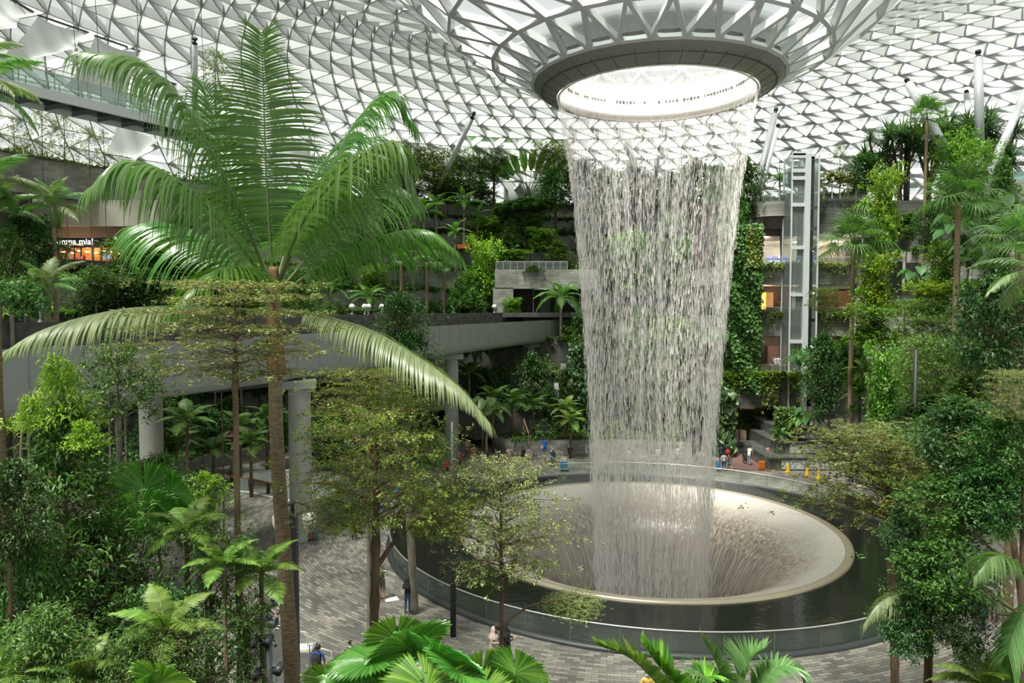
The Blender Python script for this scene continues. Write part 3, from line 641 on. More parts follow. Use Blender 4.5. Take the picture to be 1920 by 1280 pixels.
o = wbox('menu_screen', 194, 206, 472, 486, 76.2, .15, plain('screen_blue', (.25, .35, .45), .4, emit=.8), st=False); tag(o, 'lit menu screen at the right end of the restaurant front', 'screen')
o = wbox('red_suitcase', 144, 156, 480, 492, 75.6, .4, plain('pink_red', (.5, .08, .1), .5), st=False); tag(o, 'pinkish red rounded bin in front of the restaurant', 'bin')

# ---------------------------------------------------------------- stepped cascade right of the ramp
t = tag(empty('stepped_cascade', G(1560, 870)), 'dark stone cascade with water running down broad steps', 'water cascade')
stone_w = noisy('wet_black_stone', (.07, .075, .068), (.13, .14, .12), 2, .2)
fallw = noisy('running_water', (.16, .17, .16), (.7, .72, .7), 9, .25, stretch=(1, 1, .8), detail=6)
levels = [(1446, 1690, 893, 58.2, 1.0), (1462, 1700, 872, 60, 1.9), (1470, 1710, 848, 61.5, 2.8), (1500, 1650, 822, 63, 3.8), (1545, 1640, 800, 64.5, 4.7), (1560, 1640, 778, 65.5, 5.5), (1565, 1632, 756, 66.5, 6.3), (1572, 1625, 735, 67.2, 7.1)]
zp = 0
for (x0, x1, y, d, z) in levels:
    a, b = P(x0, 575, d).x, P(x1, 575, d).x
    m = MB(); m.box(((a+b)/2, d+4, z/2), (b-a, 8, z)); m.box(((a+b)/2, d+.1, z+.04), (b-a, .5, .08)); rel(m, t).build('stone_step', stone_w, t)
    m = MB(); m.box(((a+b)/2+.3, d-.03, (z+zp)/2), ((b-a)*.86, .04, (z-zp)*.8)); rel(m, t).build('water_sheet', fallw, t); zp = z
m = MB(); p = G(1520, 850); m.box((p.x+1.6, 61.8, 2.6), (3.6, 2, 1.7)); o = m.build('stone_planter', M_stone, uv='wall'); tag(o, 'square stone planter box standing in the cascade', 'planter')
BEDS_BOX = [((p.x+1.6, 61.8, 3.45), (3.4, 1.8))]
def handrail(pts, r, label, posts=True, mat=None):
    t = tag(empty('handrail', pts[0]), label, 'handrail'); m = MB(); m.tube(pts, r, 6); rel(m, t).build('rail', mat or M_rail, t)
    if posts:
        m = MB()
        for p in pts: m.bar(p, Vector(p)-Vector((0, 0, .95)), .05)
        rel(m, t).build('posts', mat or M_rail, t)
handrail([P(1590, 850, 56), P(1630, 803, 61)], .07, 'left of the two steel handrails beside the cascade steps')
handrail([P(1604, 856, 55), P(1636, 806, 60)], .07, 'right of the two steel handrails beside the cascade steps')
handrail([P(1678, 795, 56), P(1712, 765, 60)], .06, 'steel stair rail above the cascade, among the shrubs')
handrail([P(1680, 582, 57), P(1735, 550, 60)], .05, 'rail climbing right in front of the wet slate wall')
handrail([P(1830, 470, 48), P(1868, 495, 46)], .05, 'rail sloping down right beneath the big drooping frond')
handrail([P(982, 785, 62), P(991, 812, 60)], .05, 'short wooden rail on the steps at the back of the plaza', mat=plain('timber_rail', (.35, .2, .12), .5))
# wet slate waterfall wall in the right slope
wbox('wall_right', 1668, 1690, 490, 592, 57.5, .4, stone_w); wbox('wall_right', 1704, 1732, 492, 580, 57.2, .4, stone_w); wbox('wall_right', 1655, 1745, 552, 572, 57, .5, M_slate)
o = wbox('vent_grille', 1470, 1494, 611, 626, D0-.1, .2, plain('black_grille', (.015, .017, .018), .6), st=False); tag(o, 'small black vent grille in the lower balcony band', 'vent')
wbox('wall_right', 1876, 1990, 336, 386, 46, 1.5, M_stone, 'stone wall with a glass edge at the right border')
o = wbox('glass_edge', 1890, 1990, 322, 337, 46.2, .1, glassmat('green_glass', (.5, .75, .68), (.5, .7, .66), .3), st=False); tag(o, 'greenish glass edge above the stone wall at the right border', 'balustrade')

# ---------------------------------------------------------------- falling water
WZ = [25.35, 22, 18.8, 12.5, 6.1, -.2, -4.5, -11]; WR = [5.72, 5.15, 4.7, 4.15, 3.72, 3.45, 3.3, 3.1]
zs = np.array(WZ[::-1]); rs_ = np.array(WR[::-1])
def wr(z): return np.interp(z, zs, rs_)
m_, nt, b, o = nm('falling_water')
tc = N(nt, 'ShaderNodeTexCoord'); sp = N(nt, 'ShaderNodeSeparateXYZ'); at = N(nt, 'ShaderNodeMath', operation='ARCTAN2'); mu = N(nt, 'ShaderNodeMath', operation='MULTIPLY'); mu.inputs[1].default_value = 5
L(nt, tc.outputs['Object'], sp.inputs[0]); L(nt, sp.outputs[1], at.inputs[0]); L(nt, sp.outputs[0], at.inputs[1]); L(nt, at.outputs[0], mu.inputs[0])
def wn(sx, sz, sc, det, off):
    c = N(nt, 'ShaderNodeCombineXYZ'); a1 = N(nt, 'ShaderNodeMath', operation='MULTIPLY'); a1.inputs[1].default_value = sx; a2 = N(nt, 'ShaderNodeMath', operation='MULTIPLY'); a2.inputs[1].default_value = sz
    L(nt, mu.outputs[0], a1.inputs[0]); L(nt, sp.outputs[2], a2.inputs[0]); L(nt, a1.outputs[0], c.inputs[0]); L(nt, a2.outputs[0], c.inputs[1]); c.inputs[2].default_value = off
    n_ = N(nt, 'ShaderNodeTexNoise', i_Scale=sc, i_Detail=det, i_Roughness=.65); L(nt, c.outputs[0], n_.inputs['Vector']); return n_
n1, n2 = wn(4.5, .55, 2.6, 5, 0), wn(1.0, .05, 1.6, 3, 5)
ad = N(nt, 'ShaderNodeMath', operation='MULTIPLY_ADD'); ad.inputs[1].default_value = .75; mm = N(nt, 'ShaderNodeMath', operation='MULTIPLY'); mm.inputs[1].default_value = .45
L(nt, n1.outputs[0], ad.inputs[0]); L(nt, n2.outputs[0], mm.inputs[0]); L(nt, mm.outputs[0], ad.inputs[2])
mr = N(nt, 'ShaderNodeMapRange'); mr.inputs[1].default_value = .56; mr.inputs[2].default_value = .82; mr.inputs[3].default_value = .0; mr.inputs[4].default_value = .62; L(nt, ad.outputs[0], mr.inputs[0])
tr = N(nt, 'ShaderNodeBsdfTransparent'); df = N(nt, 'ShaderNodeBsdfDiffuse'); df.inputs[0].default_value = (.93, .92, .9, 1); tl = N(nt, 'ShaderNodeBsdfTranslucent'); tl.inputs[0].default_value = (.93, .92, .9, 1)
m1 = N(nt, 'ShaderNodeMixShader', i_0=.5); m2 = N(nt, 'ShaderNodeMixShader'); L(nt, df.outputs[0], m1.inputs[1]); L(nt, tl.outputs[0], m1.inputs[2])
L(nt, mr.outputs[0], m2.inputs[0]); L(nt, tr.outputs[0], m2.inputs[1]); L(nt, m1.outputs[0], m2.inputs[2]); L(nt, m2.outputs[0], o.inputs[0]); M_water = m_
m_, nt, b, o = nm('water_strands')
tr = N(nt, 'ShaderNodeBsdfTransparent'); df = N(nt, 'ShaderNodeBsdfDiffuse'); df.inputs[0].default_value = (.97, .95, .93, 1); tl = N(nt, 'ShaderNodeBsdfTranslucent'); tl.inputs[0].default_value = (.97, .95, .93, 1)
m1 = N(nt, 'ShaderNodeMixShader', i_0=.5); m2 = N(nt, 'ShaderNodeMixShader', i_0=.5); L(nt, df.outputs[0], m1.inputs[1]); L(nt, tl.outputs[0], m1.inputs[2]); L(nt, tr.outputs[0], m2.inputs[1]); L(nt, m1.outputs[0], m2.inputs[2]); L(nt, m2.outputs[0], o.inputs[0]); M_strand = m_
t = tag(empty('waterfall', (CX, CY, 0)), 'huge round curtain of water falling from the roof opening into the bowl', 'waterfall', kind='stuff')
m = MB(); m.lathe([(wr(z), z) for z in np.linspace(25.3, -11, 30)], (0, 0, 0), 96); m.build('water_curtain', M_water, t)
rng = np.random.default_rng(3)
n = 60000
z = 25.3-36*rng.random(n)**1.0; a = rng.random(n)*2*PI
clump = .5+.5*np.sin(a*7+1)+.4*np.sin(a*17+2)
keep = rng.random(n) < .22+.3*clump+.25*np.sin(a*41+.7*np.sin(z*.6)); z, a = z[keep], a[keep]; n = len(z)
fall = np.clip((25.3-z)/26, 0, 1); rr_ = wr(z)*(1+rng.normal(0, 1, n)*(.006+.03*fall))-np.abs(rng.normal(0, .25, n))*fall
ln2 = rng.uniform(.15, .55, n)*(1+.8*fall); wd = rng.uniform(.008, .019, n)*(1+.5*fall)
c, s = np.cos(a), np.sin(a); cen = np.stack([rr_*c, rr_*s, z], 1); tw = rng.random(n)*PI
base = np.array([[1, 0], [-.5, .87], [-.5, -.87]])
v = np.zeros((n, 5, 3)); 
for k_ in range(3):
    ca = np.cos(tw+k_*2.094); sa = np.sin(tw+k_*2.094); v[:, k_, 0] = cen[:, 0]+ca*wd; v[:, k_, 1] = cen[:, 1]+sa*wd; v[:, k_, 2] = z-.2*ln2
v[:, 3] = cen+np.stack([0*z, 0*z, ln2*.8], 1); v[:, 4] = cen-np.stack([0*z, 0*z, ln2*.35], 1)
k_ = np.arange(n)[:, None]*5
tt = np.concatenate([k_+np.array(x) for x in ([0, 1, 3], [1, 2, 3], [2, 0, 3], [1, 0, 4], [2, 1, 4], [0, 2, 4])])
m = MB(); m.add(v.reshape(-1, 3), None, tt); o = m.build('water_strands', M_strand, t); o['kind'] = 'stuff'

m_, nt, b, o = nm('spray_mist'); nt.nodes.remove(b); vs_ = N(nt, 'ShaderNodeVolumeScatter'); vs_.inputs['Color'].default_value = (1, 1, 1, 1); vs_.inputs['Density'].default_value = .032; L(nt, vs_.outputs[0], o.inputs['Volume'])
t = tag(empty('spray_mist', (CX, CY, 0)), 'soft white spray hanging over the bowl round the foot of the waterfall', 'mist', kind='stuff')
m = MB(); m.lathe([(.01, -3), (6.2, -3), (8.6, -.9), (9.8, .1), (9, 1.2), (6.5, 2.2), (.01, 3)], (0, 0, 0), 48); m.build('mist_cloud', m_, t)['kind'] = 'stuff'
# ---------------------------------------------------------------- plant building
LF_S = (np.array([[0, 0, 0], [.55, 0, .03], [1, 0, -.12], [.38, .5, .1], [.38, -.5, .1]]), [[0, 3, 2, 1], [0, 1, 2, 4]])         # small leaf
LF_B = (np.array([[0, 0, 0], [.3, 0, 0], [.65, 0, -.02], [1, 0, -.2], [.22, .42, .1], [.6, .44, .07], [.22, -.42, .1], [.6, -.44, .07]]),
        [[0, 4, 5, 1], [1, 5, 3, 2], [0, 1, 7, 6], [1, 2, 3, 7]])
LF_L = (np.array([[0, 0, 0], [.33, 0, .02], [.66, 0, -.06], [1, 0, -.26], [.3, .5, .09], [.66, .36, .0], [.3, -.5, .09], [.66, -.36, 0]]),
        [[0, 4, 5, 1], [1, 5, 3, 2], [0, 1, 7, 6], [1, 2, 3, 7]])                                                            # lance leaf
LF_H = (np.array([[0, 0, 0], [.4, 0, 0], [1, 0, -.25], [-.12, .28, .1], [.2, .5, .12], [.65, .34, -.02], [-.12, -.28, .1], [.2, -.5, .12], [.65, -.34, -.02]]),
        [[0, 3, 4, 1], [1, 4, 5, 2], [0, 1, 7, 6], [1, 2, 8, 7]])                                                            # heart leaf
def leaves(m, pos, d, up, Ln, Wd, tm=LF_S, mi=0):
    pos, d, up = np.asarray(pos, float), unit(np.asarray(d, float)), np.asarray(up, float)
    s = np.cross(up, d); bad = np.linalg.norm(s, axis=1) < 1e-3; s[bad] = (1, 0, 0); s = unit(s); n_ = np.cross(d, s)
    T, F = tm; k = len(pos); Ln = np.broadcast_to(Ln, k)[:, None, None]; Wd = np.broadcast_to(Wd, k)[:, None, None]
    v = pos[:, None]+T[None, :, 0, None]*d[:, None]*Ln+T[None, :, 1, None]*s[:, None]*Wd+T[None, :, 2, None]*n_[:, None]*Ln
    q = (np.arange(k)[:, None, None]*len(T)+np.array(F)[None]).reshape(-1, 4)
    m.add(v.reshape(-1, 3), q, None, mi, True)
def R(seed): return np.random.default_rng(seed)
def jit(r, n, s): return r.normal(0, s, (n, 3))
def rosettes(m, r, tips, outw, per, Ln, Wd, tm=LF_S, spread=.9, droop=.15, reach=.3, upb=.35):
    """leaves whorled round each twig tip"""
    tips = np.repeat(np.asarray(tips, float), per, 0); ow = np.repeat(np.asarray(outw, float), per, 0); n = len(tips)
    d = unit(unit(ow)+jit(r, n, spread)*.75+npv((0, 0, upb-droop)))
    p = tips+ow*0-d*Ln*.1+jit(r, n, reach*.5)
    leaves(m, p, d, npv((0, 0, 1))+jit(r, n, .35), Ln*r.uniform(.7, 1.2, n), Wd*r.uniform(.75, 1.2, n), tm)

M_bark = noisy('brown_bark', (.1, .065, .04), (.2, .14, .09), 6, .85, .4, stretch=(1, 1, .3))
M_barkg = noisy('grey_bark', (.13, .115, .09), (.26, .235, .19), 5, .85, .4, stretch=(1, 1, .3))
M_palmt = noisy('palm_trunk', (.17, .12, .07), (.3, .23, .15), 7, .8, .3, stretch=(1, 1, 3))
M_boot = noisy('palm_sheath', (.12, .07, .035), (.3, .17, .07), 4, .6, .3, stretch=(3, 3, .4))
G_dark = leafmat('leaf_dark', (.022, .068, .016), (.065, .15, .035))
G_mid = leafmat('leaf_mid', (.04, .11, .02), (.12, .24, .05))
G_bright = leafmat('leaf_bright', (.06, .17, .02), (.19, .36, .045), (.32, .46, .06))
G_lime = leafmat('leaf_lime', (.13, .3, .03), (.32, .52, .05), (.46, .58, .09))
G_vari = leafmat('leaf_variegated', (.09, .13, .03), (.3, .34, .12), (.52, .5, .28))
G_olive = leafmat('leaf_olive', (.065, .14, .03), (.18, .28, .07), (.27, .28, .06))
G_tips = leafmat('leaf_yellow_brown', (.08, .15, .02), (.25, .31, .06), (.4, .3, .07))
G_palm = leafmat('palm_leaflet', (.055, .15, .028), (.12, .26, .05), rough=.33, trans=.36, tcol=(1.2, 1.6, .35))
G_palmw = leafmat('palm_leaflet_pale', (.2, .27, .13), (.32, .39, .2), rough=.4, trans=.3, tcol=(1.1, 1.4, .5))
G_fan = leafmat('fan_leaf', (.06, .15, .035), (.15, .28, .07), rough=.36)
G_lic = leafmat('pleated_leaf', (.045, .17, .025), (.11, .3, .045), rough=.36, trans=.3)
G_fern = leafmat('fern_leaf', (.1, .2, .035), (.24, .36, .07), rough=.5, trans=.35)
G_fernd = leafmat('fern_leaf_dark', (.05, .12, .025), (.12, .2, .05), rough=.5)
G_ear = leafmat('ear_leaf', (.045, .12, .035), (.1, .21, .065), rough=.38)
G_strap = leafmat('strap_leaf', (.035, .09, .035), (.1, .19, .07), rough=.35)
G_pink = leafmat('pink_leaf', (.4, .04, .1), (.6, .1, .2))
M_stem = plain('green_stem', (.1, .17, .04), .5)

def ribbons(m, base, d0, wv, Ln, Wd, segs=5, droop=.5, mi=0, shape=None, curl=None):
    """long narrow leaves: base Nx3, start direction, width direction"""
    n = len(base); d = unit(np.asarray(d0, float)); wv = np.asarray(wv, float); p = np.asarray(base, float).copy()
    Ln = np.broadcast_to(Ln, n).astype(float); Wd = np.broadcast_to(Wd, n).astype(float); droop = np.broadcast_to(droop, n).astype(float)
    shape = shape or (lambda t: np.clip(np.minimum(.45+4*t, 1), 0, 1)*(1-t**2.2))
    V_ = []; st = Ln/segs
    for k in range(segs+1):
        t = k/segs; w_ = unit(wv-d*(wv*d).sum(1, keepdims=True)); hw = (Wd*shape(t)/2)[:, None]+.0008
        V_.append(p-w_*hw); V_.append(p+w_*hw)
        d = unit(d+npv((0, 0, -1))*(droop*(.35+1.3*t)/segs*1.6)[:, None]+(0 if curl is None else curl/segs)); p = p+d*st[:, None]
    v = np.stack(V_, 1); K = 2*(segs+1); q = []
    for k in range(segs): q.append([2*k, 2*k+1, 2*k+3, 2*k+2])
    q = (np.arange(n)[:, None, None]*K+np.array(q)[None]).reshape(-1, 4)
    m.add(v.reshape(-1, 3), q, None, mi, True)
def frond(m, path, n, Lf, Wd, V=.25, ahead=.5, droop=.6, side=None, start=.12, seed=0, rach=.03, mi=0, mr_=1, taper=None, segs=5, asym=(1, 1), curl=None):
    """pinnate frond along a path; leaflets both sides"""
    r = R(seed); path = npv(path); c = np.concatenate([[0], np.cumsum(np.linalg.norm(np.diff(path, axis=0), axis=1))])
    t = np.linspace(start, .995, n); s = t*c[-1]
    pos = np.stack([np.interp(s, c, path[:, i]) for i in range(3)], 1); tg_ = unit(np.gradient(path, axis=0)); tg_ = unit(np.stack([np.interp(s, c, tg_[:, i]) for i in range(3)], 1))
    up = np.broadcast_to(npv((0, 0, 1)), pos.shape) if side is None else None
    sd__ = unit(np.cross(tg_, up)) if side is None else unit(np.broadcast_to(npv(side), pos.shape)-tg_*(npv(side)*tg_).sum(1, keepdims=True))
    nr = np.cross(sd__, tg_)
    taper = taper or (lambda t: np.clip(.45+2.2*(t-start), 0, 1)*np.clip((1.06-t)*2.6, 0.4, 1))
    for s_, as_ in ((1, asym[0]), (-1, asym[1])):
        if as_ <= 0: continue
        a = ahead+.75*t**3; d = sd__*s_*np.cos(a)[:, None]+tg_*np.sin(a)[:, None]+nr*V; d = unit(d+jit(r, n, .035))
        ribbons(m, pos+jit(r, n, .002), d, tg_+nr*.25, Lf*taper(t)*as_*r.uniform(.93, 1.05, n), Wd*(.7+.3*taper(t)), segs, droop*r.uniform(.8, 1.2, n), mi, curl=curl)
    m.tube(path[::max(1, len(path)//14)], np.interp(np.linspace(0, 1, len(path[::max(1, len(path)//14)])), [0, .25, 1], [rach*1.5, rach, rach*.18]), 6, mi=mr_)
def arch(Lg, rise, fall, n=16):
    """frond path starting at the origin: heading +x, up then down"""
    t = np.linspace(0, 1, n); return np.stack([Lg*(t*.85-.0*t), 0*t, rise*t-fall*t**2.3], 1)
PROT = {}
def frond_mesh(key, Lg, rise, fall, n, Lf, Wd, mat, droop=.6, V=.2, seed=0, ahead=.5, segs=4, rach=.02, stem=None):
    if key not in PROT:
        m = MB(); frond(m, arch(Lg, rise, fall), n, Lf, Wd, V=V, droop=droop, seed=seed, ahead=ahead, segs=segs, rach=rach); PROT[key] = m.mesh(key, [mat, stem or M_stem])
    return PROT[key]
def fan_mesh(key, petiole, rad, nseg, mat, join=.5, span=280, droop=.5, w=1.0, pleat=.12, stalk=True, seed=1):
    if key in PROT: return PROT[key]
    m = MB(); r = R(seed); hub = npv((petiole*.95, 0, petiole*.25)); 
    if stalk: m.tube([(0, 0, 0), (petiole*.5, 0, petiole*.2), hub], [.018, .014, .012], 5, mi=1)
    a = np.radians(np.linspace(-span/2, span/2, nseg)); n = nseg
    d = np.stack([np.cos(a), np.sin(a), .1+0*a], 1); st = 6; L0 = rad*(.82+.18*np.cos(a/2))*r.uniform(.93, 1.05, n)
    V_ = []; half = np.radians(span/nseg)/2
    for k in range(st+1):
        t = k/st; rr2 = L0*t; dz_ = -droop*rad*np.clip(t-join*.8, 0, 1)**2*1.6+.06*rad*math.sin(t*3)
        hw = np.where(t <= join, 1, np.clip((1-t)/(1-join+1e-6), .04, 1))*np.tan(half)*w*np.minimum(rr2, L0*join)
        c = hub+d*rr2[:, None]+npv((0, 0, 1))*dz_
        sdv = np.stack([-np.sin(a), np.cos(a), 0*a], 1)
        pl = pleat*np.minimum(rr2, L0*join)*np.tan(half)*2
        V_ += [c-sdv*hw[:, None], c+npv((0, 0, 1))*pl[:, None], c+sdv*hw[:, None]]
    v = np.stack(V_, 1); K = 3*(st+1); q = []
    for k in range(st): q += [[3*k, 3*k+1, 3*k+4, 3*k+3], [3*k+1, 3*k+2, 3*k+5, 3*k+4]]
    m.add(v.reshape(-1, 3), (np.arange(n)[:, None, None]*K+np.array(q)[None]).reshape(-1, 4), None, 0, False)
    PROT[key] = m.mesh(key, [mat, M_stem]); return PROT[key]

def crown(root, name, meshes, z, n, pitch=(80, -25), seed=0, sc=(.9, 1.1), twist=.15):
    """fronds spiralled round the top of a trunk; each is an object of its own"""
    r = R(seed)
    for i in range(n):
        t = i/(n-1) if n > 1 else 0; p = math.radians(pitch[0]+(pitch[1]-pitch[0])*t); a = i*2.39996+r.uniform(-.2, .2)
        link(name, meshes[i % len(meshes)], root, (0, 0, z-.03*i*.3), (r.uniform(-twist, twist), -p, a), r.uniform(*sc))
def trunk_mesh(H, r0, r1, lean=.0, seed=0, n=8, mat=None, knobs=0, key=None):
    r = R(seed); k = 9; t = np.linspace(0, 1, k); x = lean*t+np.cumsum(r.normal(0, .012, k))*H*.08; y = np.cumsum(r.normal(0, .012, k))*H*.08
    x -= x[0]; y -= y[0]; m = MB(); rad_ = r0+(r1-r0)*t
    if knobs:
        t = np.linspace(0, 1, knobs*4+1); x = np.interp(t, np.linspace(0, 1, k), x); y = np.interp(t, np.linspace(0, 1, k), y); rad_ = (r0+(r1-r0)*t)*(1+.22*(np.arange(len(t)) % 4 == 2)*r.uniform(.2, 1.4, len(t)))
    pts = np.stack([x, y, t*H], 1); m.tube(pts, rad_, n); return m, pts
def leaf_tree(key, H, crown0, Rad, nb, twigs, per, Ln, Wd, mat, tm=LF_S, seed=0, shape='oval', bark=None, r0=.09, layered=0, droop=.1, fill=0, spread=.9):
    """trunk + branches mesh and foliage mesh"""
    if key in PROT: return PROT[key]
    r = R(seed); mt, tp = trunk_mesh(H*.97, r0, r0*.25, 0, seed, 8, knobs=8); tips = []; outw = []
    zc = H*crown0
    for i in range(nb):
        t = (i+.5)/nb; z0 = zc+(H-zc)*t*.96
        if layered: t = (math.floor(t*layered)+.5+r.uniform(-.28, .28))/layered; z0 = zc+(H*.99-zc)*t
        a = i*2.4+r.uniform(-.4, .4)
        rad = {'oval': math.sin(PI*min(.97, .15+.85*t))**.7, 'cone': (1-t)**.8+.12, 'umbrella': .5+.5*math.sin(PI*(.25+.6*t)), 'column': .85+.15*math.sin(t*9)}[shape]*Rad*r.uniform(.75, 1.1)
        rise = rad*(.12 if layered else r.uniform(.15, .6))*(1 if shape != 'cone' else .4)
        b0 = npv([np.interp(z0-rad*.25, tp[:, 2], tp[:, 0]), np.interp(z0-rad*.25, tp[:, 2], tp[:, 1]), max(z0-rad*.25, H*.08)])
        e_ = npv((rad*math.cos(a), rad*math.sin(a), z0+rise*.5)); mid = b0*.45+e_*.55+npv((0, 0, rad*.12))
        if rad > .3: mt.tube(catmull([b0, mid, e_], 3), np.linspace(r0*.3*(1-.6*t)+.006, .004, 7), 4)
        for k in range(twigs):
            f = r.uniform(.3, 1.0) if not fill else r.uniform(.1, 1)**.6
            q_ = b0*(1-f)+e_*f+npv((0, 0, rad*.12*math.sin(PI*f))); sp_ = rad*.42*(1.1-f*.5)
            o_ = r.normal(0, 1, 3)*sp_; o_[2] *= .12 if layered else .55
            tips.append(q_+o_); ow = npv((math.cos(a), math.sin(a), .1))*.7+o_/(np.linalg.norm(o_)+.01)*.6; outw.append(ow)
            if k % 3 == 0 and rad > .3: mt.tube([q_, q_+o_*.9], [.006, .003], 3, cap=False)
    m = MB(); rosettes(m, r, tips, outw, per, Ln, Wd, tm, spread=spread, droop=droop, reach=Ln*1.1, upb=.1 if layered else .3)
    PROT[key] = (mt.mesh(key+'_wood', bark or M_bark), m.mesh(key+'_leaves', mat)); return PROT[key]
def put_tree(name, prot, loc, label, cat='tree', group=None, rz=None, sc=1.0, zs_=1.0, seed=0):
    t = tag(empty(name, loc, R(seed+int(abs(loc[0])*37)).uniform(0, 6.28) if rz is None else rz), label, cat, group); t.scale = (sc, sc, sc*zs_)
    if prot[0] is not None: link('trunk', prot[0], t)
    link('foliage', prot[1], t); return t
def bush_mesh(key, rad, h, n, per, Ln, Wd, mat, tm=LF_B, seed=0, spread=.8):
    if key in PROT: return PROT[key]
    r = R(seed); u = unit(r.normal(0, 1, (n, 3))); u[:, 2] = np.abs(u[:, 2]); f = r.uniform(.45, 1, n)[:, None]**.6
    p = u*f*npv((rad, rad, h))*(1+.22*np.sin(u[:, :1]*6+u[:, 1:2]*5)); m = MB(); rosettes(m, r, p, u, per, Ln, Wd, tm, spread=spread, reach=Ln*.6, upb=.1)
    mt = MB()
    for i in range(7): a = i*.9; mt.tube([(0, 0, -.1), (rad*.3*math.cos(a), rad*.3*math.sin(a), h*.4), (rad*.6*math.cos(a), rad*.6*math.sin(a), h*.75)], [.03, .02, .008], 4)
    PROT[key] = (mt.mesh(key+'_wood', M_bark), m.mesh(key+'_leaves', mat)); return PROT[key]
def column_mesh(key, rad, h, n, per, Ln, Wd, mat, tm=LF_B, seed=0):
    """climber-clad column"""
    if key in PROT: return PROT[key]
    r = R(seed); z = r.uniform(0, h, n); a = r.uniform(0, 6.28, n); rr2 = rad*(.62+.38*np.abs(np.sin(z*1.35+np.sin(a)*1.3)))*r.uniform(.75, 1.1, n)*np.clip((h*1.02-z)/1.2, .25, 1)
    p = np.stack([rr2*np.cos(a), rr2*np.sin(a), z], 1); ow = np.stack([np.cos(a), np.sin(a), .2+0*a], 1); m = MB(); rosettes(m, r, p, ow, per, Ln, Wd, tm, spread=.7, reach=Ln*.6)
    mt = MB(); mt.tube([(0, 0, 0), (0.02, 0, h*.5), (0, 0, h*.98)], [.09, .07, .04], 7); PROT[key] = (mt.mesh(key+'_wood', M_bark), m.mesh(key+'_leaves', mat)); return PROT[key]
def bed(name, r0, r1, a0, a1, z, mat, label, dens=1.0, Ln=.3, Wd=.13, h=(.3, 1.3), tm=LF_B, seed=0, hang=0, group=None):
    """planting that nobody could count, along a terrace"""
    r = R(seed); arc_ = math.radians(abs(a1-a0))*r0; nc = int(arc_*5*dens); a = np.radians(r.uniform(a0, a1, nc)); rd = r0+(r1-r0)*r.uniform(0, 1, nc)**1.6*.75+.1
    hh = r.uniform(h[0], h[1], nc)*(.75+.45*np.sin(a*23+seed)); P0 = np.stack([CX+rd*np.cos(a), CY+rd*np.sin(a), z+0*a], 1)
    k = 9; p = np.repeat(P0, k, 0); u = r.normal(0, .34, (nc*k, 3)); p = p+u*npv((1, 1, 0)); p[:, 2] += np.repeat(hh, k)*r.uniform(.1, 1, nc*k)
    if hang:
        nh = int(arc_*9*hang); ah = np.radians(r.uniform(a0, a1, nh)); kk = 10; dz_ = r.uniform(0, 1, (nh, kk))*(np.clip(r.exponential(.5, nh), .1, 2.2)*hang)[:, None]
        ah2 = np.repeat(ah, kk)+r.normal(0, .0022, nh*kk); rh = r0-.12+r.normal(0, .07, nh*kk); ph = np.stack([CX+rh*np.cos(ah2), CY+rh*np.sin(ah2), z+.15-dz_.ravel()], 1); p = np.concatenate([p, ph])
    n = len(p); ow = unit(r.normal(0, 1, (n, 3))+npv((0, 0, .5))); m = MB(); rosettes(m, r, p, ow, 4, Ln, Wd, tm, spread=.9, reach=.12)
    o = m.build(name, mat); tag(o, label, 'planting', group, 'stuff'); return o
def trailing(name, x0, x1, y, d, drop, label, mat, seed=0, dens=1.0, h=.35, curl=.5):
    """line of trailing plants on a straight parapet seen between pixels x0..x1"""
    a, b = P(x0, y, d), P(x1, y, d); r = R(seed); n = int((b.x-a.x)*46*dens); x = r.uniform(a.x, b.x, n); f = .5+.5*np.sin(x*2.1+seed)+.3*np.sin(x*5.3)
    z = a.z+r.uniform(-.15, h, n)-np.clip(r.exponential(curl, n), 0, 1)*drop*np.clip(f, 0, 1.2)*(r.random(n) < .55); p = np.stack([x, d-.1-r.uniform(0, .35, n), z], 1)
    m = MB(); ow = unit(r.normal(0, 1, (n, 3))+npv((0, -.6, .2))); rosettes(m, r, p, ow, 5, .2, .12, LF_B, reach=.1); o = m.build(name, mat); tag(o, label, 'trailing plants', None, 'stuff'); return o

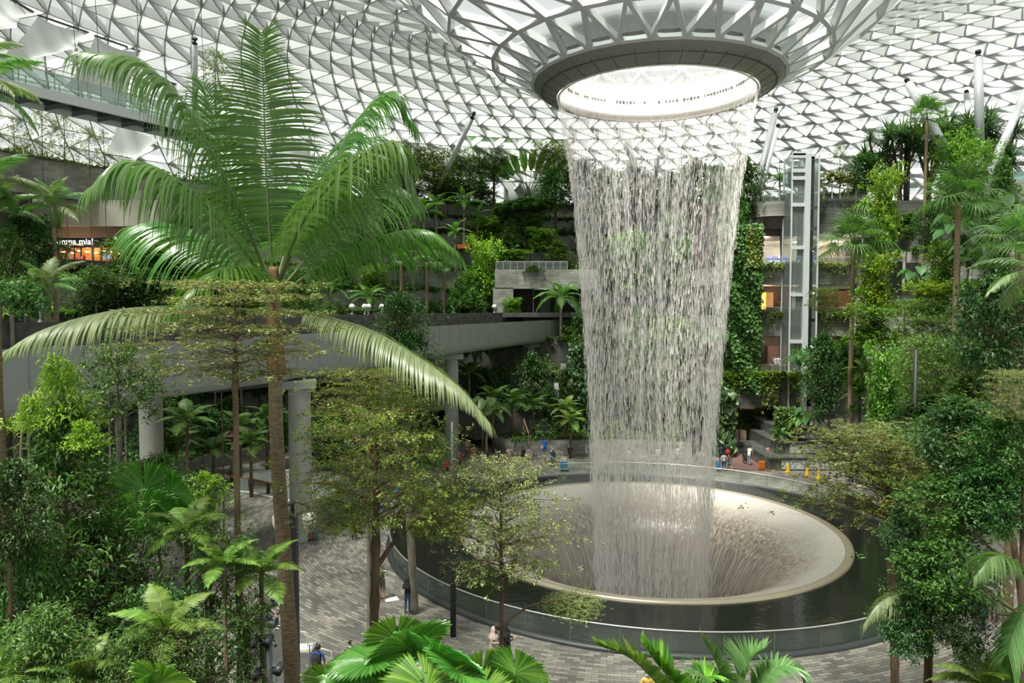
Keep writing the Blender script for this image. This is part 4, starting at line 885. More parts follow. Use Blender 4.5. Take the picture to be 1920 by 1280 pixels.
# ---- the tall feather palm in front -----------------------------------------------------------
def hero_palm():
    D = 16.0; base = Vector((P(548, 1280, D).x+.12, D, 0)); t = tag(empty('feather_palm', base), 'tall feather palm in the left foreground, its crown over the train bridge', 'palm')
    tp = catmull([Vector((P(556, 1280, D).x+.1, D, 0)), P(548, 1280, D), P(530, 1000, D), P(520, 850, D), P(516, 720, D), P(514, 560, D)], 8)
    m = MB(); rad_ = np.interp(np.arange(len(tp)), [0, 8, 20, 32, 40], [.2, .175, .155, .145, .13]); n0 = len(tp); k = 150
    u_ = np.linspace(0, n0-1, k); pts = np.stack([np.interp(u_, np.arange(n0), tp[:, i]) for i in range(3)], 1); rd = np.interp(u_, np.arange(n0), rad_)*(1+.045*(np.arange(k) % 5 == 0))
    m.tube(pts, rd, 16); rel(m, t).build('trunk', M_palmt, t)
    m = MB(); sh = catmull([P(522, 712, D), P(518, 690, D-.02), P(516, 650, D), P(514, 600, D), P(514, 545, D), P(513, 500, D)], 5)
    m.tube(sh, np.interp(np.linspace(0, 1, len(sh)), [0, .12, .35, .6, 1], [.1, .21, .2, .16, .1]), 14); rel(m, t).build('brown_leaf_sheath', M_boot, t)
    F = [  # path px,py,depth ; leaflet length, width, V, ahead, droop, side, n, asym, pale?
        ([(513, 545, 16), (505, 430, 16.05), (498, 300, 16.1), (494, 170, 16.1), (490, 60, 15.9)], 1.12, .075, .04, -.02, .3, (1, .12, 0), 62, (.98, 1.02), 0),
        ([(508, 545, 16), (470, 440, 15.7), (410, 310, 15.4), (345, 195, 15.1), (265, 118, 14.9), (165, 98, 14.8)], 1.6, .07, .1, .45, 2.2, None, 84, (1, 1), 1),
        ([(506, 540, 16), (450, 460, 15.3), (385, 385, 14.8), (310, 325, 14.4), (235, 305, 14.1), (172, 350, 14)], 1.35, .07, .1, .4, 2.2, None, 78, (1, 1), 1),
        ([(506, 585, 16), (420, 578, 15.5), (320, 574, 15), (210, 583, 14.5), (90, 615, 14.1), (0, 665, 13.9)], 1.05, .085, .05, .3, 1.5, None, 96, (.85, 1), 2),
        ([(518, 545, 16), (560, 440, 16.3), (618, 320, 16.7), (670, 225, 17), (725, 180, 17.2), (768, 225, 17.3)], 1.4, .062, .1, .45, 1.6, None, 84, (1, 1), 0),
        ([(518, 545, 16), (560, 430, 15.6), (625, 340, 15.2), (690, 285, 15), (742, 270, 14.9), (772, 340, 14.9)], 1.4, .075, .1, .35, 2.3, None, 84, (1, 1), 1),
        ([(520, 560, 16), (590, 505, 16.1), (660, 462, 16.2), (735, 437, 16.2), (800, 432, 16.2), (852, 468, 16.2)], 1.25, .068, .05, .5, 1.4, None, 84, (.5, 1.1), 0),
        ([(520, 580, 16), (600, 592, 15.4), (690, 618, 14.9), (780, 668, 14.5), (860, 725, 14.2), (915, 790, 14)], 1.0, .08, .05, .3, 1.5, None, 92, (.9, 1), 2),
        ([(508, 550, 16.1), (455, 500, 16.6), (395, 455, 17.1), (320, 420, 17.5), (250, 425, 17.8)], 1.6, .06, .1, .5, 1.8, None, 70, (1, 1), 0),
        ([(520, 550, 16.1), (580, 480, 16.6), (640, 410, 17.1), (700, 360, 17.5), (765, 370, 17.8)], 1.7, .06, .1, .5, 1.7, None, 70, (1, 1), 0),
        ([(510, 540, 16.2), (470, 430, 17), (430, 310, 17.6), (395, 200, 18), (375, 160, 18.1), (362, 215, 18.1)], 1.2, .06, .2, .5, .9, None, 64, (1, .8), 0),
        ([(516, 540, 16.2), (545, 440, 17), (580, 350, 17.6), (630, 280, 18), (700, 260, 18.2)], 1.3, .06, .2, .5, .9, None, 60, (1, .8), 0),
        ([(510, 560, 15.9), (480, 520, 15.2), (440, 500, 14.6), (380, 520, 14.1), (330, 570, 13.9)], 1.2, .06, .1, .4, 1.3, None, 54, (1, 1), 0)]
    for i, (pt, Lf, Wd, V_, ah, dr_, side, n_, asy, pale) in enumerate(F):
        path = catmull([P(*p) for p in pt], 9); m = MB()
        frond(m, path, int(n_*1.25), Lf*(1.3 if pale != 2 else 1.1), Wd*.8, V=V_, ahead=ah, droop=dr_, side=side, start=.16 if i else .2, seed=i, rach=.032, asym=asy, segs=7)
        rel(m, t).build('frond', [G_palmw if pale == 2 else (G_palmm if pale else G_palm), M_rachis], t)
M_rachis = plain('frond_stalk', (.09, .13, .04), .45)
G_palmm = leafmat('palm_leaflet_grey', (.1, .2, .065), (.19, .31, .12), rough=.33, trans=.34, tcol=(1.1, 1.6, .4))
hero_palm()
# ---------------------------------------------------------------- where the ground is
LEDGE = (-30, 30, 1.2, 8.5, 8.2); BANK = (-34, -4.9, 8.5, 14.5, 5.4)
for nm_, (x0, x1, y0, y1, z1) in (('wall_front', LEDGE), ('wall_left', BANK)):
    m = MB(); m.box(((x0+x1)/2, (y0+y1)/2, z1/2), (x1-x0, y1-y0, z1)); struct(m.build(nm_, M_soil, uv='wall'), 'planted ledge at the viewer\'s side of the garden')
def ground(x, y):
    r = math.hypot(x-CX, y-CY); a = math.degrees(math.atan2(y-CY, x-CX)); a = a if a > -90 else a+360; z = 0
    for (x0, x1, y0, y1, z1) in (LEDGE, BANK):
        if x0 <= x <= x1 and y0 <= y <= y1: z = max(z, z1)
    for (r0, r1, a0, a1, z1) in BEDS:
        if r0 <= r <= r1 and a0 <= a <= a1: z = max(z, z1)
    if y > D0 and 19 < x < 34 and 55 > a: z = max(z, 0)
    return z
# ---------------------------------------------------------------- planting beds (stuff)
bi = 0
bed_mats = [G_mid, G_mid, G_bright, G_fernd, G_bright, G_fernd]
for (r0, r1, a0, a1, z) in BEDS:
    bi += 1
    lo = z < 10; seg_ = 2 if r0 > 45 else 1
    step = (a1-a0)/3 if a1-a0 > 60 else (a1-a0)/2
    k_ = 0; a = a0
    where = {1.3: 'on the lowest planter behind the pool', 3.4: 'on the second bank behind the pool', 6.2: 'on the dark bank under the bridge', 9.6: 'on the bank just below bridge level', 12.6: 'at the foot of the back terraces',
             12.6001: '', 15.3: 'on the second back terrace', 18: 'on the third back terrace', 20.6: 'on the fourth back terrace', 23: 'on the fifth back terrace', 25.3: 'on the sixth back terrace', 27.5: 'along the upper garden',
             1.2: 'on the low planter behind the escalator well', 5.5: 'on the bank below the train bridge at the left', .5: 'at the foot of the right slope', 3.2: 'on the first right terrace', 6.6: 'on the second right terrace',
             10.4: 'on the third right terrace', 14.4: 'on the fourth right terrace', 18.2: 'on the fifth right terrace', 21.8: 'on top of the right slope'}.get(z, 'on a terrace')
    if z == 12.6 and r0 == 47 and a0 == 150: where = 'behind the train bridge at the left edge'
    while a < a1-1:
        side = ('right part', 'middle part', 'left part')[min(k_, 2)]
        up_ = z > 12
        if z == .5: hh = (.2, .6)
        elif z == 27.5: hh = (.3, 1.0)
        else: hh = ((.25, 1.1) if up_ else (.6, 2.4)) if r0 > 40 else ((.3, 1.2) if z > 9 else (.5, 1.8))
        mt_ = bed_mats[(bi*2+k_) % 6]
        bed('planting_bed', r0, r1, a, a+step, z, mt_, '%s mixed planting %s, %s' % (['mid green', 'leafy green', 'bright green', 'ferny green', 'yellow green', 'fresh green'][(bi*2+k_) % 6], where, side), dens=1.0 if z != .5 else .4,
            Ln=.34 if r0 > 40 else .28, Wd=.15 if r0 > 40 else .12, h=hh, seed=bi*10+k_, hang=0 if z in (.5, 1.3, 1.2) else (.8 if z < 10 and r0 > 36 else .3))
        a += step; k_ += 1
# trailing plants on the straight balcony bands
trailing('trailing_plants', 1342, 1606, 499, D0, 1.1, 'pale flowering trailing plants over the top balcony band', G_vari, 1, 1.3)
trailing('trailing_plants', 1342, 1600, 592, D0, 1.9, 'green trailing plants over the middle balcony band', G_bright, 2, 1.3)
trailing('trailing_plants', 1338, 1520, 703, D0-2, 3.2, 'long yellowish creepers hanging over the ramp tunnel', G_lime, 3, 1.9)
trailing('trailing_plants', 1440, 1470, 703, D0-2.2, 6.5, 'rust tinted creeper hanging lowest over the tunnel mouth', G_tips, 4, 3, curl=2.5)
trailing('trailing_plants', 1528, 1640, 338, D0-.2, 2.6, 'hanging garden of pale creepers above the slate wall', G_vari, 5, 2.2, h=.6)
trailing('trailing_plants', 935, 1064, 507, 89.4, .8, 'low creepers on the parapet left of the waterfall', G_mid, 6, 1)
trailing('trailing_plants', 300, 900, 588, 93, .4, 'low planting just behind the far bridge parapet', G_mid, 7, .35, h=1.6)
m = MB()
for x in range(1530, 1640, 15): p = P(x, 372, D0-.3); m.bar(p, P(x, 338, D0-.3), .08)
o = m.build('trellis', M_steel); tag(o, 'row of slim pale posts under the hanging garden', 'trellis')
# heart-leaved climbers either side of the tunnel
def leafwall(x0, x1, y0, y1, d, mat, label, n=900, Ln=.45, seed=0, tm=LF_H, dep=1.2):
    a, b = P(x0, y0, d), P(x1, y1, d); r = R(seed); x = r.uniform(a.x, b.x, n); z = r.uniform(b.z, a.z, n); y = d+r.uniform(-dep, 0, n)*(.75+.25*np.sin(x*2+z*1.3))
    m = MB(); leaves(m, np.stack([x, y, z], 1), npv((0, -.6, -.7))+jit(r, n, .45), npv((0, -1, .6))+jit(r, n, .3), Ln*r.uniform(.6, 1.2, n), Ln*.8, tm)
    o = m.build('climber_wall', mat); tag(o, label, 'climbing plants', None, 'stuff')
leafwall(1330, 1372, 730, 868, 64.5, G_ear, 'heart leaved climber curtain left of the ramp', 900, .6, 1)
leafwall(1345, 1420, 420, 735, 66.6, G_mid, 'tall green climber wall at the right edge of the waterfall', 6500, .36, 2, LF_B, 1.2)
leafwall(1398, 1424, 425, 500, 66, G_tips, 'brown and orange dry climber beneath the round balcony', 900, .3, 3, LF_B, .6)
leafwall(1380, 1440, 765, 800, 71, G_olive, 'brownish climbers on the left wall inside the tunnel', 900, .35, 4, LF_B, .8)
leafwall(1450, 1485, 760, 850, 62.5, G_mid, 'leafy right flank of the ramp', 1500, .3, 5, LF_B, 1.4)
leafwall(1066, 1100, 640, 845, 70, G_dark, 'dark planting at the left edge of the falling water', 1500, .4, 6, LF_B, 2)

# ---------------------------------------------------------------- tree and plant kinds (crown meshes stand on z = 0)
def K(key, *a, **k): return leaf_tree(key, *a, **k)
def kinds():
    K('tier_near', 4.2, .12, 1.5, 54, 20, 14, .08, .04, G_vari, LF_S, 11, 'umbrella', M_bark, .055, layered=7)
    K('tier_olive', 3.4, .1, 1.9, 54, 21, 14, .085, .042, G_tips, LF_S, 12, 'umbrella', M_bark, .07, layered=6)
    K('tier_far', 5.2, .1, 2.6, 46, 20, 9, .23, .11, G_olive, LF_S, 13, 'umbrella', M_bark, .08, layered=7)
    K('tier_green', 5.0, .1, 2.4, 46, 20, 9, .22, .1, G_mid, LF_S, 14, 'umbrella', M_bark, .08, layered=7)
    K('lance_near', 5.5, .05, 1.7, 60, 16, 10, .16, .05, G_mid, LF_L, 15, 'cone', M_bark, .07)
    K('lance_tip', 1.3, .05, .75, 20, 9, 9, .13, .045, G_lime, LF_L, 16, 'cone', M_bark, .03)
    K('lance_shrub', 3.4, .05, 1.7, 46, 15, 9, .17, .05, G_mid, LF_L, 17, 'oval', M_bark, .06, droop=.5)
    K('gloss_near', 3.2, .05, 1.5, 46, 14, 9, .17, .075, G_dark, LF_B, 18, 'oval', M_bark, .07, droop=.3)
    K('gloss_bright', 3.0, .05, 1.5, 40, 13, 9, .17, .07, G_mid, LF_B, 19, 'oval', M_bark, .06, droop=.4)
    K('small_dark', 3.0, .05, .9, 46, 14, 9, .07, .033, G_mid, LF_B, 20, 'column', M_bark, .05)
    K('lime_tuft', .9, .05, .55, 18, 8, 9, .08, .04, G_lime, LF_B, 21, 'oval', M_bark, .03)
    K('far_bright', 5, .05, 1.5, 40, 14, 8, .26, .14, G_bright, LF_B, 22, 'column', M_bark, .08)
    K('far_lime', 5, .05, 1.5, 40, 14, 8, .26, .14, G_lime, LF_B, 23, 'column', M_bark, .08)
    K('far_dark', 5, .05, 1.8, 44, 14, 8, .26, .13, G_dark, LF_B, 24, 'oval', M_bark, .09)
    K('far_mid', 5, .05, 1.8, 44, 14, 8, .25, .12, G_mid, LF_B, 25, 'cone', M_bark, .09)
    K('far_thin', 4, .05, 1.8, 22, 10, 6, .16, .07, G_olive, LF_B, 26, 'oval', M_bark, .06)
    K('red_fruit', 2.6, .05, 1.5, 26, 13, 9, .17, .07, G_mid, LF_L, 27, 'umbrella', M_barkg, .07)
kinds()
CROWN_H = dict(tier_near=4.2, tier_olive=3.4, tier_far=5.2, tier_green=5, lance_near=5.5, lance_tip=1.3, lance_shrub=3.4, gloss_near=3.2, gloss_bright=3, small_dark=3, lime_tuft=.9, far_bright=5, far_lime=5, far_dark=5, far_mid=5, far_thin=4, red_fruit=2.6)
CROWN_R = dict(tier_near=1.5, tier_olive=1.9, tier_far=2.6, tier_green=2.4, lance_near=1.7, lance_tip=.75, lance_shrub=1.7, gloss_near=1.5, gloss_bright=1.5, small_dark=.9, lime_tuft=.55, far_bright=1.5, far_lime=1.5, far_dark=1.8, far_mid=1.8, far_thin=1.8, red_fruit=1.5)
_c = [0]
def tree(kind, px, ytop, ybot, hw, d, label, cat='tree', name=None, tr=None, group=None, bark=None, lean=0, noground=False):
    """crown between pixel rows ytop..ybot, half width hw px at depth d; trunk reaches the ground"""
    _c[0] += 1; s = d/FPX; cb = P(px, ybot, d); Hc = (ybot-ytop)*s; g = ground(cb.x+lean, cb.y); base = Vector((cb.x+lean, cb.y, min(g, cb.z)))
    t = tag(empty(name or 'leafy_tree', base), label, cat, group)
    kz = Hc/CROWN_H[kind]; kx = hw*s/CROWN_R[kind]; hgt = cb.z-base.z
    if hgt > .15:
        m = MB(); r = R(_c[0]); k = 10; tt = np.linspace(0, 1, k); x = -lean*tt+np.cumsum(r.normal(0, .01, k)); x[0] = 0; x += (-lean-x[-1])*tt
        y = np.cumsum(r.normal(0, .01, k)); y -= y[0]; y -= y[-1]*tt; r0 = (tr*.62 if tr else .05*max(kx, .6)); kn = 40; u_ = np.linspace(0, 1, kn)
        rad_ = r0*(1.25-.35*u_)*(1+(.22*(np.arange(kn) % 5 == 2)*r.uniform(0, 1.4, kn) if d < 25 else 0))
        m.tube(np.stack([np.interp(u_, tt, x), np.interp(u_, tt, y), u_*(hgt+.2)], 1), rad_, 9); m.build('trunk', bark or (M_bark if d < 25 else M_barkg), t)
    pr = PROT[kind]; rz = (_c[0]*1.7) % 6.28
    link('branches', pr[0], t, (-lean, 0, hgt), (0, 0, rz), (kx, kx, kz)); link('foliage', pr[1], t, (-lean, 0, hgt), (0, 0, rz), (kx, kx, kz)); return t
def tip_on(t, kind, px, ytop, ybot, hw, d, name='young_leaves'):
    s = d/FPX; p = P(px, ybot, d); link(name, PROT[kind][1], t, p-t.location, (0, 0, 1), ((hw*s/CROWN_R[kind],)*2+((ybot-ytop)*s/CROWN_H[kind],)))

# feather palms, fan palms, rosettes ...
PF = [frond_mesh('feather_frond_%d' % i, 2.3, .7+.3*i, 1.5+.3*i, 30, .55, .055, G_palm if i else G_palmm, droop=.9, seed=i) for i in range(3)]
PN = [frond_mesh('near_frond_%d' % i, 2.6, .9, 1.5, 60, .75, .06, G_palmw if i == 0 else G_palmm, droop=1.1, seed=5+i, segs=5) for i in range(2)]
FF = [frond_mesh('fern_frond_%d' % i, 1.4, .5, .75, 40, .34, .055, G_fern if i == 0 else G_fernd, droop=.35, seed=9+i, V=.05, ahead=.15, segs=3) for i in range(2)]
FB = fan_mesh('fan_leaf', .95, 1.05, 24, G_fan, join=.33, span=250, droop=.55); FB2 = fan_mesh('fan_leaf_pale', .9, 1.0, 24, G_palmm, join=.33, span=250, droop=.5, seed=3)
LB = fan_mesh('round_pleated_leaf', 1.0, .62, 56, G_lic, join=.96, span=345, droop=.2, pleat=.35, seed=4, stalk=False); LB2 = fan_mesh('round_pleated_leaf_lit', 1.0, .62, 56, G_bright, join=.96, span=345, droop=.2, pleat=.35, seed=5, stalk=False)  # second copy has sunlight put into its brighter green, for the lit leaves
def strap_mesh(key, L_, W_, n, mat, droop=.7, seed=0, up=.5):
    if key not in PROT:
        r = R(seed); a = r.uniform(0, 6.28, n); e_ = np.arcsin(r.uniform(-.15, 1, n)); d = np.stack([np.cos(a)*np.cos(e_), np.sin(a)*np.cos(e_), np.sin(e_)], 1); w_ = np.stack([-np.sin(a), np.cos(a), 0*a], 1)
        m = MB(); ribbons(m, d*.05, d, w_, L_*r.uniform(.75, 1.1, n), W_, 4, droop*r.uniform(.5, 1.3, n)); PROT[key] = m.mesh(key, [mat])
    return PROT[key]
ST = strap_mesh('strap_rosette', 1.25, .075, 85, G_strap, .8, 1); SB = strap_mesh('broad_strap_rosette', .9, .14, 40, G_bright, .7, 2); SH = strap_mesh('hanging_strap', 1.3, .1, 70, G_fern, 1.6, 3)
def ear_mesh(key, n, L_, mat, seed=0, hh=1.0):
    if key not in PROT:
        r = R(seed); m = MB(); a = np.arange(n)*2.4; hgt = hh*r.uniform(.4, 1.1, n); rd = L_*r.uniform(.5, 1.1, n); p = np.stack([rd*np.cos(a), rd*np.sin(a), hgt], 1)
        d = np.stack([np.cos(a), np.sin(a), -.45+0*a], 1)+jit(r, n, .2); leaves(m, p, d, npv((0, 0, 1))+jit(r, n, .15), L_*r.uniform(.7, 1.15, n), L_*.8, LF_H)
        for q in p: m.tube([(0, 0, 0), (q[0]*.4, q[1]*.4, q[2]*.8), q], [.03, .02, .012], 4, mi=1)
        PROT[key] = m.mesh(key, [mat, M_stem])
    return PROT[key]
EA = ear_mesh('ear_leaves', 16, .75, G_ear, 1, 1.3); EB = bush_mesh('whorl_shrub', .75, 1.0, 70, 9, .22, .075, G_ear, LF_L, 2)[1]
def palm(kind, px, yc, ybase, rad_px, d, label, n=13, trunk_r=.1, pitch=(78, -30), lean=0, name=None, cat='palm', green_shaft=True):
    """crown centre at (px, yc); trunk down to the ground"""
    _c[0] += 1; s = d/FPX; c = P(px, yc, d); g = ground(c.x+lean, c.y); base = Vector((c.x+lean, c.y, min(g, c.z-.2))); t = tag(empty(name or {'feather': 'feather_palm', 'near': 'feather_palm', 'fan': 'fan_palm', 'fanp': 'fan_palm'}[kind], base), label, cat)
    h = c.z-base.z; k = 24; u_ = np.linspace(0, 1, k); m = MB(); m.tube(np.stack([-lean*u_**1.5, 0*u_, u_*h], 1), trunk_r*(1.15-.3*u_)*(1+.06*(np.arange(k) % 2)), 9); m.build('trunk', M_palmt if kind != 'feather' else M_barkg, t)
    if green_shaft and kind in ('feather', 'near'): m = MB(); m.tube([(-lean, 0, h-.9), (-lean, 0, h-.3), (-lean, 0, h+.15)], [trunk_r*1.15, trunk_r*1.3, trunk_r*.6], 9); m.build('crownshaft', M_stem, t)
    size = {'feather': 2.2, 'near': 2.5, 'fan': 1.9, 'fanp': 1.9}[kind]; sc = rad_px*s/size; meshes = {'feather': PF, 'near': PN, 'fan': [FB], 'fanp': [FB2]}[kind]
    r = R(_c[0])
    for i in range(n):
        q = i/max(1, n-1); pp = math.radians(pitch[0]+(pitch[1]-pitch[0])*q); a = i*2.39996+_c[0]
        link('fan_leaf' if kind.startswith('fan') else 'frond', meshes[i % len(meshes)], t, (-lean, 0, h+.02), (r.uniform(-.2, .2), -pp, a), sc*r.uniform(.88, 1.1))
    return t
def clump(mesh, name, px, y, d, scale, label, cat='plant', n=1, part=None, zoff=0, tilt=0, stem=True, rz=None):
    """one rosette, fern or ear-leaved plant whose middle is seen at (px, y); a stem joins it to the ground"""
    _c[0] += 1; c = P(px, y, d); g = min(ground(c.x, c.y), c.z); t = tag(empty(name, (c.x, c.y, g)), label, cat); h = c.z-g
    if stem and h > .3: m = MB(); m.tube([(0, 0, 0), (.04*h*math.sin(_c[0]), 0, h*.5), (0, 0, h)], [.09*scale, .07*scale, .05*scale], 7); m.build('stem', M_barkg, t)
    link(part or 'foliage', mesh, t, (0, 0, h), (tilt, 0, _c[0]*1.3 if rz is None else rz), scale); return t
def fern(px, y, d, scale, label, n=11, k=0, name='tree_fern', pitch=(55, -10)):
    _c[0] += 1; c = P(px, y, d); g = min(ground(c.x, c.y), c.z); t = tag(empty(name, (c.x, c.y, g)), label, 'fern'); h = c.z-g
    m = MB(); m.tube([(0, 0, 0), (0, 0, h*.5), (0, 0, h+.02)], [.1*scale, .08*scale, .06*scale], 7); m.build('stem', M_bark, t)
    for i in range(n):
        q = i/max(1, n-1); link('frond', FF[k], t, (0, 0, h), (0, -math.radians(pitch[0]+(pitch[1]-pitch[0])*q), i*2.4+_c[0]), scale)
    return t
def pandanus(px, yt, yb, d, heads, label, scale=1.0):
    _c[0] += 1; a, b = P(px, yt, d), P(px, yb, d); g = ground(a.x, a.y); g = min(g, b.z); t = tag(empty('pandanus', (a.x, a.y, g)), label, 'shrub'); r = R(_c[0]); m = MB(); h = a.z-g; h0 = b.z-g
    for i in range(heads):
        an = i*2.4+_c[0]; rr2 = (.3+.55*h*.35*r.uniform(.5, 1))*(1 if heads > 1 else 0); top = npv((rr2*math.cos(an), rr2*math.sin(an), h0+(h-h0)*r.uniform(.45, 1))); m.tube(catmull([(0, 0, 0), (0, 0, h0*.8), top*npv((.6, .6, .75)), top], 4), np.linspace(.11, .05, 13)*scale, 6)
        link('leaf_head', ST, t, top, (r.uniform(-.3, .3), r.uniform(-.3, .3), an), scale*r.uniform(.8, 1.15))
    m.build('stems', M_bark, t)
def traveller(px, yb, yt, d, spread, label, n=9, rz=0):
    _c[0] += 1; s = d/FPX; b = P(px, yb, d); g = min(ground(b.x, b.y), b.z); t = tag(empty('traveller_palm', (b.x, b.y, g), rz), label, 'palm'); h0 = b.z-g; Ln = (yb-yt)*s
    m = MB(); m.tube([(0, 0, 0), (0, 0, h0+.3)], [.2, .16], 8); m.build('trunk', M_palmt, t)
    for i in range(n):
        a = math.radians((i/(n-1)-.5)*spread); d_ = npv((math.sin(a), 0, math.cos(a))); pet = Ln*.45; m = MB(); o_ = npv((0, 0, h0)); p1 = o_+d_*pet; m.tube([o_, p1], [.07, .03], 5, mi=1)
        bl = Ln*.55; pts = [p1+d_*bl*k_/7+npv((0, (.0 if abs(a) < .2 else 0), -bl*.28*abs(math.sin(a))*(k_/7)**2)) for k_ in range(8)]; w_ = .085*Ln*np.array([.35, .85, 1, 1, .95, .85, .6, .12])/1.4
        nn = npv((math.cos(a), 0, -math.sin(a))); v = []
        for p_, q in zip(pts, w_): v += [p_-nn*q+npv((0, -q*.25, 0)), p_, p_+nn*q+npv((0, -q*.25, 0))]
        m.add(v, [x for k_ in range(7) for x in ([3*k_, 3*k_+1, 3*k_+4, 3*k_+3], [3*k_+1, 3*k_+2, 3*k_+5, 3*k_+4])]); m.build('paddle_leaf', [G_palm, M_stem], t)
# ================================================================ back, left of the waterfall
traveller(926, 330, 222, 100, 80, 'left traveller palm with upright paddle leaves in front of the plant room', rz=.3)
traveller(990, 372, 258, 98, 90, 'lower traveller palm with leaves fanned wide, right in front of the plant room', 8, rz=-.2)
traveller(1042, 310, 236, 101, 50, 'traveller palm close to the left edge of the waterfall top', 7)
tree('tier_far', 815, 285, 372, 60, 97, 'dark layered tree left of the slanting strut foot')
tree('tier_far', 760, 268, 350, 42, 95, 'layered tree between the palm frond and the slanting strut')
tree('tier_green', 880, 285, 375, 48, 98, 'dense layered tree right of the slanting strut')
tree('tier_green', 925, 270, 345, 34, 99, 'tree with pale forked trunk beside the left traveller palm', tr=.14, bark=M_bark)
tree('tier_far', 1040, 268, 352, 40, 97, 'layered tree against the left edge of the falling water, top terrace')
tree('far_dark', 1035, 318, 398, 28, 94, 'dark round tree on a tall bare stem left of the waterfall')
tree('far_mid', 715, 300, 372, 40, 92, 'tree half behind the right frond of the tall palm')
tree('far_thin', 590, 252, 300, 18, 84, 'small round topped tree behind the upright frond', bark=M_bark)
tree('far_thin', 645, 270, 360, 30, 90, 'thin tree glimpsed between the right palm fronds')
tree('far_dark', 985, 372, 402, 46, 95, 'dark low shrubbery below the traveller palms', 'shrub', 'round_shrub')
for px, yc, rp, d, lb in [(745, 400, 34, 88, 'short feather palm left in the group behind the right fronds'), (795, 402, 44, 90, 'feather palm with a bright crown, third from the water on the terrace'), (818, 388, 36, 92, 'feather palm leaning its leaves over the bright crowned one'),
                          (870, 385, 42, 93, 'slim feather palm with an upright lime spear leaf'), (895, 408, 30, 94, 'small dark feather palm right of the spear leafed palm'), (853, 442, 36, 86, 'feather palm with white stem in front of the orange awning'), (700, 415, 34, 87, 'feather palm almost hidden behind the big right frond'), (650, 395, 30, 88, 'small feather palm behind the two right fronds')]:
    palm('feather', px, yc, 0, rp, d, lb, 9, .12, (80, 5))
for px, yc, rp, d, lb in [(752, 490, 34, 84, 'left fan palm with brown trunk on the terrace behind the bridge'), (800, 492, 46, 85, 'large grey fan palm in the middle of the terrace behind the bridge'), (833, 500, 34, 86, 'fan palm at the right of the grey fan palm group')]:
    palm('fanp', px, yc, 0, rp, d, lb, 14, .2, (70, -35))
palm('feather', 690, 562, 0, 46, 80, 'broad low feather palm just behind the bridge parapet lamps', 12, .12, (70, 0))
palm('feather', 620, 545, 0, 40, 82, 'low feather palm behind the palm trunk, over the bridge', 11, .12, (70, 0))
palm('feather', 1052, 560, 0, 60, 84, 'grey green palm arching over the end of the bridge beside the water', 14, .16, (60, -20))
tree('far_lime', 908, 452, 575, 28, 88, 'lime green leafy column left of the stone portal', 'climber column', 'climber_column')
tree('far_bright', 883, 510, 575, 18, 87, 'small round leafy column left of the lime column', 'climber column', 'climber_column')
tree('far_bright', 995, 402, 450, 26, 96, 'loose bright shrub on the upper terrace near the water', 'shrub', 'round_shrub')
clump(EB, 'broad_leaf_shrub', 945, 500, 90, 2.6, 'grey green whorled shrub over the stone parapet', 'shrub')
clump(EB, 'broad_leaf_shrub', 868, 588, 86, 3.0, 'grey green whorled shrub at the foot of the white stemmed palm', 'shrub')
clump(EB, 'broad_leaf_shrub', 800, 592, 86, 2.0, 'low whorled shrub under the grey fan palm', 'shrub')
for i, (x, y, d) in enumerate([(672, 470, 86), (722, 452, 86), (775, 470, 87), (930, 440, 95), (960, 460, 94)]):
    tree('far_mid', x, y-50, y, 20, d, ['narrow tree behind the big right frond base', 'narrow tree behind the middle of the right frond', 'narrow tree left of the white stemmed palm', 'narrow tree on the terrace above the parapet', 'short tree right above the parapet lights'][i])
# orange awning
m = MB(); a, b = P(858, 456, 93), P(882, 470, 93); m.box(((a.x+b.x)/2, 93.5, (a.z+b.z)/2), (b.x-a.x, 3, .5)); tag(m.build('orange_awning', plain('orange_cloth', (.5, .11, .03), .6)), 'orange awning among the trees on the back terrace', 'awning')
# lamps on the bridge parapet
for i, px in enumerate((660, 684, 691, 716, 927, 76)):
    d = (70, 70.5, 71, 71, 86, 33)[i]; y = (592, 591, 591, 590, 583, 600)[i]; p = P(px, y, d); p.z = 12.55; k = d/70
    t = tag(empty('parapet_lamp', p), ['leftmost white lamp on the far bridge parapet behind the palm trunk', 'left lamp of the close pair on the far parapet', 'right lamp of the close pair on the far parapet', 'white lamp left of the dark bush on the parapet', 'lone white lamp on the parapet near the stone portal', 'pale green lamp on the parapet at the far left'][i], 'lamp')
    m = MB(); m.lathe([(.12, 0), (.05, .1), (.05, .4), (.22, .5)], (0, 0, 0), 10); m.build('lamp_post', M_steel, t)
    m = MB(); m.lathe([(.02, .45), (.27, .55), (.3, .75), (.2, .92), (.01, 1.0)], (0, 0, 0), 12); m.build('lamp_head', plain('lamp_white', (.85, .85, .78), .4), t)

# ================================================================ upper left
for i, (x, yt, yb, hw, d) in enumerate([(28, 220, 300, 30, 60), (80, 205, 300, 30, 63), (122, 212, 312, 32, 66), (168, 240, 318, 30, 70), (196, 245, 318, 24, 72), (230, 290, 322, 22, 75), (52, 250, 296, 20, 62)]):
    tree('far_thin', x, yt, yb, hw, d, ['thin garden tree at the far left of the upper garden', 'tall thin garden tree, second from the left edge', 'thin garden tree in the middle of the upper garden row', 'bushy garden tree above the stone parapet end', 'fine twigged garden tree beside the low white sail', 'low garden tree next to the small white sail', 'short garden tree between the two leftmost'][i], bark=M_bark)
tree('far_thin', 405, 95, 215, 42, 40, 'sparse light tree between the vertical strut and the upright frond', bark=M_bark)
palm('near', -30, 110, 0, 85, 13, 'palm at the left edge whose dark frond tips reach in at the top', 9, .12, (60, 10))
palm('near', -45, 170, 0, 130, 10, 'palm at the left edge with yellow green leaflets hanging by the footbridge', 10, .12, (50, -20))
palm('near', -20, 345, 0, 100, 34, 'palm at the left edge at the height of the stone parapet', 11, .13, (70, -30))
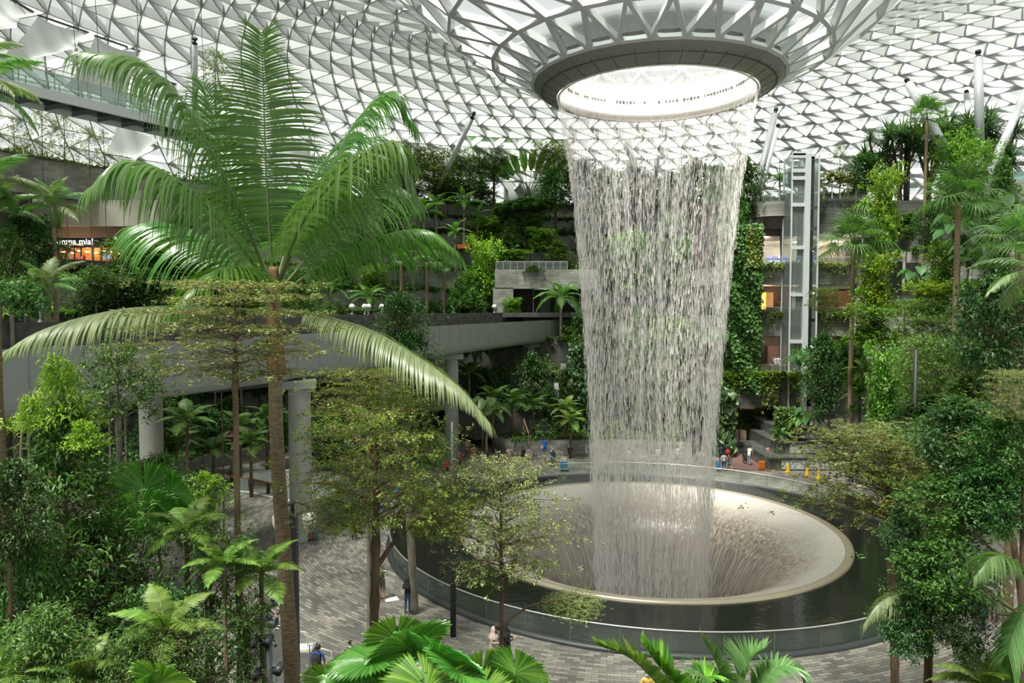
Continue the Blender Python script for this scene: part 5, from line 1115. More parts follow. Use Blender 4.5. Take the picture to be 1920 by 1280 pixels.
palm('near', -8, 402, 0, 85, 36, 'pale frond palm at the left edge above the restaurant', 11, .13, (70, -10))
palm('near', 100, 392, 0, 74, 36, 'slim palm in front of the restaurant with a bright spear leaf', 12, .12, (85, -15))
palm('near', 88, 545, 0, 80, 33, 'palm with wide glossy fronds just over the left of the bridge', 10, .14, (75, 0))
palm('feather', 228, 470, 0, 34, 50, 'little palm right of the restaurant menu screen', 9, .1, (75, 0))
tree('gloss_near', 45, 410, 520, 60, 36, 'dark leaved tree left of the restaurant', tr=.1)
tree('gloss_near', 84, 405, 540, 26, 38, 'very dark tree between slim palm and restaurant sign', tr=.12)
tree('gloss_bright', 20, 430, 580, 45, 34, 'bright green shrubby tree at the left edge over the bridge', tr=.1)
tree('far_dark', 200, 520, 600, 62, 48, 'glossy dark shrub with pale leaf tips left half behind the bridge', 'shrub', 'round_shrub')
tree('gloss_bright', 180, 498, 570, 42, 46, 'round bright topped shrub below the restaurant', 'shrub', 'round_shrub')
tree('far_dark', 275, 505, 600, 55, 50, 'glossy shrub right of the bright topped one', 'shrub', 'round_shrub')
tree('far_bright', 275, 452, 540, 60, 58, 'yellow green shrub right of the restaurant lights', 'shrub', 'round_shrub')
tree('far_bright', 340, 470, 560, 60, 60, 'olive green shrub under the left palm fronds', 'shrub', 'round_shrub')
tree('far_mid', 400, 470, 560, 60, 62, 'mid green shrub behind the palm crown', 'shrub', 'round_shrub')
tree('far_mid', 340, 400, 480, 44, 70, 'dark tree behind the middle left frond')
tree('far_bright', 450, 500, 590, 50, 64, 'shrub just left of the palm stem at bridge height', 'shrub', 'round_shrub')
tree('far_mid', 560, 500, 590, 44, 70, 'shrub just right of the palm stem at bridge height', 'shrub', 'round_shrub')
clump(EB, 'broad_leaf_shrub', 22, 590, 31, 1.6, 'big leaved grey green shrub at the left edge above the bridge', 'shrub')
clump(SB, 'strap_plant', 50, 570, 32, 1.0, 'strap leaved plant with stiff upright leaves left over the bridge')

# ================================================================ left foreground
t = tree('lance_near', 135, 735, 1290, 165, 11, 'large conical foreground tree with lime young leaves at its top, lower left', tr=.08)
tip_on(t, 'lance_tip', 115, 672, 830, 62, 10.9); tip_on(t, 'lance_tip', 55, 745, 820, 30, 10.7, 'young_leaves'); tip_on(t, 'lance_tip', 160, 790, 850, 40, 10.6, 'young_leaves')
t = tree('red_fruit', 222, 650, 800, 80, 13.5, 'tree with grey knobbly trunk and dark leaves in front of the bridge, left', tr=.095, bark=M_barkg)
t = tree('tier_near', 441, 520, 735, 165, 12.5, 'tall slim tree with knobbly brown trunk whose tiers cover the bridge behind the palm', tr=.085)
for i, (x, yt, yb, hw, d, kd) in enumerate([(55, 1000, 1330, 120, 10, 'lance_shrub'), (190, 960, 1320, 110, 11.5, 'lance_shrub'), (300, 850, 1020, 85, 14, 'lance_shrub'), (20, 860, 1060, 70, 9.5, 'gloss_near'), (300, 1090, 1340, 90, 10.5, 'gloss_near'),
                                        (400, 960, 1330, 80, 12, 'small_dark'), (90, 1130, 1380, 110, 8.8, 'lance_shrub'), (345, 1150, 1380, 80, 9.4, 'small_dark'), (470, 1090, 1330, 45, 11.5, 'small_dark'), (250, 1180, 1400, 80, 8.9, 'lance_shrub')]):
    tree(kd, x, yt, yb, hw, d, ['drooping narrow leaved shrub in the lower left corner', 'narrow leaved shrub right of the conical tree', 'narrow leaved shrub round the grey trunk at mid height', 'glossy broad leaved shrub on the left edge', 'dark glossy shrub at the bottom between two trunks',
                                'fine leaved dark tree left of the knobbly brown trunk', 'nearest narrow leaved shrub at the bottom left', 'fine leaved shrub at the bottom edge left of the knobbly trunk', 'fine leaved shrub between knobbly trunk and palm trunk', 'narrow leaved shrub at the bottom edge, in front of the ferns'][i], 'shrub', 'leafy_shrub', tr=.05)
t = tree('small_dark', 385, 900, 1060, 42, 14, 'slim shrub with a lime yellow crown beside the plaza', 'shrub', 'leafy_shrub', tr=.04); tip_on(t, 'lime_tuft', 385, 886, 965, 44, 13.9)
for i, (x, y, d, sc, k) in enumerate([(490, 1075, 12, .62, 0), (350, 1000, 12, .6, 0), (310, 1185, 9.6, .6, 0), (30, 1262, 8.8, .55, 0), (420, 1060, 11.5, .5, 0), (150, 1275, 8.8, .5, 0), (470, 830, 50, 1.4, 1), (400, 845, 52, 1.5, 1), (350, 790, 44, 1.5, 1), (450, 800, 56, 1.5, 1), (330, 830, 48, 1.5, 1), (500, 780, 58, 1.4, 1)]):
    fern(x, y, d, sc, ['lime tree fern beside the palm trunk over the plaza', 'pale fern hanging in the middle of the left foreground', 'yellow green fern at the bottom left of the knobbly trunk', 'fern fronds in the bottom left corner', 'yellow fern left of the knobbly trunk', 'low fern at the bottom edge, second from the left',
                       'dark tree fern left of the nearest bridge column', 'tree fern behind the slim lime crowned shrub', 'tree fern under the bridge next to the pale column', 'tree fern near the plaza planter', 'low tree fern beside the pink flowers', 'tree fern right behind the palm trunk'][i], 11, k)
palm('near', 460, 1165, 0, 62, 11.8, 'small palm with yellowing fronds between the spotlights and the palm trunk', 9, .05, (50, -10))
def pleated(px, y, d, yaw, pitch, scale, mesh, root, roll=0):
    p = P(px, y, d)-root.location; o = link('round_leaf', mesh, root, p, (roll, pitch, yaw), scale); return o
def licuala(px, y, d, specs, label):
    """specs: (dx, dy, dd, yaw deg, tilt deg, scale, lit)"""
    c = P(px, y, d); g = ground(c.x, min(c.y, 8.4)); t = tag(empty('pleated_palm', (c.x, min(c.y, 8.4), g)), label, 'palm'); m = MB(); m.tube([(0, 0, 0), (0, 0, max(.2, c.z-g-.5))], .06, 8); m.build('stem', M_bark, t)
    top = Vector((0, 0, max(.2, c.z-g-.5)))
    for (hx, hy, hd, yaw, tilt, sc, lit) in specs:
        hub = P(hx, hy, hd)-t.location; M = Matrix.Rotation(math.radians(yaw), 4, 'Z')@Matrix.Rotation(math.radians(tilt), 4, 'Y')
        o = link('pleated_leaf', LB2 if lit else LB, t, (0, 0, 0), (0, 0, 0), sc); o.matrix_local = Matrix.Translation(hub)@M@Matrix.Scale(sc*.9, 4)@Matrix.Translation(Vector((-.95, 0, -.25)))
        st = MB(); st.tube(catmull([top, (top+hub)*.5+Vector((0, 0, .1)), hub], 4), .012, 5); st.build('leaf_stalk', M_stem, t)
    return t
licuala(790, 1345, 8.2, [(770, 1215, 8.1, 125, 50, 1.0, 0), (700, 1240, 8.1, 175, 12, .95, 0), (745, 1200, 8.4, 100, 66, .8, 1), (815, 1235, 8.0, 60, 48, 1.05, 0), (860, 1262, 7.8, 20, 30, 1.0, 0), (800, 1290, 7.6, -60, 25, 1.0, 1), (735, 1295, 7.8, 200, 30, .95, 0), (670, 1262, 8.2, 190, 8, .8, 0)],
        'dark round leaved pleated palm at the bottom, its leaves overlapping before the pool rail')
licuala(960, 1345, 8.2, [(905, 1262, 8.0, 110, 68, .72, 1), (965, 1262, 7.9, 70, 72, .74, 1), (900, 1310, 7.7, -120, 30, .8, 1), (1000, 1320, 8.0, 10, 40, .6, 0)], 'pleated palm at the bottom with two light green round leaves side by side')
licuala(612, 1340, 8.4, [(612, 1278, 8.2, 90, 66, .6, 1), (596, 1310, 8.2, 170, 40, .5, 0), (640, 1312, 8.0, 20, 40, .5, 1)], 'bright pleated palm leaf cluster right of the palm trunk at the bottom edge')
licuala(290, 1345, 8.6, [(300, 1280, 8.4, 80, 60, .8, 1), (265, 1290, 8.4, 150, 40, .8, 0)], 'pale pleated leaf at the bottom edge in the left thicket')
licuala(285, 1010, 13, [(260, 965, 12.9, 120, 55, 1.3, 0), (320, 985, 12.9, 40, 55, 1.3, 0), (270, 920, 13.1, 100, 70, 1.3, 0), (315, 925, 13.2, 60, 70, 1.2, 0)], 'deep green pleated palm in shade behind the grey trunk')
def frond_plant(px, y, d, fr, label, pale=1, w=.07):
    """fr: list of pixel paths with depth"""
    c = P(px, y, d); g = ground(c.x, min(c.y, 8.4)); t = tag(empty('feather_palm', (c.x, min(c.y, 8.4) if d < 9 else c.y, g)), label, 'palm'); c2 = c-t.location
    m = MB(); m.tube([(0, 0, 0), c2*.5+Vector((0, 0, .1)), c2], [.07, .06, .05], 7); m.build('trunk', M_barkg, t)
    for i, (pts, Lf, W_, V_, dr_) in enumerate(fr):
        m = MB(); frond(m, catmull([c]+[P(*q) for q in pts], 7), 46, Lf, W_, V=V_, ahead=.5, droop=dr_, seed=i+int(px), rach=.016, segs=5, start=.15); rel(m, t).build('frond', [(G_palmw, G_palmm, G_bright)[pale], M_rachis], t)
frond_plant(1290, 1360, 8.2, [([(1240, 1290, 8), (1185, 1235, 7.9), (1122, 1208, 7.8)], .34, .085, .5, .2), ([(1270, 1290, 8), (1230, 1240, 8), (1205, 1205, 8)], .36, .085, .6, .15), ([(1300, 1300, 8), (1330, 1270, 8), (1370, 1290, 8)], .34, .06, .4, .5)], 'bright jagged leaved palm at the bottom left of the glass rail view', 2)
frond_plant(1370, 1360, 8.1, [([(1360, 1290, 8), (1340, 1235, 8), (1318, 1200, 8)], .42, .05, .4, .3), ([(1390, 1290, 8), (1405, 1240, 8), (1432, 1216, 8)], .42, .05, .5, .3), ([(1410, 1310, 8), (1450, 1255, 8), (1495, 1255, 8), (1510, 1290, 8)], .36, .045, .3, .7), ([(1350, 1300, 8), (1300, 1255, 8), (1290, 1290, 7.9)], .36, .045, .3, .8)], 'feather palm at the bottom edge in front of the right part of the pool rail', 1)

# ================================================================ centre trees in front of the pool
t = tree('tier_olive', 705, 752, 1000, 150, 14.5, 'wide olive and yellow leaved tree on forked trunk left of the pool', tr=.15, lean=-.3)
tip_on(t, 'tier_olive', 832, 905, 1015, 80, 14.8, 'right_bough'); tip_on(t, 'tier_near', 640, 925, 1000, 75, 15, 'left_bough');
m = MB(); m.tube(catmull([P(698, 1078, 14.5), P(740, 1015, 14.6), P(790, 975, 14.7), P(850, 950, 14.8)], 5), np.linspace(.06, .02, 16), 7); m.tube(catmull([P(680, 1000, 14.5), P(650, 985, 14.7), P(620, 970, 14.9)], 5), np.linspace(.03, .012, 11), 6); rel(m, t).build('bough', M_bark, t)
t = tree('gloss_near', 752, 548, 660, 48, 30.8, 'dark glossy bush on a straight grey trunk, rising before the bridge parapet', tr=.24, bark=M_barkg, lean=.5)
tip_on(t, 'gloss_near', 760, 620, 700, 52, 30.6, 'lower_foliage'); tip_on(t, 'gloss_near', 770, 715, 790, 60, 30.5, 'hanging_foliage'); tip_on(t, 'gloss_bright', 800, 800, 880, 45, 30.5, 'side_spray')
tree('tier_near', 940, 850, 1110, 108, 15, 'slender variegated tree standing alone against the bowl', tr=.075)
t = tag(empty('leafy_branch', P(930, 1175, 15)), 'long low branch with a leafy end reaching right over the pool rail', 'branch')
m = MB(); bpts = catmull([P(932, 1180, 15), P(985, 1140, 14.9), P(1045, 1125, 14.8), P(1100, 1128, 14.8)], 6); m.tube(bpts, np.linspace(.035, .01, len(bpts)), 6); rel(m, t).build('wood', M_bark, t)
link('foliage', PROT['tier_near'][1], t, P(1080, 1160, 14.8)-t.location, (0, 0, .5), (.33, .33, .13)); link('foliage', PROT['tier_near'][1], t, P(1045, 1150, 14.9)-t.location, (0, 0, 2.5), (.22, .22, .08))
tree('tier_olive', 690, 690, 790, 105, 26, 'yellow topped tree just below the bridge fascia', tr=.12)
# thickets under the bridge
for i, (x, yt, yb, hw, d, kd) in enumerate([(905, 690, 800, 40, 72, 'far_dark'), (1000, 660, 800, 30, 72, 'far_dark'), (1060, 690, 790, 30, 70, 'far_mid'), (940, 690, 760, 34, 75, 'far_mid'), (1030, 720, 790, 20, 68, 'far_dark'), (380, 760, 850, 50, 56, 'far_dark'),
                                        (300, 770, 860, 50, 50, 'far_dark'), (430, 745, 830, 50, 62, 'far_mid'), (520, 760, 850, 40, 60, 'far_mid'), (620, 800, 870, 50, 58, 'far_dark'), (700, 800, 870, 50, 60, 'far_dark'), (780, 790, 860, 40, 62, 'far_mid')]):
    tree(kd, x, yt, yb, hw, d, ['dark thicket tree right of the middle bridge column', 'dark climber tree left of the small glass boxes', 'mid green tree at the left edge of the water base', 'green tree in the middle of the shaded bank', 'slim dark tree near the water base', 'dark tree behind the lime crowned shrub', 'dark tree at the left below the bridge',
                                'mid green tree under the bridge, left of the near column', 'tree right behind the near column', 'shaded tree right of the near column', 'shaded tree behind the forked tree', 'shaded tree left of the middle column'][i])
for i, (x, y, d, sc, k) in enumerate([(925, 745, 66, 1.5, 1), (960, 755, 66, 1.6, 1), (1070, 790, 63, 1.3, 0), (1060, 765, 65, 1.3, 0), (905, 770, 64, 1.3, 1), (880, 700, 70, 1.6, 1), (1000, 760, 66, 1.4, 1)]):
    fern(x, y, d, sc, ['tree fern in the middle of the shaded bank', 'tree fern with layered fronds near the plaza steps', 'bright fern beside the water base', 'pale green fern left of the falling water', 'low fern by the small exit sign', 'yellowish fern just below the bridge', 'fern under the glass boxes'][i], 11, k)
clump(EA, 'elephant_ear', 915, 790, 61, 1.5, 'big leaved elephant ear plant near the small exit sign')
clump(EA, 'elephant_ear', 890, 640+40, 72, 1.6, 'elephant ear plant high under the bridge')

# ================================================================ right of the waterfall
tree('far_dark', 1392, 300, 420, 36, 70, 'dark green tree at the right edge of the waterfall top')
tree('far_mid', 1375, 330, 460, 30, 68, 'tree whose edge is veiled by the falling water on the right')
clump(ST, 'pandanus', 1462, 338, D0+1.4, 1.6, 'spiky strap leaved plant on the round balcony', 'shrub')
palm('fan', 1600, 462, 0, 78, 56, 'dark fan palm with a brown trunk in front of the balcony bands', 20, .17, (80, -35))
palm('fan', 1738, 224, 0, 52, 52, 'tall slim fan palm highest on the right slope', 18, .12, (80, -35))
palm('fan', 1797, 378, 0, 88, 42, 'large fan palm with a long ringed trunk in the middle of the right slope', 20, .17, (80, -35))
palm('fanp', 1912, 462, 0, 100, 26, 'pale green fan palm cut by the right edge', 16, .16, (70, -40))
palm('near', 1960, 520, 0, 130, 18, 'palm at the right edge with a big drooping pale frond', 10, .12, (50, -25))
for i, (x, yt, yb, d, n_) in enumerate([(1652, 262, 345, 71, 5), (1690, 250, 345, 70.5, 7), (1745, 245, 345, 69, 7), (1790, 232, 320, 67.5, 4), (1822, 240, 320, 66.5, 4), (1866, 238, 330, 65, 4), (1888, 290, 345, 64, 3)]):
    pandanus(x, yt, yb, d, n_, ['branched pandanus left of the tall fan palm group', 'pandanus with pale prop roots on top of the slope', 'pandanus behind the tall slim fan palm', 'pandanus under the leaning strut', 'pandanus left of the upright strut', 'pandanus right of the upright strut', 'small pandanus near the right strut foot'][i], 1.75)
tree('far_thin', 1574, 272, 345, 28, 72, 'small bare twigged tree above the hanging garden', bark=M_bark)
tree('far_dark', 1622, 288, 365, 36, 68, 'dark tree above the hanging garden on the right')
for i, (x, yt, yb, hw, d, kd) in enumerate([(1657, 322, 470, 26, 56, 'far_lime'), (1640, 478, 590, 30, 54, 'far_lime'), (1630, 575, 650, 36, 53, 'far_bright'), (1790, 258, 380, 34, 52, 'far_bright'), (1826, 275, 400, 30, 50, 'far_bright'), (1878, 300, 460, 34, 46, 'far_mid'),
                                        (1764, 462, 560, 24, 48, 'far_bright'), (1750, 530, 600, 40, 47, 'far_lime'), (1540, 625, 780, 32, 58, 'far_dark'), (1660, 655, 850, 34, 50, 'far_bright'), (1590, 640, 720, 30, 60, 'far_bright'), (1740, 380, 480, 20, 52, 'far_dark')]):
    tree(kd, x, yt, yb, hw, d, ['lime green climber column right of the hanging garden', 'lime green climber column in front of the wet wall', 'spreading bright crown below the lime column', 'bright climber column under the leaning strut', 'bright climber column in front of the upright strut', 'dark green climber column by the right stone wall',
                                'round green column top in front of the right trunk', 'yellowish loose foliage beside the ringed trunk', 'tall dark ficus left of the cascade', 'tall leafy column right of the cascade', 'bright shrub behind the fan palm trunk', 'thin dark column left of the large fan palm'][i], 'climber column', 'climber_column')
for i, (x, yt, yb, hw, d, kd) in enumerate([(1775, 590, 700, 70, 44, 'tier_far'), (1755, 630, 780, 75, 40, 'tier_far'), (1545, 540, 590, 26, 62, 'tier_far'), (1720, 560, 620, 40, 46, 'tier_far'), (1850, 580, 700, 40, 40, 'far_dark'), (1700, 400, 450, 40, 58, 'far_mid'), (1870, 470, 560, 40, 44, 'far_mid'), (1820, 700, 800, 60, 36, 'far_mid'), (1740, 740, 830, 60, 38, 'far_dark'), (1800, 440, 500, 30, 52, 'far_mid')]):
    tree(kd, x, yt, yb, hw, d, ['flat topped layered tree beneath the ringed palm trunk', 'olive layered tree in front of the flat topped one', 'small layered tree before the middle balcony', 'small tiered tree by the wet wall stairs', 'dark tree behind the glossy crown at the right', 'shrubby tree beneath the slate wall', 'green tree under the pale fan palm', 'mid green tree right of the olive layered tree', 'dark tree low between the layered trees', 'low tree right of the ringed trunk'][i])
for i, (x, y, d, sc) in enumerate([(1868, 430, 44, 1.5), (1790, 455, 48, 1.3), (1815, 510, 46, 1.2), (1725, 545, 52, 1.2), (1530, 700, 62, 1.3), (1500, 690, 64, 1.2), (1515, 800, 60.6, 1.1), (1585, 690, 60, 1.3), (1340, 660, 66, 1.4)]):
    clump(EA, 'elephant_ear', x, y, d, sc, ['elephant ear plant below the right stone wall', 'elephant ear plant right of the large fan palm trunk top', 'elephant ear plant behind the ringed trunk', 'elephant ear plant on the wet slate wall', 'elephant ear plant left of the tall ficus', 'elephant ear plant above the tunnel creepers', 'elephant ear plant in the square stone planter', 'elephant ear plant at the foot of the fan palm', 'broad leaved plant beside the falling water, right side'][i])
clump(SH, 'drooping_fern', 1497, 790, 61, 1.2, 'pale green drooping fern at the left of the stone planter', 'fern')
clump(SH, 'drooping_fern', 1622, 385, 66, 1.3, 'yellow drooping clump at the end of the slate wall', 'fern')
clump(SB, 'strap_plant', 1612, 735, 57, 1.9, 'bright strap leaved rosette beside the upper cascade')
clump(SB, 'strap_plant', 1550, 690, 60, 1.4, 'bright strap leaved rosette on top of the tall ficus pier')
clump(EB, 'broad_leaf_shrub', 1600, 775, 56, .9, 'small grey leaved plant hanging beside the cascade', 'shrub')
fern(1630, 700, 55, 1.5, 'yellow green tree fern right of the cascade top', 11, 0)
fern(1460, 815, 60.5, .8, 'tufted fern in a pot at the right of the ramp', 10, 1)
# right foreground trees
t6 = tree('tier_olive', 1665, 805, 985, 165, 20, 'broad flat crowned tree over the right side of the pool', tr=.16, lean=.45)
tree('gloss_near', 1862, 515, 730, 82, 22, 'big dark glossy tree on the right edge', tr=.14, lean=1.7)
tip_on(t6, 'tier_near', 1690, 800, 890, 150, 20.5, 'upper_tier')
t7 = tree('lance_shrub', 1742, 1060, 1200, 70, 13.5, 'tree on the second right trunk, narrow leaved crown low over the pool end', tr=.13)
tip_on(t7, 'gloss_near', 1700, 1110, 1230, 55, 13.4, 'low_foliage'); tip_on(t7, 'gloss_bright', 1760, 1000, 1140, 85, 13.2, 'front_foliage'); tip_on(t7, 'gloss_near', 1690, 950, 1060, 40, 13.8, 'left_spray')
t = tag(empty('leafy_tree', Vector((P(1918, 1280, 13).x, 13, 0))), 'big right foreground tree, its trunk on the edge and leafy boughs reaching left', 'tree')
m = MB(); m.tube([(0, 0, 0), (0, 0, 6), (-.03, 0, 10), (-.02, 0, 13.5)], [.14, .12, .1, .07], 10); m.build('trunk', M_bark, t)
m = MB()
for (a, b, c_) in [((1915, 985), (1880, 985), (1840, 960)), ((1915, 1068), (1860, 1030), (1820, 985)), ((1912, 1150), (1850, 1110), (1790, 1050)), ((1912, 1225), (1880, 1215), (1860, 1205)), ((1915, 1150), (1870, 1150), (1830, 1130))]:
    m.tube(catmull([P(*a, 13), P(*b, 13.1), P(*c_, 13.2)], 5), np.linspace(.035, .012, 11), 5)
rel(m, t).build('branches', M_bark, t)
for (kd, x, yt, yb, hw, d) in [('gloss_near', 1800, 745, 900, 95, 14.5), ('gloss_bright', 1885, 770, 930, 70, 13.5), ('tier_near', 1900, 690, 800, 55, 13), ('gloss_bright', 1780, 890, 1010, 100, 13.8), ('gloss_near', 1850, 860, 1000, 70, 13.3), ('gloss_near', 1812, 1110, 1240, 42, 12.7)]: tip_on(t, kd, x, yt, yb, hw, d, 'leafy_bough')
frond_plant(1800, 1150, 14, [([(1770, 1112, 13.8), (1700, 1108, 13.6), (1650, 1130, 13.5), (1622, 1168, 13.4)], .62, .06, .1, 1.6), ([(1840, 1110, 13.8), (1890, 1130, 13.6), (1930, 1180, 13.5)], .6, .06, .1, 1.5), ([(1820, 1100, 14.2), (1850, 1060, 14.4), (1900, 1050, 14.6)], .6, .05, .2, 1.0)], 'palm with one pale arching frond over the end of the pool rail', 0)
frond_plant(1830, 1010, 16, [([(1790, 965, 15.8), (1730, 950, 15.6), (1690, 962, 15.5), (1665, 985, 15.4)], .6, .06, .1, 1.5), ([(1860, 950, 16), (1890, 910, 16.2), (1930, 890, 16.4)], .8, .05, .2, .9), ([(1870, 1000, 15.8), (1905, 990, 15.6), (1950, 1020, 15.5)], .8, .05, .2, 1.0), ([(1845, 960, 16.2), (1850, 900, 16.4), (1870, 860, 16.6)], .8, .05, .2, .8)], 'palm with a pale frond touching the pool edge, right foreground', 1)
frond_plant(1945, 1110, 12, [([(1900, 1050, 12), (1860, 1045, 11.9), (1830, 1080, 11.8)], .6, .06, .1, 1.3), ([(1910, 1160, 12), (1890, 1220, 12), (1900, 1270, 12)], .7, .06, .1, .9)], 'palm cut by the right edge with stiff dark leaflets', 1)
fern(1850, 1290, 12.5, .75, 'pale tree fern in the bottom right corner', 11, 0)

# ================================================================ behind the falling water
for i, (x, yt, yb, hw, d, kd) in enumerate([(1090, 300, 400, 34, 98, 'far_dark'), (1130, 315, 420, 40, 96, 'far_mid'), (1190, 310, 420, 44, 97, 'far_dark'), (1255, 325, 420, 40, 96, 'far_mid'), (1300, 300, 410, 40, 90, 'far_dark'), (1345, 310, 420, 36, 84, 'far_mid'),
                                        (1110, 430, 540, 36, 90, 'far_mid'), (1180, 440, 560, 36, 90, 'far_bright'), (1240, 460, 580, 34, 88, 'far_dark'), (1300, 450, 560, 36, 86, 'far_bright'), (1120, 560, 680, 40, 80, 'far_dark'), (1200, 580, 700, 36, 78, 'far_mid'),
                                        (1270, 600, 720, 36, 76, 'far_bright'), (1320, 560, 680, 32, 74, 'far_mid'), (1150, 700, 800, 36, 70, 'far_dark'), (1230, 710, 810, 40, 69, 'far_mid'), (1300, 720, 820, 34, 67, 'far_dark')]):
    tree(kd, x, yt, yb, hw, d, ['leftmost tree veiled by the waterfall, top terrace', 'second tree from the left veiled by the waterfall, top terrace', 'third tree from the left veiled by the waterfall, top terrace', 'third tree from the right veiled by the waterfall, top terrace', 'second tree from the right veiled by the waterfall, top terrace', 'rightmost tree veiled by the waterfall, top terrace',
        'left tree of the four veiled by water above bridge height', 'second tree of the four veiled by water above bridge height', 'third tree of the four veiled by water above bridge height', 'right tree of the four veiled by water above bridge height',
        'left tree of the four veiled by water just below bridge height', 'second tree of the four veiled by water just below bridge height', 'third tree of the four veiled by water just below bridge height', 'right tree of the four veiled by water just below bridge height',
        'left low tree behind the foot of the waterfall', 'middle low tree behind the foot of the waterfall', 'right low tree behind the foot of the waterfall'][i])
palm('fanp', 1262, 430, 0, 40, 88, 'fan palm veiled by the falling water', 12, .15, (70, -30))

# more small planting on the back terraces
for i, (x, yt, yb, hw, d, kd) in enumerate([(760, 335, 380, 34, 98, 'far_mid'), (840, 340, 382, 36, 99, 'far_bright'), (900, 340, 384, 26, 99, 'far_mid'), (910, 410, 455, 24, 95, 'far_bright'), (945, 385, 420, 26, 97, 'far_mid'), (1015, 430, 470, 24, 93, 'far_bright'), (1045, 450, 492, 24, 91, 'far_mid'), (965, 470, 492, 26, 90, 'far_bright'),
                                        (730, 380, 430, 24, 92, 'far_bright'), (780, 430, 470, 22, 88, 'far_mid'), (700, 500, 560, 26, 84, 'far_bright'), (640, 480, 540, 26, 84, 'far_mid'), (600, 420, 480, 24, 88, 'far_bright'), (860, 520, 580, 20, 85, 'far_mid'), (960, 560, 592, 16, 85.5, 'far_bright'), (1000, 520-22, 512, 20, 86.4, 'far_mid')]):
    tree(kd, x, yt, yb, hw, d, ['bushy tree under the leftmost layered garden tree', 'bright bush left of the plant room', 'bushy tree touching the plant room', 'bright bush above the lime column', 'mid green bush beneath the plant room', 'bright bush on the terrace beside the bare stemmed tree', 'bush hanging close to the water above the parapet rail', 'bright bush just above the parapet rail',
                                'bright bush behind the short feather palm', 'bush between the two bright feather palms', 'bright bush over the bridge lamps', 'bush left of the bridge lamps', 'bright bush behind the low palm fronds', 'slim bush left of the stone pier', 'small bright bush at the foot of the stone pier', 'little bush on top of the portal lintel'][i], 'shrub', 'round_shrub')
# ---------------------------------------------------------------- people
SKINC = [plain('skin_light', (.6, .4, .29), .5), plain('skin_tan', (.45, .27, .17), .5), plain('skin_brown', (.28, .15, .09), .5)]
def cloth(c): 
    k = 'cloth_%d_%d_%d' % tuple(int(x*100) for x in c)
    return MATS.get(k) or plain(k, c, .85)
HAIR = plain('black_hair', (.012, .01, .009), .6); GREYH = plain('grey_hair', (.25, .24, .23), .7); EYE = plain('eye_dark', (.02, .015, .01), .3); MASKW = plain('face_mask', (.7, .8, .85), .7)
STRIPE = None
def stripes():
    global STRIPE
    if STRIPE: return STRIPE
    m, nt, b, o = nm('green_white_stripes'); tc = N(nt, 'ShaderNodeTexCoord'); sp = N(nt, 'ShaderNodeSeparateXYZ'); mu = N(nt, 'ShaderNodeMath', operation='MULTIPLY'); mu.inputs[1].default_value = 9; fr = N(nt, 'ShaderNodeMath', operation='FRACT'); cr = N(nt, 'ShaderNodeValToRGB'); cr.color_ramp.interpolation = 'CONSTANT'
    e = cr.color_ramp.elements; e[0].color = (.7, .7, .64, 1); e[1].color = (.05, .08, .04, 1); e[1].position = .6
    L(nt, tc.outputs['Object'], sp.inputs[0]); L(nt, sp.outputs[2], mu.inputs[0]); L(nt, mu.outputs[0], fr.inputs[0]); L(nt, fr.outputs[0], cr.inputs[0]); L(nt, cr.outputs[0], b.inputs['Base Color']); b.inputs['Roughness'].default_value = .85; STRIPE = m; return m
POSES = {  # joints as fractions of the height; x right of the figure, -y ahead
    'stand': {}, 'walk': dict(kl=(.06, -.07, .29), al=(.06, -.12, .05), kr=(-.06, .02, .285), ar=(-.06, .12, .07), el=(.15, .07, .64), wl=(.14, .02, .5), er=(-.15, -.03, .64), wr=(-.14, -.13, .55)),
    'photo': dict(el=(.15, -.08, .68), wl=(.05, -.2, .82), er=(-.15, -.08, .68), wr=(-.05, -.2, .82)),
    'phone_low': dict(el=(.14, -.03, .65), wl=(.05, -.17, .66), er=(-.14, -.03, .65), wr=(-.05, -.17, .66)),
    'one_up': dict(er=(-.17, -.06, .74), wr=(-.2, -.16, .9)),
    'arms_out': dict(el=(.2, -.02, .7), wl=(.32, -.04, .62), er=(-.2, -.02, .7), wr=(-.32, -.04, .62)),
    'sit': dict(drop=.27, kl=(.07, -.25, .285), al=(.07, -.24, .05), kr=(-.07, -.25, .285), ar=(-.07, -.24, .05), el=(.13, -.05, .66), wl=(.08, -.18, .58), er=(-.13, -.05, .66), wr=(-.08, -.18, .58), sit=1),
    'sit_cross': dict(drop=.27, kl=(.05, -.25, .31), al=(-.06, -.34, .14), kr=(-.06, -.25, .285), ar=(-.06, -.24, .05), el=(.14, -.08, .68), wl=(.05, -.2, .8), er=(-.14, -.08, .68), wr=(-.04, -.2, .8), sit=1),
    'bend': dict(lean=.2, el=(.12, -.24, .58), wl=(.09, -.3, .45), er=(-.12, -.24, .58), wr=(-.09, -.3, .45)),
    'crouch': dict(drop=.3, lean=.08, kl=(.08, -.2, .27), al=(.07, -.02, .05), kr=(-.08, -.2, .27), ar=(-.07, -.02, .05), el=(.13, -.14, .6), wl=(.08, -.24, .52), er=(-.13, -.14, .6), wr=(-.08, -.24, .52))}
NP = [0]
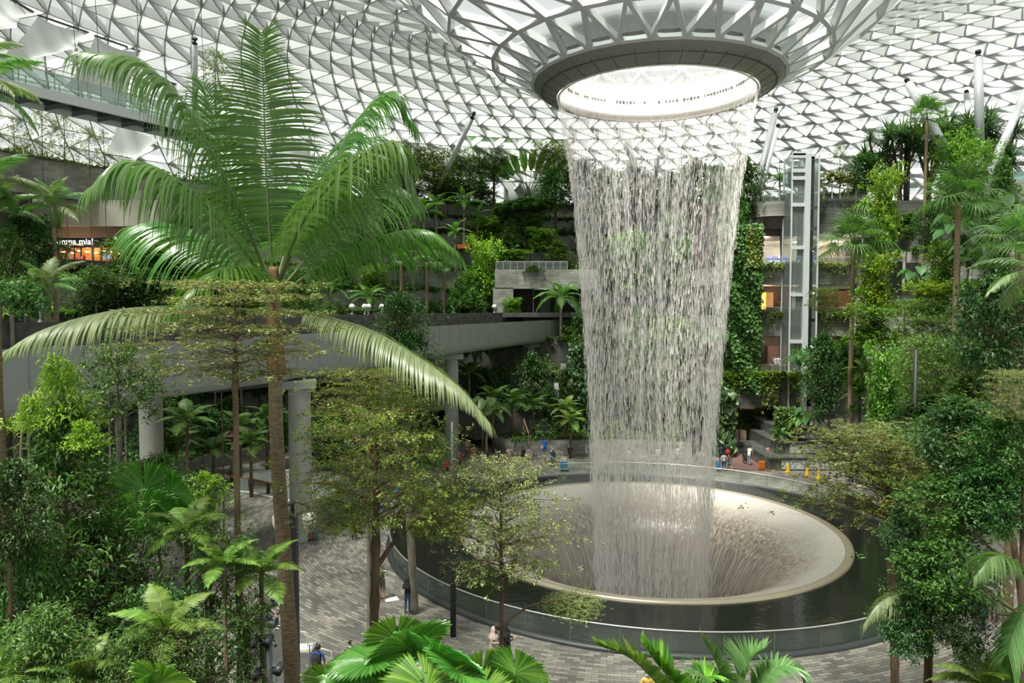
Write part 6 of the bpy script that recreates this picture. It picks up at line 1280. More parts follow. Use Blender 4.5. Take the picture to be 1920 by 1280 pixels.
def person(loc, H, face, pose, shirt, pants, label, shorts=False, skin=1, hair=HAIR, longhair=False, robe=None, scarf=None, mask=False, shoes=(.6, .6, .58), group=None, tilt=0, sleeves=True):
    NP[0] += 1; Pz = POSES[pose]; dz = Pz.get('drop', 0); ln_ = Pz.get('lean', 0)
    J = dict(pel=(0, 0, .53), spi=(0, -.25*ln_, .63), che=(0, -.7*ln_, .75), nek=(0, -1.1*ln_, .835), hd0=(0, -1.2*ln_-.008-tilt*.0, .875), hd1=(0, -1.3*ln_-.012+tilt, .955),
             hl=(.048, 0, .505), hr=(-.048, 0, .505), kl=(.055, -.012, .285), kr=(-.055, -.012, .285), al=(.058, .012, .048), ar=(-.058, .012, .048),
             sl=(.1, -.95*ln_, .8), sr=(-.1, -.95*ln_, .8), el=(.135, .01, .645), er=(-.135, .01, .645), wl=(.14, -.04, .5), wr=(-.14, -.04, .5))
    for k in Pz:
        if k in J: J[k] = Pz[k]
    upn = ('pel', 'spi', 'che', 'nek', 'hd0', 'hd1', 'hl', 'hr', 'sl', 'sr', 'el', 'er', 'wl', 'wr')
    for k in upn: J[k] = (J[k][0], J[k][1], J[k][2]-dz)
    for s, a in (('l', 'al'), ('r', 'ar')): J['t'+s] = (J[a][0]*1.1, J[a][1]-.1, .018); J['h'+s+'e'] = (J[a][0], J[a][1]+.02, .02)
    Rr = dict(pel=.066, spi=.06, che=.068, nek=.027, hd0=.04, hd1=.046, hl=.05, hr=.05, kl=.033, kr=.033, al=.022, ar=.022, sl=.036, sr=.036, el=.025, er=.025, wl=.016, wr=.016, tl=.02, tr=.02, hle=.02, hre=.02)
    E = [('pel', 'spi'), ('spi', 'che'), ('che', 'nek'), ('nek', 'hd0'), ('hd0', 'hd1'), ('pel', 'hl'), ('pel', 'hr'), ('hl', 'kl'), ('hr', 'kr'), ('kl', 'al'), ('kr', 'ar'), ('al', 'tl'), ('ar', 'tr'), ('che', 'sl'), ('che', 'sr'), ('sl', 'el'), ('sr', 'er'), ('el', 'wl'), ('er', 'wr')]
    for s, sg in (('l', 1), ('r', -1)):     # palm, four fingers of unequal length and a thumb from the palm's side
        w_ = npv(J['w'+s]); d = unit((w_-npv(J['e'+s]))[None])[0]; sd1 = unit(np.cross(d, (0, 1, .3))[None])[0]; p = w_+d*.028; J['p'+s] = tuple(p); Rr['p'+s] = .017; E.append(('w'+s, 'p'+s))
        for i, (o_, l_) in enumerate(((-.015, .042), (-.005, .05), (.005, .046), (.015, .036))):
            k = 'f%s%d' % (s, i); J[k] = tuple(p+sd1*o_*1.3+d*l_+npv((0, -.006, -.008))); Rr[k] = .005; E.append(('p'+s, k))
        k = 'f%s9' % s; J[k] = tuple(w_+d*.03-sd1*sg*.034); Rr[k] = .006; E.append(('p'+s, k))
    names = list(J); me = bpy.data.meshes.new('body'); me.from_pydata([tuple(c*H for c in J[k]) for k in names], [(names.index(a), names.index(b)) for a, b in E], [])
    ob = bpy.data.objects.new('body_cage', me); COL.objects.link(ob); md = ob.modifiers.new('skin', 'SKIN'); md.use_smooth_shade = True
    for i, k in enumerate(names): me.skin_vertices[0].data[i].radius = (Rr[k]*H*(1.25 if k in ('pel', 'spi', 'che') else 1), Rr[k]*H*(.85 if k in ('pel', 'spi', 'che') else 1)); me.skin_vertices[0].data[i].use_root = (k == 'pel')
    ob.modifiers.new('sub', 'SUBSURF').levels = 1
    dg = bpy.context.evaluated_depsgraph_get(); dg.update(); bm_ = bpy.data.meshes.new_from_object(ob.evaluated_get(dg)); bpy.data.objects.remove(ob)
    bm_.name = 'body'; bm_.materials.clear()
    sh_m = shirt if not isinstance(shirt, tuple) else cloth(shirt)
    for mm_ in (SKINC[skin], sh_m, cloth(pants), cloth(shoes)): bm_.materials.append(mm_)
    seg_m = []
    for a, b in E:
        if a[0] in 'tf' or b[0] == 'f' or a[0] == 'p' and a != 'pel' or b in ('pl', 'pr'): m_i = 0
        elif b in ('tl', 'tr'): m_i = 3
        elif a in ('nek', 'hd0'): m_i = 0
        elif a in ('hl', 'hr') or b in ('hl', 'hr'): m_i = 2
        elif a in ('kl', 'kr'): m_i = 0 if shorts else 2
        elif a in ('el', 'er'): m_i = 0 if not sleeves else 1
        else: m_i = 1
        if b in ('fl0', 'fl1', 'fl2', 'fl3', 'fl9', 'fr0', 'fr1', 'fr2', 'fr3', 'fr9'): m_i = 0
        if b == 'tl' or b == 'tr': m_i = 3
        seg_m.append((npv(J[a])*H, npv(J[b])*H, m_i))
    n = len(bm_.polygons); c = np.zeros(n*3); bm_.polygons.foreach_get('center', c); c = c.reshape(-1, 3); best = np.full(n, 1e9); mi = np.zeros(n, int)
    for a, b, m_i in seg_m:
        ab = b-a; t_ = np.clip(((c-a)@ab)/(ab@ab+1e-9), 0, 1); dd = np.linalg.norm(c-(a+t_[:, None]*ab), axis=1); k = dd < best; best[k] = dd[k]; mi[k] = m_i
    bm_.polygons.foreach_set('material_index', mi.astype(np.int32)); bm_.polygons.foreach_set('use_smooth', np.ones(n, bool)); bm_.update()
    t = tag(empty('person', loc, math.radians(face)), label, 'person', group); link('body', bm_, t)
    h0, h1 = npv(J['hd0'])*H, npv(J['hd1'])*H; hc = (h0+h1)/2; r_ = .058*H
    m = MB(); m.lathe([(.01, r_*1.18), (r_*.6, r_*1.05), (r_*.98, r_*.55), (r_*1.04, 0), (r_*.98, -r_*.3)], (0, 0, 0), 12, -35, 215); v = m.v[0]; v[:, 1] = v[:, 1]*1.02+r_*.12
    if longhair: m.lathe([(r_*1.0, r_*.2), (r_*1.1, -r_*.8), (r_*1.15, -r_*2.2), (r_*.8, -r_*3)], (0, r_*.15, 0), 10, 0, 180)
    m.v = [x+hc for x in m.v]; m.build('hair', hair, t)
    m = MB(); m.tube([hc+npv((0, -r_*.75, r_*.1)), hc+npv((0, -r_*1.08, -r_*.18))], [r_*.09, r_*.17], 6); m.build('nose', SKINC[skin], t)
    m = MB()
    for s in (-1, 1): m.lathe([(.001, .1*r_), (.12*r_, 0), (.001, -.1*r_)], hc+npv((s*r_*.33, -r_*.82, r_*.12)), 6); 
    m.build('eyes', EYE, t)
    if mask: m = MB(); m.lathe([(r_*.92, r_*.02), (r_*1.02, -r_*.3), (r_*.75, -r_*.8)], hc, 10, 200, 340); m.build('face_mask', MASKW, t)
    else: m = MB(); m.bar(hc+npv((-r_*.25, -r_*.86, -r_*.42)), hc+npv((r_*.25, -r_*.86, -r_*.42)), r_*.1); m.build('mouth', plain('lips', (.35, .12, .1), .5), t)
    if robe is not None:
        z1 = .8*H-dz*H; m = MB(); m.lathe([(.05*H, z1+.02*H), (.11*H, z1-.02*H), (.1*H, z1-.15*H), (.11*H, z1-.3*H), (.15*H, max(.1*H, z1-.6*H)), (.165*H, .03*H)] if dz == 0 else [(.05*H, z1+.02*H), (.12*H, z1-.03*H), (.12*H, z1-.25*H), (.17*H, .05*H)], (0, 0 if not dz else -.05*H, 0), 18); m.build('long_robe', cloth(robe), t)
    if scarf is not None:
        m = MB(); m.lathe([(.01, r_*1.3), (r_*.8, r_*1.1), (r_*1.18, r_*.3), (r_*1.2, -r_*.5), (r_*1.3, -r_*1.2), (r_*2.0, -r_*2.2), (r_*2.2, -r_*3.2)], (0, 0, 0), 16, -50, 230); m.v = [x+hc+npv((0, r_*.12, 0)) for x in m.v]; m.build('head_scarf', cloth(scarf), t)
    return t
def gp(px, py, z=0): g = G(px, py, z); return Vector((g.x, g.y, z))
# near the bottom of the picture
person(gp(717, 1124), 1.74, 150, 'phone_low', stripes(), (.16, .16, .17), 'man in green and white striped shirt and grey shorts at the pool rail', True, 1, GREYH, tilt=.02, sleeves=False, shoes=(.35, .25, .18))
person(gp(764, 1150), 1.62, 160, 'phone_low', (.02, .02, .02), (.04, .07, .16), 'person in a long black top and jeans behind the grey trunk at the rail', scarf=(.02, .02, .02), shoes=(.75, .75, .75))
person(gp(597, 1296), 1.7, 175, 'stand', (.03, .07, .28), (.04, .04, .05), 'person in a blue tee shirt with a black backpack walking down the steps', False, 1, sleeves=False)
person(gp(657, 1264), 1.28, 90, 'walk', (.5, .5, .5), (.02, .02, .02), 'child in dark trousers and red shoes half hidden by the forked trunk', shoes=(.5, .04, .05))
person(gp(720, 1338), 1.72, 170, 'stand', (.72, .24, .02), (.1, .1, .12), 'grey haired man in an orange shirt at the bottom edge', skin=1, hair=GREYH, sleeves=False)
person(gp(744, 1252), 1.6, 200, 'phone_low', (.75, .75, .75), (.2, .32, .48), 'woman in a white shirt holding papers above the pleated leaves', longhair=True)
person(gp(926, 1252), 1.58, 60, 'phone_low', (.55, .42, .38), (.6, .55, .5), 'woman with a pale pink head scarf beside the slender tree', scarf=(.6, .46, .42), robe=(.5, .42, .38))
person(gp(948, 1250), 1.64, 90, 'phone_low', (.015, .015, .018), (.015, .015, .018), 'woman in a black robe and black head scarf at the pool rail', robe=(.015, .015, .018), scarf=(.015, .015, .018))
person(gp(1012, 1345), 1.72, 175, 'stand', (.02, .03, .06), (.03, .03, .04), 'man in navy with a bright blue backpack at the bottom edge', hair=HAIR)
person(gp(1214, 1348), 1.66, -5, 'phone_low', (.75, .5, .12), (.1, .1, .12), 'person in a yellow hooded top and face mask looking at a phone', mask=True)
def backpack(loc, face, c, label, s=1.0):
    t = tag(empty('backpack', loc, math.radians(face)), label, 'backpack'); m = MB(); m.lathe([(.02, -.24*s), (.15*s, -.23*s), (.17*s, -.05*s), (.15*s, .16*s), (.03, .24*s)], (0, 0, 0), 12); m.v[0][:, 1] *= .75; m.build('bag', cloth(c), t)
    m = MB(); m.lathe([(.02, -.14*s), (.11*s, -.13*s), (.11*s, 0), (.02, .05*s)], (0, .09*s, -.02), 8); m.build('front_pocket', cloth(tuple(x*.8 for x in c)), t)
    m = MB()
    for q in (-1, 1): m.tube([(q*.1*s, -.1*s, .2*s), (q*.12*s, -.2*s, .15*s), (q*.12*s, -.16*s, -.1*s), (q*.1*s, -.08*s, -.2*s)], .018, 5)
    m.build('straps', cloth(tuple(x*.7 for x in c)), t)
def behind(px, py, face, H, d=.2, z=0): g = gp(px, py, z); a = math.radians(face); return Vector((g.x-math.sin(a)*d, g.y+math.cos(a)*d, z+.7*H))
backpack(behind(717, 1124, 150, 1.74), 150, (.1, .12, .03), 'olive green backpack worn by the striped shirt man')
backpack(behind(597, 1296, 175, 1.7), 175, (.02, .02, .02), 'black backpack on the person walking down the steps')
backpack(behind(1012, 1345, 175, 1.72), 175, (.02, .16, .38), 'bright blue backpack at the bottom edge')
# left part of the plaza
person(gp(621, 1003), 1.7, 190, 'photo', (.02, .02, .02), (.03, .04, .07), 'man in black top and dark shorts under the pale green branch', True, 1, sleeves=False)
person(gp(664, 1012), 1.6, 170, 'phone_low', (.12, .22, .4), (.02, .02, .02), 'woman with black head scarf and red and blue top beside the forked trunk', scarf=(.02, .02, .02))
for i, (x, y, f, ps, sh, pa, so) in enumerate([(704, 960, 120, 'photo', (.2, .02, .03), (.03, .03, .04), False), (716, 985, 140, 'stand', (.1, .25, .5), (.25, .35, .5), False), (735, 976, 160, 'phone_low', (.6, .6, .6), (.15, .12, .1), True), (745, 948, 150, 'photo', (.05, .2, .45), (.1, .1, .1), True), (757, 938, 200, 'stand', (.6, .58, .55), (.1, .1, .12), False), (766, 930, 170, 'photo', (.03, .04, .1), (.05, .05, .06), False)]):
    person(gp(x, y), 1.68, f, ps, sh, pa, ['person in maroon at the left of the group by the pool rail', 'person in blue jeans leaning on the pool rail behind the trunk', 'person in white with brown shorts at the left pool rail', 'person in a bright blue top in the rail group', 'person in a pale patterned shirt in the rail group', 'man in navy, rightmost of the group by the left rail'][i], so)
# seated group by the ferns
person(gp(478, 1160), 1.62, 110, 'crouch', (.3, .3, .3), (.05, .05, .05), 'person in a grey shirt bending down beside the lime fern')
person(gp(500, 1178), 1.68, 90, 'sit', (.03, .03, .035), (.03, .04, .1), 'man in a dark jacket and blue trousers sitting beside the wheelchair')
t_ = person(gp(521, 1150)+Vector((0, 0, .1)), 1.35, 80, 'sit', (.03, .2, .3), (.03, .03, .04), 'child in a teal top with a mask sitting in a wheelchair', mask=True)
def wheelchair(loc, face, label):
    t = tag(empty('wheelchair', loc, math.radians(face)), label, 'wheelchair')
    for s in (-1, 1):
        m = MB(); a = np.linspace(0, 2*PI, 25); m.tube([(s*.28, .05+.3*math.cos(x), .3+.3*math.sin(x)) for x in a], .02, 6)
        for k in range(8): m.bar((s*.28, .05, .3), (s*.28, .05+.3*math.cos(k*PI/4), .3+.3*math.sin(k*PI/4)), .006)
        m.build('wheel', M_dark, t)
    m = MB(); m.box((0, -.05, .48), (.46, .44, .05)); m.build('seat', M_dark, t); m = MB(); m.box((0, .18, .72), (.46, .04, .45)); m.build('backrest', M_dark, t)
    m = MB()
    for s in (-1, 1): m.tube([(s*.25, .3, .95), (s*.25, .2, .92), (s*.25, .18, .3), (s*.25, -.4, .3), (s*.22, -.5, .1)], .014, 5)
    m.build('frame', M_rail, t)
wheelchair(gp(521, 1150), 80, 'wheelchair beside the palm trunk on the plaza')
# far side of the pool, left
SEATS = [(906, 872, 20, 'sit', (.55, .4, .36), (.3, .25, .2), 'person in pink seated at the far side, behind the slender tree top'), (955, 872, 10, 'photo', (.6, .42, .38), (.45, .35, .33), 'woman in pale pink standing behind the crown of the slender tree'),
    (967, 873, 20, 'one_up', (.3, .22, .18), (.5, .4, .42), 'child holding up a phone right of the slender tree crown'), (981, 863, 40, 'sit', (.02, .02, .02), (.02, .02, .02), 'woman dressed in black seated left of the blue dressed man'),
    (992, 863, 0, 'sit', (.4, .3, .35), (.15, .13, .25), 'seated person in purple shorts with legs stretched out'), (1015, 845, 0, 'sit', (.6, .58, .5), (.5, .5, .45), 'woman in white seated behind the blue dressed man'),
    (1031, 845, -10, 'sit_cross', (.5, .28, .24), (.4, .2, .18), 'seated woman taking a photo with crossed legs'), (1087, 843, 0, 'sit', (.6, .5, .48), (.2, .26, .34), 'old man in a pale shirt and jeans seated near the falling water'),
    (1068, 853, 10, 'crouch', (.02, .02, .02), (.02, .02, .02), 'person in black with a white scarf crouching near the water'), (1104, 847, 0, 'sit', (.6, .58, .56), (.4, .4, .4), 'seated person in white half veiled by the water, left edge'),
    (1120, 850, 0, 'sit', (.5, .4, .4), (.3, .3, .3), 'seated person veiled by the water, right of the one in white')]
STAND = [(1021, 858, 185, 'stand', (.0, .16, .55), (.0, .13, .45), True, 1.84, 'tall man all in bright blue with a white sling bag'), (1013, 848, 0, 'stand', (.65, .63, .55), (.6, .58, .5), False, 1.2, 'child in white standing beside the blue dressed man'),
    (1037, 874, 0, 'stand', (.03, .04, .07), (.03, .04, .06), False, 1.66, 'woman with pale head scarf and dark dress behind the boy'), (1031, 881, 0, 'arms_out', (.2, .28, .55), (.03, .03, .04), False, 1.4, 'boy in a light blue shirt with arms spread by the far rail'),
    (1048, 878, 0, 'photo', (.28, .33, .2), (.42, .36, .26), False, 1.72, 'man in olive green taking a photo behind the luggage trolley'),
    (838, 895, 30, 'stand', (.5, .03, .03), (.02, .02, .03), False, 1.6, 'person in red in front of the middle bridge column'), (862, 885, 60, 'photo', (.28, .03, .04), (.02, .02, .02), False, 1.7, 'person in maroon taking a photo right of the middle column'),
    (889, 870, 20, 'phone_low', (.2, .14, .07), (.42, .33, .22), False, 1.74, 'person in brown top and khaki trousers by the planter'), (875, 856, 10, 'stand', (.5, .33, .24), (.1, .1, .1), False, 1.66, 'bare shouldered person standing high behind the maroon group'), (884, 866, 10, 'stand', (.35, .05, .05), (.25, .2, .18), False, 1.3, 'child in dark red beside the khaki trousers'),
    (1180, 876, 0, 'stand', (.7, .7, .68), (.6, .6, .6), False, 1.65, 'person in white seen through the left half of the falling water'), (1235, 874, 180, 'walk', (.8, .8, .78), (.6, .6, .58), False, 1.72, 'person in white walking, seen through the middle of the falling water'),
    (1271, 872, 0, 'stand', (.8, .8, .78), (.4, .4, .4), False, 1.7, 'person in white seen through the right half of the falling water'), (1277, 858, 0, 'stand', (.7, .65, .55), (.5, .4, .35), False, 1.6, 'person in cream seen behind the right half of the falling water')]
for (x, y, f, ps, sh, pa, lb) in SEATS:
    kid = 'child' in lb
    t_ = person(gp(x, y), 1.3 if kid else 1.66, f, ps, sh, pa, lb, 'shorts' in lb or 'crossed' in lb, 1 if 'pale' not in lb else 0, scarf=(.7, .68, .64) if 'scarf' in lb else None, longhair='woman' in lb, mask='phone' in lb)
for (x, y, f, ps, sh, pa, so, H, lb) in STAND:
    person(gp(x, y), H, f, ps, sh, pa, lb, so, 1, scarf=(.62, .55, .55) if 'head scarf' in lb else None, robe=(.03, .04, .07) if 'dress ' in lb else None, mask='boy' in lb, sleeves=not so)
bl = lambda x0, y0: gp(x0, y0)
for i, (x, y) in enumerate([(984, 862), (1022, 844), (1096, 844), (908, 871)]):
    t = tag(empty('stone_bench', gp(x, y)+Vector((0, .35, 0))), ['low stone bench under the woman in black', 'low stone bench behind the blue dressed man', 'low stone bench at the left edge of the falling water', 'low stone bench behind the slender tree'][i], 'bench')
    m = MB(); m.box((0, 0, .2), (2.1 if i != 1 else 2.4, .6, .4)); m.build('bench_block', M_stone, t, uv='wall'); m = MB(); m.box((0, 0, .42), (2.2 if i != 1 else 2.5, .66, .05)); m.build('bench_slab', M_darkconc, t)
# right of the water
RT = [(1352, 870, 175, 'stand', (.05, .05, .08), (.05, .05, .06), False, 1.74, 'tall man in a dark shirt behind the luggage trolley'), (1364, 872, 170, 'stand', (.05, .04, .04), (.03, .03, .04), False, 1.66, 'person in black carrying a red backpack'),
    (1357, 884, 160, 'walk', (.55, .53, .5), (.04, .04, .05), False, 1.6, 'person in a black and white patterned shirt walking by the far rail'), (1369, 883, 185, 'walk', (.25, .12, .1), (.1, .2, .42), True, 1.62, 'woman in denim shorts by the far rail'),
    (1397, 870, 160, 'crouch', (.02, .02, .02), (.02, .02, .02), False, 1.68, 'crouching person in black left of the jeans wearer'), (1404, 873, 150, 'bend', (.7, .66, .6), (.2, .36, .46), False, 1.7, 'bending person in a white shirt and jeans with red shoes'),
    (1436, 864, 120, 'bend', (.6, .15, .25), (.05, .04, .04), False, 1.35, 'child in pink leaning on the cascade edge'),
    (1843, 1180, 180, 'stand', (.04, .05, .1), (.2, .33, .5), False, 1.7, 'man in dark top and light jeans on the right plaza'), (1864, 1166, 180, 'phone_low', (.12, .13, .08), (.03, .03, .04), False, 1.72, 'person in olive with red shoes beside the man in jeans'),
    (1722, 934, 10, 'sit', (.6, .6, .6), (.2, .33, .5), False, 1.66, 'seated person in jeans and white shoes behind the flat crowned tree'), (1735, 985, 10, 'stand', (.1, .06, .05), (.05, .05, .05), False, 1.6, 'person whose head shows over the pale palm frond')]
for (x, y, f, ps, sh, pa, so, H, lb) in RT:
    person(gp(x, y), H, f, ps, sh, pa, lb, so, 1, longhair='woman' in lb, shoes=(.6, .08, .04) if 'red shoes' in lb else (.65, .65, .62), sleeves=not so)
backpack(behind(1364, 872, 170, 1.66, .22), 170, (.5, .03, .03), 'red backpack left of the ramp')
zl1 = P(0, 700, D0-1.4).z; zl2 = P(0, 592, D0+.6).z; zs3 = 18.0
for i, (x, z, d, f, sh, pa) in enumerate([(1415, zl1, D0-1, 10, (.7, .68, .62), (.5, .5, .48)), (1421, zl1, D0-.9, -10, (.7, .66, .6), (.1, .1, .1)), (1449, zl1, D0-1, 20, (.1, .1, .12), (.1, .3, .3)), (1456, zl1, D0-1, 0, (.65, .55, .6), (.5, .3, .12)), (1461, zl1, D0-.8, -20, (.7, .7, .68), (.6, .6, .6)),
                                        (1411, zl2, D0+1, 0, (.05, .12, .3), (.05, .05, .06)), (1419, zl2, D0+1.3, 0, (.03, .03, .03), (.03, .03, .03)), (1462, zl2, D0+3, 180, (.5, .45, .45), (.2, .2, .2)), (133, zs3, 76, 170, (.03, .03, .04), (.5, .3, .22)), (128, zs3, 76.3, 60, (.5, .05, .05), (.05, .05, .05))]):
    p = P(x, 575, d); p.z = z
    person(p, 1.66, f, 'phone_low' if i % 2 else 'stand', sh, pa, ['left of the two people in white on the lowest balcony', 'person in cream and black on the lowest balcony', 'person in black on the lowest balcony, left in the trio', 'person in pale pink in the middle of the trio on the lowest balcony', 'person in white, rightmost on the lowest balcony',
        'person in blue at the middle balcony rail', 'person in black at the middle balcony rail', 'person with back turned inside the middle balcony', 'person in black seen from behind before the restaurant', 'person in red before the restaurant'][i], i == 8)
# ---------------------------------------------------------------- luggage, cones, posts
def suitcase(loc, face, c, w, h, label, handle=True):
    t = tag(empty('suitcase', loc, math.radians(face)), label, 'suitcase'); m = MB(); k = 5
    bmx = bmesh.new(); bmesh.ops.create_cube(bmx, size=1); bmesh.ops.scale(bmx, vec=(w, w*.5, h), verts=bmx.verts); bmesh.ops.bevel(bmx, geom=bmx.edges[:], offset=.05, segments=3, affect='EDGES'); bmesh.ops.translate(bmx, vec=(0, 0, h/2+.06), verts=bmx.verts)
    me = bpy.data.meshes.new('shell'); bmx.to_mesh(me); bmx.free(); me.materials.append(cloth(c)); link('shell', me, t)
    m = MB(); [m.box((x, -w*.255, h/2+.06), (.02, .02, h*.8)) for x in np.linspace(-w*.35, w*.35, k)]; m.build('ribs', cloth(tuple(q*.75 for q in c)), t)
    for x in (-1, 1):
        for y in (-1, 1): m = MB(); m.lathe([(.001, 0), (.035, .01), (.035, .06), (.001, .07)], (x*w*.38, y*w*.17, 0), 8); m.build('wheel', M_dark, t)
    if handle: m = MB(); m.tube([(-w*.2, 0, h), (-w*.2, 0, h+.42), (w*.2, 0, h+.42), (w*.2, 0, h)], .012, 5); m.build('handle', M_dark, t)
suitcase(gp(1428, 881), 5, (.62, .17, .02), .52, .68, 'orange upright suitcase left of the yellow cones')
suitcase(gp(590, 1012), 10, (.05, .18, .28), .34, .5, 'small blue and yellow child suitcase beside the near column')
suitcase(gp(583, 1014), 0, (.2, .06, .05), .3, .45, 'small brown case right against the near column')
def cone(px, py, label):
    t = tag(empty('safety_cone', gp(px, py)), label, 'cone', 'yellow safety cones at the cascade'); y_ = plain('cone_yellow', (.85, .5, .01), .4)
    m = MB(); m.lathe([(.17, .03), (.11, .25), (.09, .5), (.07, .68), (.03, .74), (.001, .75)], (0, 0, 0), 14); m.build('cone_body', y_, t); m = MB()
    for a in range(4): m.bar((.0, 0, .05), (.3*math.cos(a*PI/2+.6), .3*math.sin(a*PI/2+.6), .02), .12, .04)
    m.build('feet', y_, t)
cone(1447, 881, 'yellow cone right beside the orange suitcase'); cone(1477, 885, 'second yellow cone from the suitcase'); cone(1513, 892, 'third yellow cone, partly behind leaves'); cone(1535, 897, 'rightmost yellow cone, almost hidden by leaves')
def trolley(px, py, c, label):
    t = tag(empty('luggage_trolley', gp(px, py)), label, 'trolley'); m = MB(); m.box((0, 0, .22), (.62, .9, .05)); m.tube([(-.28, .45, .2), (-.28, .5, 1.0), (.28, .5, 1.0), (.28, .45, .2)], .02, 6); m.build('frame', M_rail, t)
    for s in (-1, 1): m = MB(); m.lathe([(.02, -.03), (.1, -.03), (.1, .03), (.02, .03)], (0, 0, 0), 12); v = m.v[0].copy(); m.v[0] = np.stack([v[:, 2]+s*.28, v[:, 0]-.3, v[:, 1]+.1], 1); m.build('wheel', M_dark, t)
    m = MB(); m.box((-.14, -.05, .52), (.28, .6, .55)); m.build('tall_bag', cloth(c), t); m = MB(); m.box((.16, -.05, .47), (.3, .55, .45)); m.build('blue_bag', cloth((.02, .2, .42)), t); m = MB(); m.box((0, 0, .86), (.4, .4, .2)); m.build('top_bag', cloth((.35, .3, .36)), t)
trolley(1057, 882, (.02, .18, .4), 'trolley loaded with bright blue bags at the far rail'); trolley(1342, 882, (.1, .12, .14), 'trolley loaded with dark grey bags right of the waterfall')
t = tag(empty('stroller', gp(858, 918)), 'black folded hood stroller parked at the far left of the pool', 'stroller'); m = MB(); m.tube([(-.2, .4, 1.0), (-.2, 0, .55), (-.2, -.45, .1)], .02, 5); m.tube([(.2, .4, 1.0), (.2, 0, .55), (.2, -.45, .1)], .02, 5); m.build('frame', M_rail, t)
m = MB(); m.box((0, 0, .5), (.42, .5, .2)); m.build('seat', cloth((.03, .03, .03)), t); m = MB(); m.lathe([(.3, 0), (.27, .15), (.15, .26), (.01, .3)], (0, .1, .65), 12); m.build('hood', cloth((.03, .03, .035)), t)
for x, y in ((-.22, -.42), (.22, -.42), (-.22, .35), (.22, .35)): m = MB(); m.lathe([(.02, -.02), (.11, -.02), (.11, .02), (.02, .02)], (0, 0, 0), 12); v = m.v[0].copy(); m.v[0] = np.stack([v[:, 2]+x, v[:, 0]+y, v[:, 1]+.11], 1); m.build('wheel', M_dark, t)
t = tag(empty('sling_bag', gp(1019, 857)+Vector((.0, -.25, .95))), 'white sling bag on the back of the blue dressed man', 'bag'); m = MB(); m.box((-.1, 0, 0), (.26, .08, .2)); m.build('pouch', cloth((.6, .58, .55)), t); m = MB(); m.bar((-.2, 0, .05), (.16, 0, .5), .05, .02); m.build('strap', cloth((.6, .58, .55)), t)
t = tag(empty('shoulder_bag', gp(657, 1008)+Vector((0, 0, .75))), 'yellow handbag of the woman with the black head scarf', 'bag'); m = MB(); m.box((0, 0, 0), (.26, .12, .28)); m.build('pouch', cloth((.75, .38, .02)), t); m = MB(); m.tube([(-.08, 0, .14), (0, 0, .55), (.08, 0, .14)], .012, 5); m.build('strap', cloth((.6, .3, .02)), t)
o = MB(); p = gp(728, 1124); o.box(p+Vector((.15, 0, .02)), (.6, .45, .03), .4); tag(o.build('newspaper', cloth((.75, .75, .75))), 'white sheet of paper lying on the paving beside the striped shirt man', 'paper')
# camera post, spotlights, plain posts
pz = P(545, 962, 20); t = tag(empty('camera_post', (P(553, 1280, 20).x, 20, 0)), 'dark square post with two white dome cameras beside the palm trunk', 'post'); hz = pz.z
m = MB(); m.box((0, 0, hz/2), (.24, .24, hz)); m.build('post', M_dark, t)
m = MB(); m.tube([(0, 0, hz), (0, 0, hz+.28), (.1, 0, hz+.36), (.42, 0, hz+.22), (.46, 0, hz+.1)], .055, 8); m.tube([(0, 0, hz+.28), (-.3, 0, hz+.2), (-.36, 0, hz+.08)], .05, 8); m.build('arms', M_dark, t)
for x in (.46, -.37):
    m = MB(); m.lathe([(.02, .12), (.14, .08), (.185, .0), (.185, -.22), (.14, -.34), (.1, -.42), (.01, -.44)], (x, 0, hz-.08), 20); m.build('dome_camera', plain('camera_white', (.78, .77, .7), .4), t)
m = MB(); m.tube([(.46, -.1, hz-.05), (.6, -.12, hz-.15), (.62, -.14, hz-.35), (.5, -.15, hz-.45)], .018, 5); m.build('cable', M_dark, t)
def post(px, yt, yb, d, w, label, base=None):
    b = P(px, yb, d); g = min(ground(b.x, b.y), b.z) if base is None else base; h = P(px, yt, d).z-g; t = tag(empty('black_post', (b.x, b.y, g)), label, 'post'); m = MB(); m.tube([(0, 0, 0), (0, 0, h)], w, 10); m.build('shaft', M_dark, t); m = MB(); m.tube([(0, 0, 0), (0, 0, .06)], w*1.6, 10); m.build('foot_plate', M_dark, t); return t, h
post(850, 790, 1205, 28.6, .12, 'slim black lamp post in front of the left of the bowl')
post(1714, 655, 805, 38, .09, 'slim black post among the layered trees on the right')
post(1698, 262, 375, 70, .22, 'wide dark speaker mast among the pandanus'); post(1704, 205, 375, 69.5, .06, 'thin dark mast beside the speaker mast')
t, h = post(505, 1190, 1290, 11.5, .055, 'spotlight pole at the bottom left with black lamps')
for i, (dx, dz) in enumerate(((-.19, .0), (.03, .02), (-.17, -.55), (.2, -.45))): m = MB(); m.tube([(dx-.04, -.12, h-.12+dz), (dx, .04, h-.05+dz)], [.075, .06], 10); m.bar((0, 0, h-.1+dz), (dx, 0, h-.08+dz), .03); m.build('spotlight', M_dark, t)
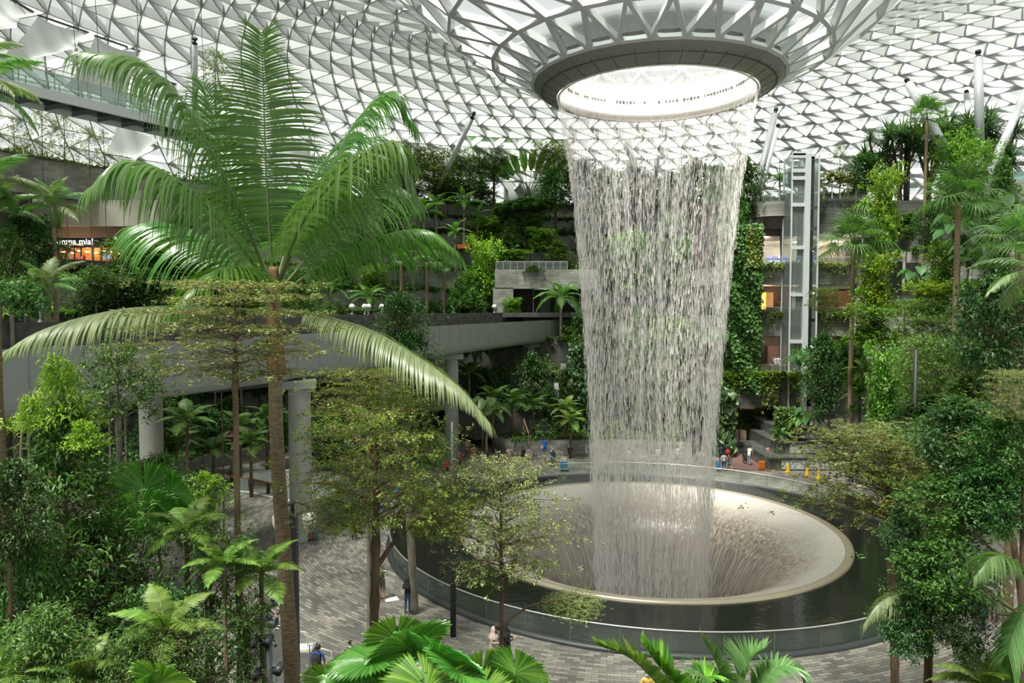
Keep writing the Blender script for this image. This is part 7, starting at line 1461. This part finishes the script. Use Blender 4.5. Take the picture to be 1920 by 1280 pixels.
# steps and rails, lower left of the plaza
for i, (a, b, h_) in enumerate([(gp(556, 1228), gp(577, 1235), 1.0), (gp(581, 1262), gp(622, 1275), 1.05)]):
    t = tag(empty('stair_guard', a), ['upper left steel guard frame of the steps', 'steel guard frame of the steps next to the backpack wearer'][i], 'handrail'); m = MB(); v = b-a; m.tube([(0, 0, 0), (0, 0, h_), v+Vector((0, 0, h_)), v], .03, 6); m.build('frame', M_rail, t)
p = gp(566, 1236); t = tag(empty('stone_plinth', p), 'stone block with a white cloth on it beside the steps', 'plinth'); m = MB(); m.box((0, .1, .22), (.9, .9, .45)); m.build('block', M_stone, t, uv='wall'); m = MB(); m.box((.05, .05, .46), (.65, .5, .03), .1); m.build('cloth', cloth((.8, .8, .8)), t)
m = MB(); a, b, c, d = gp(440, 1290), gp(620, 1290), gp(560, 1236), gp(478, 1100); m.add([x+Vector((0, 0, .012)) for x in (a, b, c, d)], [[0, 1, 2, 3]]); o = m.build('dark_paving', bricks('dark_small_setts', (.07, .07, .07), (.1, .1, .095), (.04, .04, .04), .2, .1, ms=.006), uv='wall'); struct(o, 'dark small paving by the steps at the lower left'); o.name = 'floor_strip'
p = P(1056, 697, 70); t = tag(empty('lit_cabinet', (p.x, 70, ground(p.x, 70))), 'tall pale cabinet on the dark bank left of the waterfall', 'cabinet'); z0 = p.z-t.location.z
m = MB(); m.box((0, 0, z0), (.5, .3, 1.6)); m.build('case', M_conc, t); m = MB(); m.box((0, -.17, z0-.25), (.36, .04, .9)); m.build('window', plain('cabinet_window', (.7, .7, .66), .4), t); m = MB(); m.box((0, .1, (z0-.8)/2), (.12, .12, max(.1, z0-.8))); m.build('leg', M_dark, t)
p = P(1043, 731, 69); t = tag(empty('lit_cabinet', (p.x, 69, ground(p.x, 69))), 'lower grey glass cabinet left of the tall pale one', 'cabinet'); z0 = p.z-t.location.z
m = MB(); m.box((0, 0, z0), (.5, .3, 1.4)); m.build('case', plain('cabinet_grey', (.2, .22, .22), .3), t); m = MB(); m.box((0, -.17, z0+.35), (.4, .04, .6)); m.build('window', plain('cabinet_window', (.7, .7, .66), .4), t); m = MB(); m.box((0, .1, (z0-.7)/2), (.12, .12, max(.1, z0-.7))); m.build('leg', M_dark, t)
p = P(893, 777, 63.5); t = tag(empty('exit_sign', p), 'little green lit exit sign under the bridge', 'sign'); m = MB(); m.box((0, 0, 0), (.45, .06, .2)); m.build('case', plain('exit_green', (.02, .45, .28), .4, emit=1.2), t); m = MB(); m.box((-.08, -.04, 0), (.07, .01, .13)); m.box((.08, -.04, 0), (.13, .01, .05)); m.build('figure', plain('exit_white', (.9, 1, .95), .4, emit=1.5), t); m = MB(); m.bar((0, 0, .1), (0, 0, .9), .03); m.build('bracket', M_dark, t)
for i, (x, y, d) in enumerate([(276, 875, 45), (150, 868, 36), (432, 820, 55)]):
    clump(PROT['pinks'] if 'pinks' in PROT else strap_mesh('pinks', .55, .09, 70, G_pink, .5, 9), 'pink_flower_shrub', x, y, d, .9*d/40, ['bright pink flowering plant beside the grey trunk, under the bridge', 'pink leaved plant at the left under the bridge', 'small pink plant at the planter behind the knobbly trunk'][i], 'shrub')
# lamps of the balconies and restaurant; a light is added to brighten the tunnel
def lamp(loc, e, c=(1, .82, .6), r=.12):
    ld = bpy.data.lights.new('interior_light', 'POINT'); ld.energy = e; ld.color = c; ld.shadow_soft_size = r; o = bpy.data.objects.new('interior_light', ld); COL.objects.link(o); o.location = loc
for x in (1435, 1500, 1570): lamp(P(x, 470, D0+5), 200, (1, .88, .74)); lamp(P(x, 548, D0+4.5), 150, (1, .7, .45)); lamp(P(x, 650, D0+4.5), 120, (1, .72, .5))
lamp(P(165, 468, 78), 60, (1, .6, .3)); lamp(P(130, 470, 74.5), 120); lamp(P(1030, 560, 92), 60)

lamp(P(1420, 790, 74), 250, (1, .8, .6));  # added light that brightens the dark tunnel, no fixture here
